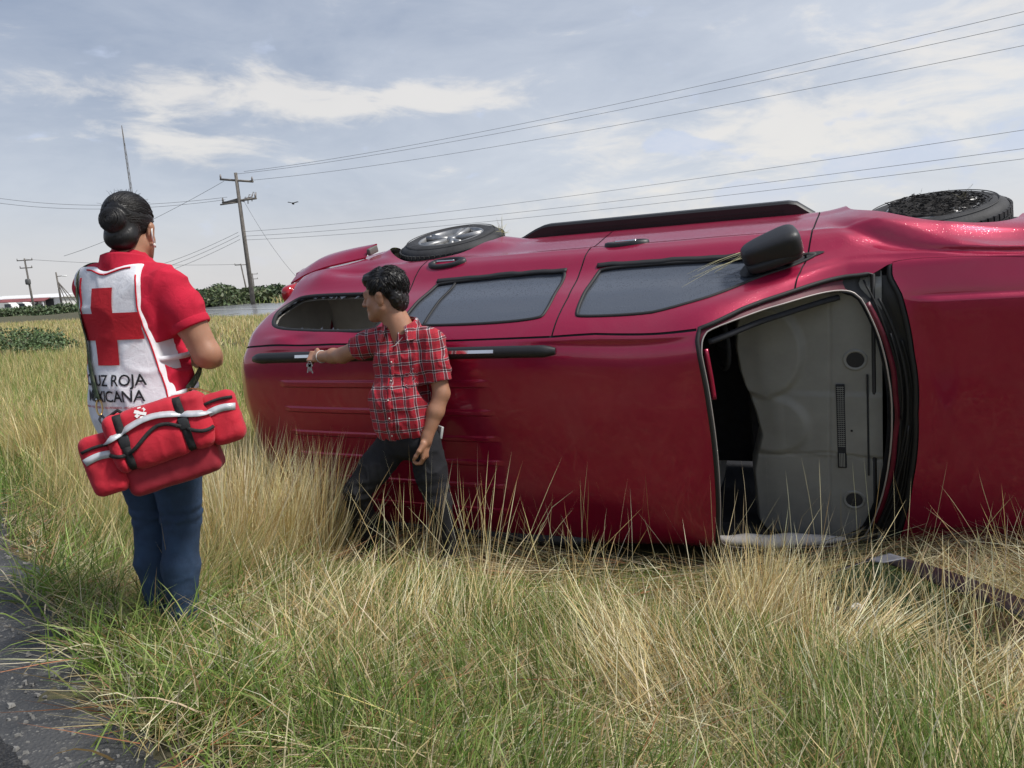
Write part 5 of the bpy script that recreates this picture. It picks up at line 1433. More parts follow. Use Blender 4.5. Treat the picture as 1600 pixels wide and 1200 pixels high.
# vest: back and front panels, open at the sides
Ve = torso(Field(), .019)
Ve.cone(Wm(0, -.012, 1.36), Wm(0, -.005, 1.39), .080, .076, .03)
def loc_w(p):
    q = p-np.array([WX0, WY0, WG]); z = q[..., 2]; q = q+np.stack([.035*z, 0*z, 0*z], -1)
    return q@rt_w, q@fw, z
Tin = torso(Field(), .010)
def vest_half(z): return np.interp(z, [.78, .86, .95, 1.05, 1.15, 1.25, 1.33, 1.40], [.200, .195, .180, .160, .140, .130, .134, .120])
def vest_post(p, D):
    D = D+folds(p, .0070, 4., .8)
    x, y, z = loc_w(p)
    D = np.maximum(D, -(Tin(p)+0*z)) if False else D
    hf = vest_half(z)*np.where(y > .03, .62, 1.)
    D = np.maximum(D, np.maximum(x-hf, -x-hf-.09))
    D = np.maximum(D, (.755+.015*np.sin(x*9)+.25*np.clip(x+.02,0,1)**1.)-z)
    # neckline scoop at the back and front
    D = np.maximum(D, z-(1.400-.022*np.exp(-(x/.055)**2)))
    return D
Ve.post = vest_post
vest = iw(sculpt('vest', Ve, .0065, m_vest, woman))
def on_back(x, z, off=.0):
    """point on the back of the vest at local x, height z"""
    x = np.atleast_1d(np.asarray(x, float)); z = np.atleast_1d(np.asarray(z, float))
    y = np.full(x.shape, -.28)
    for _ in range(26):
        P = np.array([WX0, WY0, WG])+rt_w*x[:, None]+fw*y[:, None]+np.stack([-.035*z, 0*z, z], 1)
        D = Ve_raw(P)-off; y = y+np.clip(D, -.02, .03)*.8
    return np.array([WX0, WY0, WG])+rt_w*x[:, None]+fw*y[:, None]+np.stack([-.035*z, 0*z, z], 1)
def Ve_raw(P):
    D = np.full(P.shape[:-1], .5)
    for kind, a, k in Ve.pr: D = smin(D, Ve._f(kind, a, P), k)
    return D+folds(P, .0050, 4., .8)
def decal(name, pts2, tris, off, mat, parent):
    P = on_back(pts2[:, 0], pts2[:, 1], off); o = mesh(name, P, [tuple(t) for t in tris], mat, parent); return iw(o)
def cdt_fill(polys, step):
    v_, e_ = [], []
    for P_ in polys:
        n0 = len(v_); v_ += [Vector(q) for q in P_]; e_ += [(n0+i, n0+(i+1) % len(P_)) for i in range(len(P_))]
    allp = np.concatenate(polys); mn, mx = allp.min(0), allp.max(0)
    g_ = np.stack(np.meshgrid(np.arange(mn[0], mx[0], step), np.arange(mn[1], mx[1], step), indexing='ij'), -1).reshape(-1, 2)
    ins = np.zeros(len(g_), bool)
    for P_ in polys: ins ^= inpoly(P_, g_[:, 0], g_[:, 1])
    a, b, c_, *_ = geometry.delaunay_2d_cdt(v_+[Vector(q) for q in g_[ins].tolist()], e_, [], 0, 1e-7)
    a = np.array([tuple(q) for q in a]); c_ = np.array([t for t in c_ if len(t) == 3]); cx, cy = a[c_].mean(1).T
    k = np.zeros(len(c_), bool)
    for P_ in polys: k ^= inpoly(P_, cx, cy)
    return a, c_[k]
cr = .135; cw = .047; cz = 1.185; cx0 = -.005
cross = dens([(cx0-cw, cz+cr), (cx0-cw, cz+cw), (cx0-cr, cz+cw), (cx0-cr, cz-cw), (cx0-cw, cz-cw), (cx0-cw, cz-cr), (cx0+cw, cz-cr), (cx0+cw, cz-cw), (cx0+cr, cz-cw), (cx0+cr, cz+cw), (cx0+cw, cz+cw), (cx0+cw, cz+cr)], .012, True)
a, t = cdt_fill([cross], .012); decal('red_cross', a, t, .0035, m_redprint, vest)
def text_polys(body, size, cx, cz, stretch=1.):
    cu_ = bpy.data.curves.new('lettering', 'FONT'); cu_.body = body; cu_.size = size; cu_.align_x = 'CENTER'; cu_.resolution_u = 3; cu_.offset = .0006*size/.05
    o = bpy.data.objects.new('lettering', cu_); C.objects.link(o); dg = bpy.context.evaluated_depsgraph_get()
    me = bpy.data.meshes.new_from_object(o.evaluated_get(dg)); C.objects.unlink(o); bpy.data.objects.remove(o); bpy.data.curves.remove(cu_)
    bm = bmesh.new(); bm.from_mesh(me); bpy.data.meshes.remove(me); bmesh.ops.triangulate(bm, faces=bm.faces)
    bmesh.ops.subdivide_edges(bm, edges=[e for e in bm.edges if e.calc_length() > .012], cuts=2, use_grid_fill=False); bmesh.ops.triangulate(bm, faces=bm.faces)
    bm.verts.index_update(); P = np.array([(v.co.x*stretch+cx, v.co.y+cz) for v in bm.verts]); t = [[v.index for v in f.verts] for f in bm.faces]; bm.free(); return P, t
for body, size, cz_, m_, nm in (('CRUZ ROJA', .056, .978, m_blackprint, 'lettering'), ('MEXICANA', .056, .922, m_blackprint, 'lettering'),
                            ('NEUTRALIDAD - INDEPENDENCIA - VOLUNTARIADO - UNIDAD - UNIVERSALIDAD', .0105, .898, m_redprint, 'lettering')):
    P_, t = text_polys(body, size, -.010, cz_, .92); decal(nm, P_, t, .0035, m_, vest)
# red piping along the vest edges, white side ties
for s in (-1, 1):
    zz = np.linspace(.85, 1.36, 30); xx = s*(vest_half(zz)-.004); P = on_back(xx, zz, .001)
    iw(MB().tube(list(P), .0030, 6).build('piping', m_piping, vest))
zz = np.linspace(-.098, .098, 24); P = on_back(zz, 1.392-.022*np.exp(-(zz/.055)**2)-.004, .002); iw(MB().tube(list(P), .0030, 6).build('piping', m_piping, vest))
def around(z0, z1, a0, a1, off, n=22):
    """points round the right flank"""
    out = []; nr = []
    for t in np.linspace(0, 1, n):
        a = a0+(a1-a0)*t; z = z0+(z1-z0)*t; d_ = rt_w*math.cos(a)+fw*math.sin(a); r0 = .30; c_ = Wm(0, .01, z)
        for _ in range(22):
            P = c_+d_*r0; D = min(Ve_raw(P[None])[0]+.011, 1); r0 -= max(-.02, min(.03, D-off))*.8
        out.append(c_+d_*r0); nr.append(d_)
    return out, nr
for z0, z1 in ((1.06, 1.075), (.925, .96)):
    P, N = around(z0, z1, R(-40), R(38), .002); iw(MB().ribbon(P, N, .019, .004).build('side_tie', m_vest, vest))
# jeans and shoes
J = Field()
lh, rh = Wm(-.092, .01, .84), Wm(.092, .01, .84)
lk, rk = Wm(-.070, .03, .46), Wm(.082, .02, .46)
la, ra = Wm(-.050, .0, .07), Wm(.070, -.03, .07)
J.ell(Wm(0, .0, .84), (.165, .125, .13), Aw, .04)
for h_, k_, a_ in ((lh, lk, la), (rh, rk, ra)):
    J.chain([h_, h_*.5+k_*.5, k_, k_*.55+a_*.45-fw*.012, a_], [.106, .092, .068, .066, .050], .02)
def jeans_post(p, D):
    zz = p[..., 2]-WG
    D = D+folds(p, .0045, 2.)
    D = D+.0035*np.sin((zz-.45)*150+4*vnoise(p*9))*np.exp(-((zz-.47)/.04)**2)+.004*np.sin((zz-.1)*120+5*vnoise(p*11+5))*np.exp(-((zz-.10)/.06)**2)
    return np.maximum(D, np.maximum(zz-.96, .045-zz))
J.post = jeans_post
iw(sculpt('jeans', J, .0065, m_jeans, woman))
sm_ = MB()
for h_, a_ in ((rk, ra),):
    pts = [Wm(.170, .0, .84), Wm(.160, .02, .66), Wm(.146, .02, .46), Wm(.134, .0, .28), Wm(.118, -.03, .10)]
    sm_.tube(pts, .0018, 5)
iw(sm_.build('side_seam', simple('seam_thread', (.10, .12, .16), .8), woman))
for a_ in (la, ra):
    V, Fc = superell(a_+fw*.06+[0, 0, -.035], (.045, .135, .04), .7, Matrix.Rotation(-yaw_w, 3, 'Z')); iw(mesh('shoe', V, Fc, m_shoe, woman))
# ---- the first-aid bag slung across her back
m_bag = cloth('red_nylon', (.50, .006, .024), .16, 1500, .75, .35, .1)
m_bagd = cloth('dark_red_nylon', (.28, .005, .018), .16, 1500, .7, .2, .1)
m_web = cloth('black_webbing', (.012, .012, .013), .2, 700, .7, .5, 0)
m_camo, T, B = material('camouflage_webbing'); n1 = T.noise(T.coord(), 55, 3, .5)
T.l.new(T.mix(T.ss(n1, .46, .54), (.035, .055, .030), (.10, .12, .075)), B.inputs['Base Color']); B.inputs['Roughness'].default_value = .9
T.l.new(T.bump(T.noise(T.coord(), 600, 2), .4, .003), B.inputs['Normal'])
m_refl = simple('reflective_tape', (.55, .57, .60), .35, .2, nscale=60, noise=.1)
m_gold = simple('brass', (.62, .42, .16), .3, .9)
m_steel = simple('steel', (.6, .6, .62), .25, 1.)
BC = np.array([-1.18, 2.675, 1.245]); bx = np.array([.90, .28, .225]); bx /= np.linalg.norm(bx); by = np.cross([0, 0, 1.], bx); by /= np.linalg.norm(by); by = by + np.array([0, 0, -.10]); by /= np.linalg.norm(by); bz = np.cross(bx, by)
Ab = np.stack([bx, by, bz], 1)                     # local y points away from the camera
def Bg(x, y, z): return BC+Ab@V3(x, y, z)
bag = thing('first_aid_bag', 'red first aid bag with silver tape hanging behind the woman in the vest', 'bag', tuple(BC))
ib = lambda o: into(o, *BC)
def bag_loc(p): return (p-BC)@Ab
Fb = Field(); Fb.box(Bg(0, .03, -.065), (.150, .090, .095), .028, Ab, .02)
Fb.post = lambda p, D: D+folds(p*1.3, .0022, 1.)
ib(sculpt('bag_body', Fb, .006, m_bagd, bag))
Fp = Field(); Fp.box(Bg(0, -.02, .028), (.158, .085, .098), .032, Ab, .02).ell(Bg(-.055, -.06, -.005), (.10, .05, .055), Ab, .03).ell(Bg(.085, -.06, .005), (.085, .05, .055), Ab, .03)
def fp_post(p, D):
    q = bag_loc(p); D = D+folds(p*1.4, .0034, 8.)
    D = D+.012*np.exp(-((q[..., 0]+.108)/.014)**2)*(q[..., 1] < .02)+.012*np.exp(-((q[..., 0]-.080)/.014)**2)*(q[..., 1] < .02)     # straps bite in
    return D
Fp.post = fp_post
ib(sculpt('front_pocket', Fp, .005, m_bag, bag))
def fp_hit(x, z, off):
    y = -.26
    for _ in range(30):
        D = float(Fp(Bg(x, y, z)[None])[0])-off; y += max(-.02, min(.03, D))*.8
        if y > .1: break
    return Bg(x, min(y, .06), z)
for sx, z_, hh in ((-.195, -.022, .102), (.198, .010, .090)):
    Fe = Field(); Fe.box(Bg(sx, .0, z_), (.056, .080, hh), .030, Ab, .02); Fe.post = lambda p, D: D+folds(p*1.5, .0028, sx*9)
    pk = ib(sculpt('end_pocket', Fe, .0055, m_bag, bag))
    def hit(x, z, off, Fe=Fe):
        y = -.26
        for _ in range(30):
            D = float(Fe(Bg(x, y, z)[None])[0])-off; y += max(-.02, min(.03, D))*.8
            if y > .1: break
        return Bg(x, min(y, .08), z)
    xs = np.linspace(sx-.050, sx+.050, 16)
    P = [hit(x, z_+.020+.012*math.cos((x-sx)*26), .001) for x in xs]; ib(MB().ribbon(P, [-by]*16, .024, .003).build('reflective_strip', m_refl, pk))
    P = [hit(x, z_+.055+.008*math.cos((x-sx)*26), .001) for x in xs]; ib(MB().ribbon(P, [-by]*16, .010, .004).build('zip', m_web, pk))
# curved reflective strip and zip over the main pocket
xs = np.linspace(-.165, .165, 44)
def arc(x): return .062+.020*math.cos(x*17+.2)*1.0
P = [fp_hit(x, arc(x), .004) for x in xs]; nn = [(-by*.8+bz*.6)]*44
ib(MB().ribbon(P, nn, .024, .003).build('reflective_strip', m_refl, bag))
def zipc(x): return .018+.034*math.cos((x-.01)*24)*.9
P = [fp_hit(x, zipc(x), .004) for x in xs]; ib(MB().ribbon(P, [-by]*44, .012, .004).build('zip', m_web, bag))
for x0 in (-.108, .080):
    zz = np.linspace(.118, -.075, 26); P = [fp_hit(x0+.010*(.03-z), z, .0055) for z in zz]
    nn = [(-by+bz*max(0, (z-.06)*22)) for z in zz]
    st = ib(MB().ribbon(P, nn, .026, .003).build('webbing_strap', m_web, bag))
    c_ = fp_hit(x0, .030, .006); ib(MB().box(c_, (.034, .014, .040), Matrix(Ab.tolist()), .004).build('buckle', m_black, st, True))
# white emblem, a small six-armed star
em = MB()
for a in (90, 30, -30):
    a_ = R(a); c_ = np.array([-.035, .105]); d_ = np.array([math.cos(a_), math.sin(a_)])*.019; w_ = np.array([-d_[1], d_[0]])*.28
    q = [c_-d_-w_, c_+d_-w_, c_+d_+w_, c_-d_+w_]; P = [fp_hit(u, v, .002+.0006*a/60) for u, v in q]; em.add(P, [(0, 1, 2, 3)])
ib(em.build('white_emblem', simple('white_print', (.75, .73, .72), .7), bag))
# handle loops, clips and the shoulder strap
def on_back1(x, z, off): return on_back([x], [z], off)[0]
strap_pts = [Wm(-.03, .16, 1.12), Wm(-.10, .135, 1.25), Wm(-.150, .075, 1.375), Wm(-.155, .0, 1.405), Wm(-.155, -.07, 1.375)]
for x, z in ((-.142, 1.30), (-.130, 1.22), (-.116, 1.14), (-.099, 1.06), (-.082, .98), (-.066, .925)): strap_pts.append(on_back1(x, z, .006))
sp_ = np.array(strap_pts); tt = np.r_[0, np.cumsum(np.linalg.norm(np.diff(sp_, axis=0), axis=1))]; sp_ = pch(tt, sp_, np.linspace(0, tt[-1], 60))
ctr = np.array([Wm(0, .02, z-WG)*[1, 1, 0]+[0, 0, z] for z in sp_[:, 2]]); nn = sp_-ctr; nn[:, 2] += .4*np.clip(sp_[:, 2]-(WG+1.30), 0, 1)*6
ib(MB().ribbon(list(sp_), list(nn), .036, .004).build('shoulder_strap', m_camo, bag))
end = sp_[-1]; loopL = Bg(-.17, .0, .095)
def clip(p0, p1, name):
    p0, p1 = np.array(p0), np.array(p1); d_ = (p1-p0); L_ = np.linalg.norm(d_); d_ /= L_; s_ = np.cross(d_, -by); s_ /= np.linalg.norm(s_)
    pts = [p0+s_*.010*math.cos(a)*1.0+d_*(L_/2-L_/2*math.sin(a)) for a in np.linspace(math.pi/2, math.pi/2+2*math.pi, 20)]
    o = ib(MB().tube(pts, .0032, 6, False).build(name, m_gold, bag)); ib(MB().tube([p0+s_*.004, p0+s_*.002-d_*.012], .006, 6).build('swivel', m_steel, o)); return o
clip(end+[0, 0, .004], end*.45+loopL*.55+[0, -.004, 0], 'carabiner')
ib(MB().tube([end*.45+loopL*.55, end*.3+loopL*.7+bx*.008, loopL, end*.3+loopL*.7-bx*.008, end*.45+loopL*.55], .004, 6, False).build('ring_loop', m_web, bag))
# the other end comes from the front, under her right elbow
Pf = [Wm(-.03, .16, 1.12), Wm(.07, .165, 1.06), Wm(.16, .13, 1.02), Wm(.195, .06, .985), Wm(.200, .0, .945)]
pf_ = np.array(Pf); tt = np.r_[0, np.cumsum(np.linalg.norm(np.diff(pf_, axis=0), axis=1))]; pf_ = pch(tt, pf_, np.linspace(0, tt[-1], 30))
ctr = np.array([Wm(0, .02, z-WG)*[1, 1, 0]+[0, 0, z] for z in pf_[:, 2]])
ib(MB().ribbon(list(pf_), list(pf_-ctr), .028, .004).build('shoulder_strap', m_camo, bag))
er = Bg(.19, .0, .090); clip(pf_[-1], er, 'carabiner')
ib(MB().tube([Bg(-.165, .02, .06), Bg(-.15, -.01, .12), Bg(-.11, -.02, .135), Bg(-.08, -.02, .10)], .006, 8).build('carry_handle', m_web, bag))

# ---- the man leaning on the roof rail
MX, MY = -.60, 4.42; MG = float(ground(MX, MY))
man = thing('person', 'man in red plaid shirt and black trousers with one hand on the roof rail', 'person', (MX, MY, MG))
im = lambda o: into(o, MX, MY, MG)
m_plaid, T, B = material('red_plaid_cloth')
o_ = T.coord(); x, y, z = T.sep(T.vm('ADD', o_, T.scale(T.vm('SUBTRACT', T.node('ShaderNodeTexNoise').outputs[1], (.5, .5, .5)), .03)))
def stripes(v, per, centre, wd):
    f = T.m('ABSOLUTE', T.m('SUBTRACT', T.m('FRACT', T.m('ADD', T.m('DIVIDE', v, per), centre)), .5))
    return T.m('LESS_THAN', f, wd/per/2)
PER = .060
def lines(v):
    blk = stripes(v, PER, .5, .013); w1 = stripes(v, PER, .5+.006/PER, .0028); w2 = stripes(v, PER, .5-.006/PER, .0028)
    thin = stripes(v, PER, 0., .002); thin2 = stripes(v, PER, .15, .0015)
    return blk, T.m('MAXIMUM', w1, w2), T.m('MAXIMUM', thin, thin2)
hv = T.m('ADD', x, T.m('MULTIPLY', z, .10)); vv = T.m('ADD', z, T.m('MULTIPLY', x, -.06))
b1, w1, t1 = lines(hv); b2, w2, t2 = lines(vv)
c = T.mix(T.m('MULTIPLY', T.m('MAXIMUM', t1, t2), .6), (.36, .005, .020), (.05, .004, .01))
c = T.mix(T.m('MULTIPLY', T.m('ADD', b1, b2), .72, clamp=True), c, (.02, .008, .016))
c = T.mix(T.m('MULTIPLY', b1, b2), c, (.008, .008, .012))
c = T.mix(T.m('MULTIPLY', T.m('MAXIMUM', w1, w2), .65), c, (.42, .34, .36))
c = T.mix(T.m('MULTIPLY', w1, w2), c, (.80, .80, .82))
T.l.new(c, B.inputs['Base Color']); B.inputs['Roughness'].default_value = .85; B.inputs['Sheen Weight'].default_value = .1
T.l.new(T.bump(T.noise(o_, 24, 5, .6, .8), .3, .012), B.inputs['Normal'])
P = lambda x, y, z: np.array([x+.024+.087*(z-1.376), y, z+.066], float)
Q_ = lambda x, y, z: np.array([x, y, z], float)
rsh, lsh = P(-.765, 4.49, 1.375), P(-.455, 4.375, 1.365)
relb, rwri = P(-.990, 4.63, 1.285), P(-1.165, 4.82, 1.268)
lelb, lwri = P(-.385, 4.34, 1.075), P(-.455, 4.30, .835)
cf = np.array([-.30, -.954, 0]); cr_ = np.array([.954, -.30, 0])        # chest forward; his left
Am = np.stack([cr_, cf, [0, 0, 1.]], 1)
pel = P(-.565, 4.43, .83); bel = P(-.615, 4.41, 1.03); che = P(-.610, 4.43, 1.25)
Bm = Field()
hcm = P(-.728, 4.44, 1.612); Ahm = frame(np.array([-.96, .27, -.13]))
head(Bm, hcm, Ahm, 1.12)
Bm.cone(hcm+Ahm@V3(0, -.022, -.055), P(-.620, 4.435, 1.40), .068, .080, .03)
Bm.ell(che, (.15, .09, .14), Am, .03)
Bm.chain([rsh, rsh*.5+relb*.5, relb], [.058, .052, .044]).chain([relb, relb*.6+rwri*.4, rwri], [.045, .043, .029])
Bm.chain([lsh, lsh*.5+lelb*.5, lelb], [.060, .054, .045]).chain([lelb, lelb*.6+lwri*.4, lwri], [.045, .046, .030])
rd = np.array([-.80, .52, .0]); rd /= np.linalg.norm(rd)
hand(Bm, rwri, rd, np.array([.42, .64, -.64]), np.array([.25, .42, .87]), (1.15, 1.35, .9), .92)
hand(Bm, lwri, np.array([-.10, -.05, -1.]), np.array([-.85, .45, .05]), np.array([-.4, -.9, 0]), (.55, .85, .6), 1.05)
im(sculpt('body', Bm, .0046, m_skin, man))
Hm = Field()
Hm.ell(hcm+1.12*Ahm@V3(0, -.026, .056), 1.12*np.array([.084, .106, .090]), Ahm, .02)
Hm.ell(hcm+1.12*Ahm@V3(0, -.075, -.015), 1.12*np.array([.070, .048, .074]), Ahm, .02)
Hm.ell(hcm+1.12*Ahm@V3(0, .050, .095), 1.12*np.array([.062, .044, .034]), Ahm, .02)
Hm.cut(hcm+1.12*Ahm@V3(0, .118, -.02), 1.12*np.array([.10, .082, .098]), Ahm, .012)
for s in (-1, 1): Hm.cut(hcm+1.12*Ahm@V3(s*.086, .005, -.028), 1.12*np.array([.022, .026, .038]), Ahm, .010)
Hm.post = lambda p, D: D+.0035*vnoise(((p-hcm)@Ahm)*[90, 40, 40])+.003*vnoise(((p-hcm)@Ahm)*[160, 50, 90]+5)
hr = im(sculpt('hair', Hm, .0038, m_hair, man))
lk_ = MB(); r_ = np.random.default_rng(21)
for k in range(1500):
    v = r_.normal(size=3); v /= np.linalg.norm(v)
    if v[2] < -.55 or (v[1] > .55 and v[2] < .45): continue
    q0 = hcm+1.12*Ahm@(np.array([0, -.026, .054])+v*np.array([.083, .105, .090]))
    fl_ = np.array([r_.normal(0, .25), .55 if v[1] > 0 else -.3, -.75 if v[2] < .5 else .15]); tdir = fl_-v*(fl_@v); tdir /= np.linalg.norm(tdir)+1e-6
    ln = r_.uniform(.030, .058); q1 = q0+Ahm@(tdir*ln*.5+v*.006); q2 = q0+Ahm@(tdir*ln+v*r_.uniform(-.004, .006))
    lk_.tube([q0, q1, q2], [.0021, .0018, .0003], 4)
l_ = im(lk_.build('hair_locks', m_hair, hr)); l_['kind'] = 'stuff'
for s in (-1, 1):
    eb = MB().tube([hcm+Ahm@(V3(s*.014, .101, .031)*1.12), hcm+Ahm@(V3(s*.032, .099, .037)*1.12), hcm+Ahm@(V3(s*.048, .086, .032)*1.12)], [.003, .0036, .002], 6)
    im(eb.build('eyebrow', m_hair, man))
m_eye = simple('eye', (.5, .46, .42), .2); m_iris = simple('iris', (.02, .012, .008), .15)
for s in (-1, 1):
    V, Fc = superell(hcm+Ahm@(V3(s*.031, .0815, .008)*1.12), (.0115, .0115, .0095), 1, Matrix.Identity(3), 12, 8); e_ = im(mesh('eye', V, Fc, m_eye, man))
    V, Fc = superell(hcm+Ahm@(V3(s*.031, .0915, .008)*1.12), (.004, .004, .004), 1, Matrix.Identity(3), 10, 6); im(mesh('iris', V, Fc, m_iris, e_))
# shirt
Sm = Field()
Sm.ell(che, (.178, .118, .155), Am, .04).ell(bel, (.182, .150, .17), Am, .06).ell(P(-.600, 4.415, .91), (.180, .138, .13), Am, .05)
Sm.cone(rsh*.75+che*.25+[0, 0, .03], lsh*.75+che*.25+[0, 0, .03], .064, .066, .05)
Sm.cone(P(-.625, 4.43, 1.38), P(-.64, 4.435, 1.415), .078, .074, .03)
for s_, e_, el_ in ((rsh, relb, .58), (lsh, lelb, .78)): Sm.chain([s_, s_+(e_-s_)*el_*.5, s_+(e_-s_)*el_], [.074, .074, .070], .03)
def shirt_post(p, D):
    D = D+folds(p, .0095, 3.)
    sl = (p[..., 0]-(-.60))
    D = np.maximum(D, (.855-.30*np.clip(-(p[..., 0]+.62), -.02, .09)+.22*np.clip(p[..., 0]+.60, 0, .2))-p[..., 2])
    for s_, e_, el_ in ((rsh, relb, .58), (lsh, lelb, .78)):
        ax = (e_-s_)/np.linalg.norm(e_-s_); L_ = np.linalg.norm(e_-s_)*el_; t = (p-s_)@ax; near = np.linalg.norm(p-(s_+ax*L_), axis=-1) < .13
        D = np.where(near, np.maximum(D, t-L_), D)
    # open neck
    q = (p-P(-.665, 4.35, 1.395)); D = np.maximum(D, -(np.abs(q@cr_)*1.3+np.maximum(0, -q[..., 2])*.55-.050+np.maximum(0, (q@-cf))*1.2))
    return D
Sm.post = shirt_post
shirt = im(sculpt('plaid_shirt', Sm, .006, m_plaid, man))
def chest_pt(x, z, off=.004):
    """point on the shirt front for lateral offset x (his left +) and height z"""
    base_ = P(-.615, 4.42, z); y = .30
    for _ in range(28):
        Q = base_+cr_*x+cf*y
        D = np.full(1, .5)
        for kind, a, k in Sm.pr: D = smin(D, Sm._f(kind, a, Q[None]), k)
        y -= max(-.02, min(.03, float(D[0]+folds(Q[None], .0095, 3.)[0])-off))*.8
    return base_+cr_*x+cf*y
zz = np.linspace(1.28, .80, 26); Pk = [chest_pt(.0+.02*math.sin(z*3), z) for z in zz]
im(MB().ribbon(Pk, [cf]*26, .030, .003).build('button_placket', m_plaid, shirt))
for z in (1.26, 1.16, 1.06, .96, .86):
    V, Fc = superell(chest_pt(.02*math.sin(z*3), z, .009), (.005, .005, .005), 1, Matrix.Identity(3), 8, 6); im(mesh('button', V, Fc, m_white, shirt))
n_ = 44; V = []
for i in range(n_):
    a = R(-55)+(R(360-70))*i/(n_-1); c_ = P(-.630, 4.424, 1.445); d_ = cr_*math.cos(a)*.090-cf*math.sin(a)*.084
    fr_k = max(0., math.cos((i/(n_-1)-.5)*2*math.pi*.5))            # 1 at the nape, 0 at the open front
    zt = .050*fr_k+.004; V += [c_+d_*.92+[0, 0, zt], c_+d_*1.10+[0, 0, zt-.003], c_+d_*1.50+[0, 0, -.030-.045*(1-fr_k)], c_+d_*1.42+[0, 0, -.036-.045*(1-fr_k)]]
Fc = [[i*4+j, (i+1)*4+j, (i+1)*4+(j+1) % 4, i*4+(j+1) % 4] for i in range(n_-1) for j in range(4)]
im(autosmooth(mesh('collar', V, Fc, m_plaid, shirt), 50))
pz = [(.060, 1.225), (.135, 1.225), (.135, 1.135), (.098, 1.120), (.060, 1.135)]
Pp = np.array(pz); a, t = cdt_fill([dens(pz, .02, True)], .02); Q = np.array([chest_pt(u, v, .007) for u, v in a]); im(mesh('chest_pocket', Q, [tuple(k) for k in t], m_plaid, shirt))
# necklace, bracelet
im(MB().tube([P(-.64, 4.43, 1.40)+cr_*s_*.062+cf*f_+np.array([0, 0, z_]) for s_, f_, z_ in ((1.15, -.02, .05), (1.1, .03, .03), (.85, .065, -.01), (.35, .095, -.05), (-.1, .10, -.06))], .0022, 6).build('necklace', m_white, man))
ax = (rwri-relb)/np.linalg.norm(rwri-relb); M_ = Matrix.Translation(rwri-ax*.02) @ Vector(ax).to_track_quat('Z', 'Y').to_matrix().to_4x4()
im(MB().tube([M_ @ Vector((.034*math.cos(a), .036*math.sin(a), .006*math.cos(a))) for a in np.linspace(0, 2*math.pi, 25)], .0032, 6, False).build('bracelet', m_white, man))
# trousers
Jm = Field()
rh, lh_ = Q_(-.675, 4.44, .86), Q_(-.505, 4.40, .86)
rk, ra = Q_(-.895, 4.40, .60), Q_(-.885, 4.60, .20)
lk2, la2 = Q_(-.438, 4.36, .52), Q_(-.408, 4.46, .14)
Jm.ell(Q_(-.590, 4.42, .88), (.165, .125, .12), Am, .04)
Jm.chain([rh, rh*.5+rk*.5, rk, rk*.5+ra*.5, ra], [.100, .092, .074, .064, .055], .02)
Jm.chain([lh_, lh_*.5+lk2*.5, lk2, lk2*.5+la2*.5, la2], [.100, .088, .068, .060, .052], .02)
def jm_post(p, D):
    zz = p[..., 2]; D = D+folds(p, .0075, 6.); D = D+.004*np.sin((zz-.5)*110+6*vnoise(p*8))*np.exp(-((zz-.58)/.07)**2)
    return np.maximum(np.maximum(D, zz-1.0), .05-(zz-MG)*1.)
Jm.post = jm_post
tr_ = im(sculpt('black_trousers', Jm, .0062, m_blackjeans, man))
im(MB().box(P(-.395, 4.43, .845), (.016, .072, .07), Matrix.Rotation(R(25), 3, 'Z') @ Matrix.Rotation(R(12), 3, 'Y'), .004).build('phone_in_pocket', simple('pale_phone', (.45, .46, .46), .3), man))
for a_, rot_ in ((ra, 35), (la2, 10)):
    V, Fc = superell(Q_(a_[0]-.03, a_[1]-.07, float(ground(a_[0], a_[1]))+.045), (.045, .135, .045), .7, Matrix.Rotation(R(-rot_), 3, 'Z')); im(mesh('shoe', V, Fc, m_shoe, man))
# keys dangling from his right hand
kb = rwri+rd*.09+np.array([.01, -.05, -.035])
keys = thing('key_ring', 'bunch of keys hanging from the hand of the man on the roof rail', 'keys', tuple(kb))
ik = lambda o: into(o, *kb)
ik(MB().tube([kb+np.array([.010*math.cos(a), 0, .010*math.sin(a)]) for a in np.linspace(0, 2*math.pi, 17)], .0015, 5, False).build('ring', m_steel, keys))
for dx, L_, rt_ in ((-.010, .050, 12), (.006, .056, -14), (.0, .040, 2)):
    ik(MB().box(kb+np.array([dx, 0, -.014]), (.020, .003, .020), Matrix.Rotation(R(rt_), 3, 'Y'), .001).box(kb+np.array([dx+.25*math.sin(R(-rt_))*L_, 0, -.020-L_*.4]), (.008, .002, L_*.75), Matrix.Rotation(R(rt_), 3, 'Y')).build('key', m_steel, keys, False))
# ---------------------------------------------------------------- the torn-out windshield lying in the grass
m_lam, T, B = material('laminated_glass')
tb_ = T.node('ShaderNodeBsdfTransparent'); tb_.inputs[0].default_value = (.58, .74, .65, 1)
gl_ = T.node('ShaderNodeBsdfGlossy'); gl_.inputs['Roughness'].default_value = .06; gl_.inputs['Color'].default_value = (.8, .9, .85, 1)
fr_ = T.node('ShaderNodeFresnel'); fr_.inputs[0].default_value = 1.5
mx = T.node('ShaderNodeMixShader'); T.l.new(T.m('MULTIPLY', fr_.outputs[0], .30), mx.inputs[0]); T.l.new(tb_.outputs[0], mx.inputs[1]); T.l.new(gl_.outputs[0], mx.inputs[2])
T.l.new(mx.outputs[0], T.n['Material Output'].inputs['Surface'])
m_frit = simple('black_frit', (.018, .014, .018), .35, noise=.3)
wo = np.array([1.859, 3.880, .28]); wd1 = np.array([0.220, -0.976, .03]); wd1 /= np.linalg.norm(wd1); wd2 = np.array([-0.976, -0.220, -.22]); wd2 /= np.linalg.norm(wd2); wn = np.cross(wd2, wd1); wn *= np.sign(wn[2])
wind = thing('loose_windshield', 'torn out windshield with black edge band lying in the straw beside the hood', 'windshield', tuple(wo))
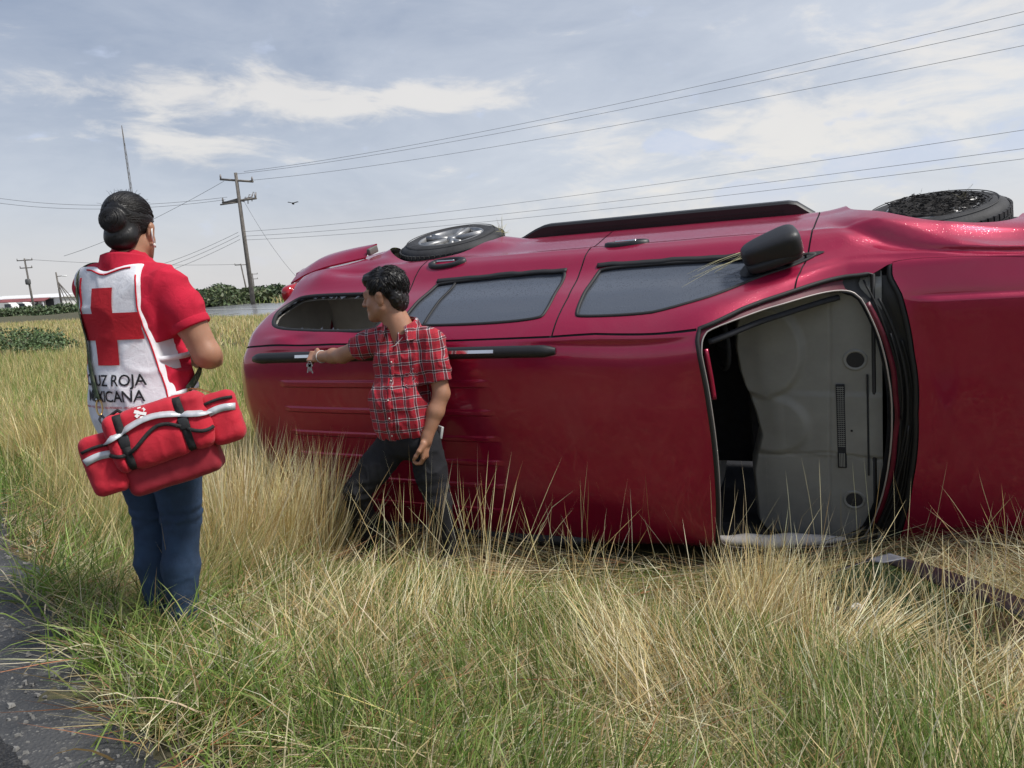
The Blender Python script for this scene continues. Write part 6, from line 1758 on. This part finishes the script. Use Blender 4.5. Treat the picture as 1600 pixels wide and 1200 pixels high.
def wp(a, b, o=0.): return wd1*a+wd2*b+wn*(.05*math.sin(math.pi*a/1.45)+.02*math.sin(math.pi*b/.66)+.012*math.sin(a*9)*math.sin(b*7)+o)
def slab(name, a0, a1, b0, b1, o, th, mat, n=30, m=16, par=wind):
    V = [wp(a0+(a1-a0)*i/n, b0+(b1-b0)*j/m*(1-.10*abs(i/n*2-1)**2), o+k*th) for k in (0, 1) for i in range(n+1) for j in range(m+1)]
    q = (n+1)*(m+1); g = lambda i, j, k: k*q+i*(m+1)+j
    Fc = [[g(i, j, 1), g(i+1, j, 1), g(i+1, j+1, 1), g(i, j+1, 1)] for i in range(n) for j in range(m)]+[[g(i, j, 0), g(i, j+1, 0), g(i+1, j+1, 0), g(i+1, j, 0)] for i in range(n) for j in range(m)]
    Fc += [[g(i, 0, 0), g(i+1, 0, 0), g(i+1, 0, 1), g(i, 0, 1)] for i in range(n)]+[[g(i, m, 0), g(i, m, 1), g(i+1, m, 1), g(i+1, m, 0)] for i in range(n)]
    Fc += [[g(0, j, 0), g(0, j, 1), g(0, j+1, 1), g(0, j+1, 0)] for j in range(m)]+[[g(n, j, 0), g(n, j+1, 0), g(n, j+1, 1), g(n, j, 1)] for j in range(m)]
    return mesh(name, V, Fc, mat, par)
slab('glass_pane', 0, 1.45, 0, .66, 0, .003, m_lam)
slab('edge_band', .10, 1.45, -.003, .13, .0065, .003, m_frit, 40, 3)
slab('edge_band', -.004, .03, 0, .5, .0065, .003, m_frit, 3, 12)
slab('sensor_patch', .0, .13, .0, .14, .010, .003, simple('grey_patch', (.13, .135, .16), .6, noise=.2), 6, 6)

def scrap(name, c, size, mat, label, cat, seed):
    bm = bmesh.new(); bmesh.ops.create_icosphere(bm, subdivisions=3, radius=1)
    for v in bm.verts:
        k = 1+.5*float(vnoise(np.array(v.co)*1.8+seed)); v.co = Vector((v.co.x*size[0]*k, v.co.y*size[1]*k, v.co.z*size[2]*k))
    bm.verts.index_update(); o = mesh(name, [v.co for v in bm.verts], [[v.index for v in f.verts] for f in bm.faces], mat, None, False, c); bm.free()
    return tag(o, label, cat)
scrap('crumpled_paper', (1.47, 3.35, .24), (.030, .02, .022), simple('white_paper', (.75, .75, .76), .8), 'small crumpled white scrap in the grass near the windshield pillar', 'litter', 3.3)
scrap('plastic_fragment', (-.86, 2.28, .47), (.075, .022, .018), m_black, 'black plastic splinter lying in the straw at the lower left', 'debris', 8.1)
scrap('plastic_fragment', (1.40, 3.37, .22), (.035, .02, .02), m_black, 'black plastic chip beside the small white scrap', 'debris', 2.2)

# mud and torn grass packed into the front wheel
m_mud = simple('dark_mud', (.022, .020, .019), .95, noise=.5, nscale=40, bumps=.9, bscale=120)
mud = thing('mud_clod', 'dark mud and torn grass packed into the front wheel of the wreck', 'mud', tuple(car_pt(WX[0], .874, .405)))
mo = np.array(mud.location); ax_ = _CR
n1_, n2_ = 26, 48; V = []
for i in range(n1_):
    r = .258*i/(n1_-1)
    for j in range(n2_):
        a = 2*math.pi*j/n2_; q = np.array([r*math.cos(a)+.03, 0, r*math.sin(a)*.95]); hgt_ = .016+.022*(1-(i/(n1_-1))**2)*(1+.8*float(vnoise(q*11)))+.012*float(vnoise(q*45+3))
        V.append(ax_@(q+np.array([0, hgt_-.045*(i == n1_-1), 0])))
Fc = [[i*n2_+j, i*n2_+(j+1) % n2_, (i+1)*n2_+(j+1) % n2_, (i+1)*n2_+j] for i in range(n1_-1) for j in range(n2_)]
mesh('packed_mud', V, Fc, m_mud, mud)
rt_ = MB(); r_ = np.random.default_rng(5)
for k in range(900):
    a = r_.uniform(0, 6.28); r = .250*math.sqrt(r_.random()); q = np.array([r*math.cos(a)+.03, .026+.020*(1-(r/.28)**2), r*math.sin(a)])
    v = np.array([r_.normal(), r_.uniform(-.2, .35), r_.normal()]); v /= np.linalg.norm(v); L_ = r_.uniform(.015, .045)
    w_ = np.cross(v, r_.normal(size=3)); w_ = w_/np.linalg.norm(w_)*.0018
    rt_.add([ax_@(q-w_), ax_@(q+w_), ax_@(q+v*L_*.6+w_+[0, .004, 0]), ax_@(q+v*L_)], [(0, 1, 2, 3)])
o = rt_.build('torn_roots', m_mud, mud, False); o['kind'] = 'stuff'
def sprig(name, pts, n, spread, mat_c, label, Lr=(.12, .3), group=None, dirv=None, w=.0022):
    mb = MB(); r_ = np.random.default_rng(len(name)+n)
    b = np.array(pts[0], float)
    for k in range(n):
        v = (np.array(dirv)+r_.normal(0, spread, 3)); v /= np.linalg.norm(v); L_ = r_.uniform(*Lr); p0 = r_.normal(0, .012, 3); side = np.cross(v, r_.normal(size=3)); side /= np.linalg.norm(side)
        q = [p0, p0+v*L_*.5, p0+v*L_+np.array([0, 0, -.06*L_])]
        mb.tube(q, [w*.6, w*.5, w*.2], 4)
    o = mb.build(name, simple(name+'_straw', mat_c, .7), None, False); o.location = b; return tag(o, label, 'straw', group)
sprig('straw_sprig', [car_pt(-2.72, .96, .36)], 16, .55, (.45, .42, .20), 'wisp of grass caught on the rear wheel', (.03, .14), None, (0, 0, 1), .002)
sprig('straw_sprig', [car_pt(-.98, .885, 1.13)], 8, .12, (.55, .50, .28), 'pale straws hooked under the wing mirror across the window', (.16, .40), None, tuple(CARM.to_3x3() @ Vector((-.62, -.16, .30))), .0019)
sprig('straw_sprig', [car_pt(.10, .895, .40)], 5, .8, (.25, .22, .12), 'thin stem poking up from the mud in the front wheel', (.04, .12), None, (0, 0, 1), .0016)

# ---------------------------------------------------------------- far things
CAMR = np.array(cam.matrix_world.to_3x3())
def far(px, py, Y):
    d_ = CAMR@np.array([(px-800)/F, -(py-600)/F, -1.]); return np.array([0, 0, 1.7])+d_*Y/d_[1]
m_wood = simple('weathered_pole', (.16, .145, .13), .9, noise=.3, nscale=3)
m_wire = simple('wire', (.16, .165, .175), .6)
m_ceram = simple('insulator', (.20, .18, .17), .4)
def pole(name, top, foot, Y, r, label, arms, extras=None, group='utility poles beyond the highway'):
    a, b = far(*foot, Y), far(*top, Y); b[2] = b[2]; g = float(ground(a[0], a[1])); a = a+(a-b)*((a[2]-g+.3)/(b[2]-a[2]+1e-6)) if a[2] > g else a
    t_ = thing(name, label, 'utility pole', tuple(a), group)
    L_ = b-a
    into(MB().tube([a, a+L_*.5, b], [r, r*.85, r*.65], 10).build('pole_shaft', m_wood, t_), *a)
    u = L_/np.linalg.norm(L_)
    for (h, half, tilt, nins) in arms:
        c_ = a+L_*h; d_ = np.array([1., -.25, tilt]); d_ /= np.linalg.norm(d_)
        ar = into(MB().tube([c_-d_*half, c_+d_*half], r*.42, 4).build('crossarm', m_wood, t_), *a)
        for q in np.linspace(-1, 1, nins):
            p0 = c_+d_*half*q*.95; into(MB().tube([p0, p0+u*.16, p0+u*.32], [r*.22, r*.42, r*.22], 8).build('insulator', m_ceram, ar), *a)
    if extras: extras(t_, a, L_, u, r)
    return a, L_
def main_extra(t_, a, L_, u, r):
    c_ = a+L_*.80
    for k, dz_ in enumerate((-.10, .02, .14)):
        d_ = np.array([-1., .3*k, .0]); d_ /= np.linalg.norm(d_); into(MB().tube([c_+[0, 0, dz_], c_+d_*1.3+[0, 0, dz_-.12]], .05, 6).build('stay_bracket', m_wood, t_), *a)
    for k in range(3):
        q = c_+np.array([.35+.28*k, -.1, -.1+.15*k]); into(MB().tube([c_, q, q+[.1, 0, .3], q+[.28, 0, .28], q+[.25, 0, -.15]], .035, 6).build('fuse_cutout', m_ceram, t_), *a)
MP, ML = pole('utility_pole', (368, 270), (396, 476), 55, .17, 'tall leaning wooden power pole with crossarm, nearest pole behind the wreck tail', [(.945, 1.25, -.14, 3), (.80, 1.3, .05, 2)], main_extra)
pole('utility_pole', (376, 412), (385, 452), 130, .15, 'small distant pole just left of the tall pole foot', [(.97, 1.1, .0, 2)])
pole('utility_pole', (394, 427), (398, 454), 175, .15, 'smallest distant pole just right of the tall pole', [(.97, 1.3, .0, 2), (.8, 1.2, 0, 2)])
def trafo(t_, a, L_, u, r):
    c_ = a+L_*.60; V, Fc = superell(c_+np.array([.05, -.3, 0]), (.32, .32, .45), .5, Matrix.Identity(3), 12, 8); into(mesh('transformer', V, Fc, simple('transformer_grey', (.10, .10, .10), .6), t_), *a)
pole('utility_pole', (38, 404), (53, 481), 120, .17, 'grey pole with two crossarms and a transformer, leftmost in the photo', [(.97, 1.4, 0, 3), (.84, 1.1, 0, 3)], trafo)
# lattice of stays with a street lamp next to it
a, b = far(97, 478, 115), far(88, 432, 115); t_ = thing('street_lamp', 'dark braced mast with a white lamp head, left of the woman', 'street lamp', tuple(a)); I_ = lambda o: into(o, *a)
I_(MB().tube([a, b+[0, 0, .6]], [.16, .10], 8).build('mast', m_wood, t_))
for dx in (.9, 1.8, 2.6): I_(MB().tube([b+(a-b)*.15, a+[dx, 0, -.3]], .07, 6).build('stay', m_wood, t_))
I_(MB().tube([b, b+[.9, 0, .05]], .05, 6).build('lamp_arm', m_wood, t_))
V, Fc = superell(b+np.array([1.15, 0, .04]), (.36, .2, .09), .6, Matrix.Identity(3), 12, 8); I_(mesh('lamp_head', V, Fc, simple('lamp_white', (.85, .85, .83), .4), t_))
# thin antenna mast behind the woman's head
a, b = far(232, 474, 60), far(190, 196, 60); a[2] = float(ground(a[0], a[1]))-.2
t_ = thing('radio_mast', 'thin guyed radio mast rising above the head of the woman', 'mast', tuple(a)); I_ = lambda o: into(o, *a)
mb = MB()
for k in range(3):
    o3 = np.array([.11*math.cos(2.1*k), .11*math.sin(2.1*k), 0]); I_(MB().tube([a+o3, b*.85+a*.15+o3*.6, b+o3*.15], [.022, .018, .012], 6).build('mast_leg', m_wood, t_))
for k in range(60):
    q0 = a+(b-a)*k/60; q1 = a+(b-a)*(k+1)/60; o0 = np.array([.11*math.cos(2.1*(k % 3)), .11*math.sin(2.1*(k % 3)), 0])*(1-k/75); o1 = np.array([.11*math.cos(2.1*((k+1) % 3)), .11*math.sin(2.1*((k+1) % 3)), 0])*(1-k/75); mb.tube([q0+o0, q1+o1], .010, 4)
l_ = I_(mb.build('lattice', m_wood, t_)); l_['kind'] = 'stuff'
# power lines
def wire(p0, p1, sag, label, group, r=.014, n=40):
    p0, p1 = np.array(p0, float), np.array(p1, float); t = np.linspace(0, 1, n)[:, None]; P_ = p0+(p1-p0)*t; P_[:, 2] -= (4*sag*t*(1-t))[:, 0]
    rr = np.clip(np.linalg.norm(P_, axis=1)*.00021, r*.45, .04)
    o = MB().tube([q-p0 for q in P_], list(rr), 5).build('power_line', m_wire, None); o.location = tuple(p0); return tag(o, label, 'power line', group)
g1 = 'upper power lines from the tall pole to the right'; g2 = 'lower power lines from the tall pole to the right'; g3 = 'lines running left from the tall pole'
for (a_, b_, ty, nm) in (((381, 268), (1600, 18), 0, 'topmost'), ((368, 272), (1600, 38), 1, 'second'), ((389, 282), (1600, 71), 2, 'third')):
    wire(far(*a_, 55), far(*b_, 20)+np.array([.0, .0, 0]), .38, nm+' of the upper power lines sloping up to the right', g1)
for (a_, b_, nm) in (((380, 362), (1600, 203), 'highest'), ((381, 369), (1600, 232), 'middle'), ((382, 375), (1600, 248), 'lowest')):
    wire(far(*a_, 55), far(*b_, 20), .30, nm+' of the lower power lines sloping up to the right', g2)
# their continuation past the right edge of the picture
for b_ in ((1600, 18), (1600, 38), (1600, 71), (1600, 203), (1600, 232), (1600, 248)):
    pass
for (a_, b_, Yb, nm) in (((350, 283), (100, 400), 80, 'steep thin line falling left from the tall pole top'), ((372, 363), (200, 425), 90, 'upper of three thin lines dropping left behind the woman'), ((374, 368), (200, 432), 90, 'middle of three thin lines dropping left behind the woman'),
                        ((375, 374), (200, 440), 90, 'lowest of three thin lines dropping left behind the woman'), ((355, 308), (-60, 300), 70, 'upper level line passing behind the head of the woman'), ((352, 312), (-60, 308), 70, 'lower level line passing behind the head of the woman'),
                        ((380, 312), (470, 440), 50, 'guy wire slanting down right from the tall pole'), ((40, 405), (376, 413), 130, 'far thin line between the leftmost pole and the small pole')):
    wire(far(*a_, 55 if 'far thin' not in nm else 120), far(*b_, Yb), .4 if 'level' not in nm else .8, nm, g3, .010)
# bird
bb = MB(); bp = far(458, 318, 22); V, Fc = superell((0, 0, 0), (.03, .085, .03), 1, Matrix.Identity(3), 10, 8); bb.add(V, Fc)
for s in (-1, 1): bb.add([(0, .04, .01), (0, -.03, .01), (s*.12, -.02, .045), (s*.15, .01, .035), (0, .04, .018), (0, -.03, .018), (s*.12, -.02, .050), (s*.15, .01, .040)], [(0, 1, 2, 3), (7, 6, 5, 4), (0, 3, 7, 4), (1, 5, 6, 2), (2, 6, 7, 3)])
o = bb.build('bird', simple('bird_dark', (.02, .02, .022), .8), None); o.location = tuple(bp); tag(o, 'small dark bird flying right of the tall power pole', 'bird')

# bushes
m_leaf, T, B = material('bush_leaf'); at = T.node('ShaderNodeAttribute', attribute_name='tint')
T.l.new(at.outputs['Color'], B.inputs['Base Color']); B.inputs['Roughness'].default_value = .6
m_twig = simple('twig', (.06, .045, .03), .9)
def bush(c, rx, ry, rz, n, leaf, label, group, col=(.055, .085, .030), seed=0):
    r_ = np.random.default_rng(seed+int(abs(c[0])*100)); base = np.array([c[0], c[1], float(ground(c[0], c[1]))])
    t_ = thing('bush', label, 'bush', tuple(base), group)
    v = r_.normal(size=(n, 3)); v /= np.linalg.norm(v, axis=1)[:, None]; v[:, 2] = np.abs(v[:, 2])
    rad = r_.uniform(.55, 1.05, n)**.6*(1+.45*vnoise(v*2.6+seed)); p = v*rad[:, None]*np.array([rx, ry, rz])
    nn = r_.normal(size=(n, 3)); nn /= np.linalg.norm(nn, axis=1)[:, None]; t1 = np.cross(nn, r_.normal(size=(n, 3))); t1 /= np.linalg.norm(t1, axis=1)[:, None]; t2 = np.cross(nn, t1)
    s = leaf*r_.uniform(.6, 1.4, n)[:, None]
    V = np.stack([p-t1*s, p+t2*s*.5, p+t1*s, p-t2*s*.5], 1).reshape(-1, 3); Fq = np.arange(4*n).reshape(n, 4)
    o = mesh('foliage', V, Fq, m_leaf, t_, False); o['kind'] = 'stuff'
    cc = np.array(col)*r_.uniform(.6, 1.7, (n, 1))*(1+r_.normal(0, .08, (n, 3))); cc = np.concatenate([np.clip(cc, .01, 1), np.ones((n, 1))], 1).repeat(4, 0).astype(np.float32)
    a_ = o.data.attributes.new('tint', 'FLOAT_COLOR', 'POINT'); a_.data.foreach_set('color', cc.ravel())
    mb = MB()
    for k in range(5): a__ = r_.uniform(0, 6.28); mb.tube([(0, 0, -.05), (rx*.25*math.cos(a__), ry*.25*math.sin(a__), rz*.4), (rx*.5*math.cos(a__), ry*.5*math.sin(a__), rz*.8)], [.03*rz, .02*rz, .008*rz], 5)
    mb.build('branches', m_twig, t_)
gB = 'bushes beyond the highway'
for k, (px, w_, h_, Y, col, lab) in enumerate(((323, 2.6, 1.1, 62, (.05, .075, .035), 'dark bush beyond the highway, nearest to the arm of the woman'), (345, 2.6, 1.45, 68, (.045, .068, .030), 'tallest dark bush beyond the highway, left of the pale one'),
    (368, 2.8, 1.25, 60, (.085, .11, .05), 'paler grey green bush just left of the tall pole foot'), (388, 2.2, 1.2, 66, (.065, .09, .035), 'dark bush standing behind the tall pole foot'), (410, 2.6, 1.15, 63, (.055, .08, .035), 'dark bush touching the tail of the wreck'),
    (435, 3.0, 1.1, 64, (.055, .08, .035), 'dark bush hidden behind the wreck tail'))):
    c_ = far(px, 470, Y); bush(c_, w_, w_*.7, h_, 2600, .16, lab, gB, col, k)
gC = 'green shrubs on the near side of the highway at the left'
for k, (px, w_, h_, Y, lab) in enumerate(((8, 1.3, .62, 17, 'green shrub at the left edge before the far road'), (38, 1.1, .55, 19, 'low green shrub in front of the far buildings'), (70, .7, .45, 19, 'small green shrub right of the other low shrubs'))):
    c_ = far(px, 505, Y); bush(c_, w_, w_*.7, h_, 2200, .035, lab, gC, (.075, .115, .045), 20+k)
gD = 'roadside greenery before the buildings'
for k, (px, w_, Y, lab) in enumerate(((15, 6, 105, 'long low hedge before the white shop'), (60, 7, 108, 'long low hedge before the red roofed canopy'), (98, 4, 100, 'hedge at the foot of the street lamp'))):
    c_ = far(px, 482, Y); bush(c_, w_, 2, 1.05, 1600, .22, lab, gD, (.07, .10, .045), 40+k)
# a low line of trees along the horizon on both sides
for k, px in enumerate((-620, -420, -220, 128, 165, 300, 520, 760, 1000, 1250, 1500, 1750, 2050)):
    Y = 240+30*math.sin(k*2.3); c_ = far(px, 470, Y); bush(c_, 16, 8, 2.2+.8*math.sin(k*1.7), 1300, .7, {128: 'low dark tree clump on the horizon just left of the woman', 300: 'low dark tree clump on the horizon left of the bushes by the highway'}.get(px, 'low dark tree clump along the horizon'), 'tree clumps along the horizon', (.05, .075, .035), 60+k)

# buildings at the far left
m_wwall = simple('white_wall', (.72, .71, .69), .8, noise=.06, nscale=1.0); m_wroof = simple('white_metal_roof', (.74, .73, .72), .5)
m_rroof = simple('red_tin_roof', (.22, .06, .06), .6, noise=.2, nscale=1); m_dkdoor = simple('dark_opening', (.03, .03, .032), .7); m_pwin = simple('dark_window', (.05, .06, .07), .2)
def house(c, wd_, dp, ht, roofh, name, label, wallm, roofm, openings, canopy=None):
    g = float(ground(c[0], c[1])); t_ = thing(name, label, 'building', (c[0], c[1], g)); 
    MB().box((0, 0, ht/2), (wd_, dp, ht)).build('wall', wallm, t_, False)
    rf = MB().add([(-wd_/2-.5, -dp/2-.5, ht), (wd_/2+.5, -dp/2-.5, ht), (wd_/2+.5, dp/2+.5, ht), (-wd_/2-.5, dp/2+.5, ht), (-wd_/2-.5, 0, ht+roofh), (wd_/2+.5, 0, ht+roofh)], [(0, 1, 5, 4), (2, 3, 4, 5), (0, 4, 3), (1, 2, 5), (0, 3, 2, 1)]).build('roof', roofm, t_, False)
    for (x, z, w_, h_, kind) in openings:
        o = MB().box((x, -dp/2-.02, z), (w_, .08, h_)).build(kind, m_dkdoor if kind == 'door' else m_pwin, t_, False)
        fr = MB()
        for (xx, zz, ww, hh) in ((x, z+h_/2, w_+.2, .1), (x-w_/2, z, .1, h_), (x+w_/2, z, .1, h_)): fr.box((xx, -dp/2-.08, zz), (ww, .06, hh))
        fr.build('frame', wallm, o, False)
    if canopy:
        cw_, cd, ch = canopy; cn = MB().add([(-cw_/2, -dp/2-cd, ch), (cw_/2, -dp/2-cd, ch), (cw_/2, -dp/2, ch+.7), (-cw_/2, -dp/2, ch+.7), (-cw_/2, -dp/2-cd, ch-.12), (cw_/2, -dp/2-cd, ch-.12), (cw_/2, -dp/2, ch+.58), (-cw_/2, -dp/2, ch+.58)],
            [(0, 1, 2, 3), (7, 6, 5, 4), (0, 4, 5, 1), (3, 2, 6, 7), (1, 5, 6, 2), (0, 3, 7, 4)]).build('canopy', m_rroof, t_, False)
        for x in np.linspace(-cw_/2+.3, cw_/2-.3, 6): MB().box((x, -dp/2-cd+.2, ch/2), (.22, .22, ch-.1)).build('post', wallm, t_, False)
c_ = far(62, 480, 165); house(c_, 13.5, 8, 2.5, .75, 'warehouse', 'long white warehouse with a red tin canopy at the far left', m_wwall, m_wroof, [(-4.5, 1.2, 1.6, 2.3, 'door'), (-1.5, 1.4, 1.4, 1., 'window'), (1.5, 1.4, 1.4, 1., 'window'), (4.5, 1.2, 1.8, 2.3, 'door')], (9.5, 2.6, 1.9))
c_ = far(8, 480, 150); house(c_, 7.0, 6, 1.9, .25, 'roadside_shop', 'low white shop with dark openings at the left edge', m_wwall, m_wroof, [(-2, 1., 1.2, 1.6, 'door'), (.2, 1.2, 1.2, .9, 'window'), (2.2, 1.1, 1.3, 1.6, 'door')])
c_ = far(96, 480, 190); house(c_, 9, 6, 3.0, .6, 'storage_shed', 'pale pink shed behind the street lamp', simple('pink_wall', (.58, .46, .43), .8), m_wroof, [(-1.5, 1.2, 1.4, 1.2, 'window'), (2, 1.1, 1.4, 2., 'door')])
def van(px, Y, label):
    c_ = far(px, 482, Y); g = float(ground(c_[0], c_[1])); t_ = thing('parked_van', label, 'van', (c_[0], c_[1], g), 'white vans by the shops')
    prof = [(-2.2, .35), (-2.2, 1.75), (-1.9, 1.9), (1.0, 1.9), (1.7, 1.15), (2.25, 1.0), (2.3, .35)]; V = [(x, y, z) for y in (-.9, .9) for x, z in prof]; n = len(prof)
    mesh('van_body', V, [list(range(n))[::-1], list(range(n, 2*n))]+[[i, (i+1) % n, n+(i+1) % n, n+i] for i in range(n)], m_wwall, t_, False)
    MB().box((.9, -.91, 1.45), (.9, .03, .5)).build('side_window', m_pwin, t_, False)
    for x in (-1.4, 1.45):
        MB().lathe([(.0001, 0), (.33, 0), (.34, .08), (.34, .2), (.0001, .22)], 16, Matrix.Translation((x, -.95, .34)) @ Matrix.Rotation(-math.pi/2, 4, 'X')).build('wheel', m_rubber, t_)
van(9, 118, 'white van parked by the low shop, further left'); van(31, 122, 'white van parked by the canopy, further right')
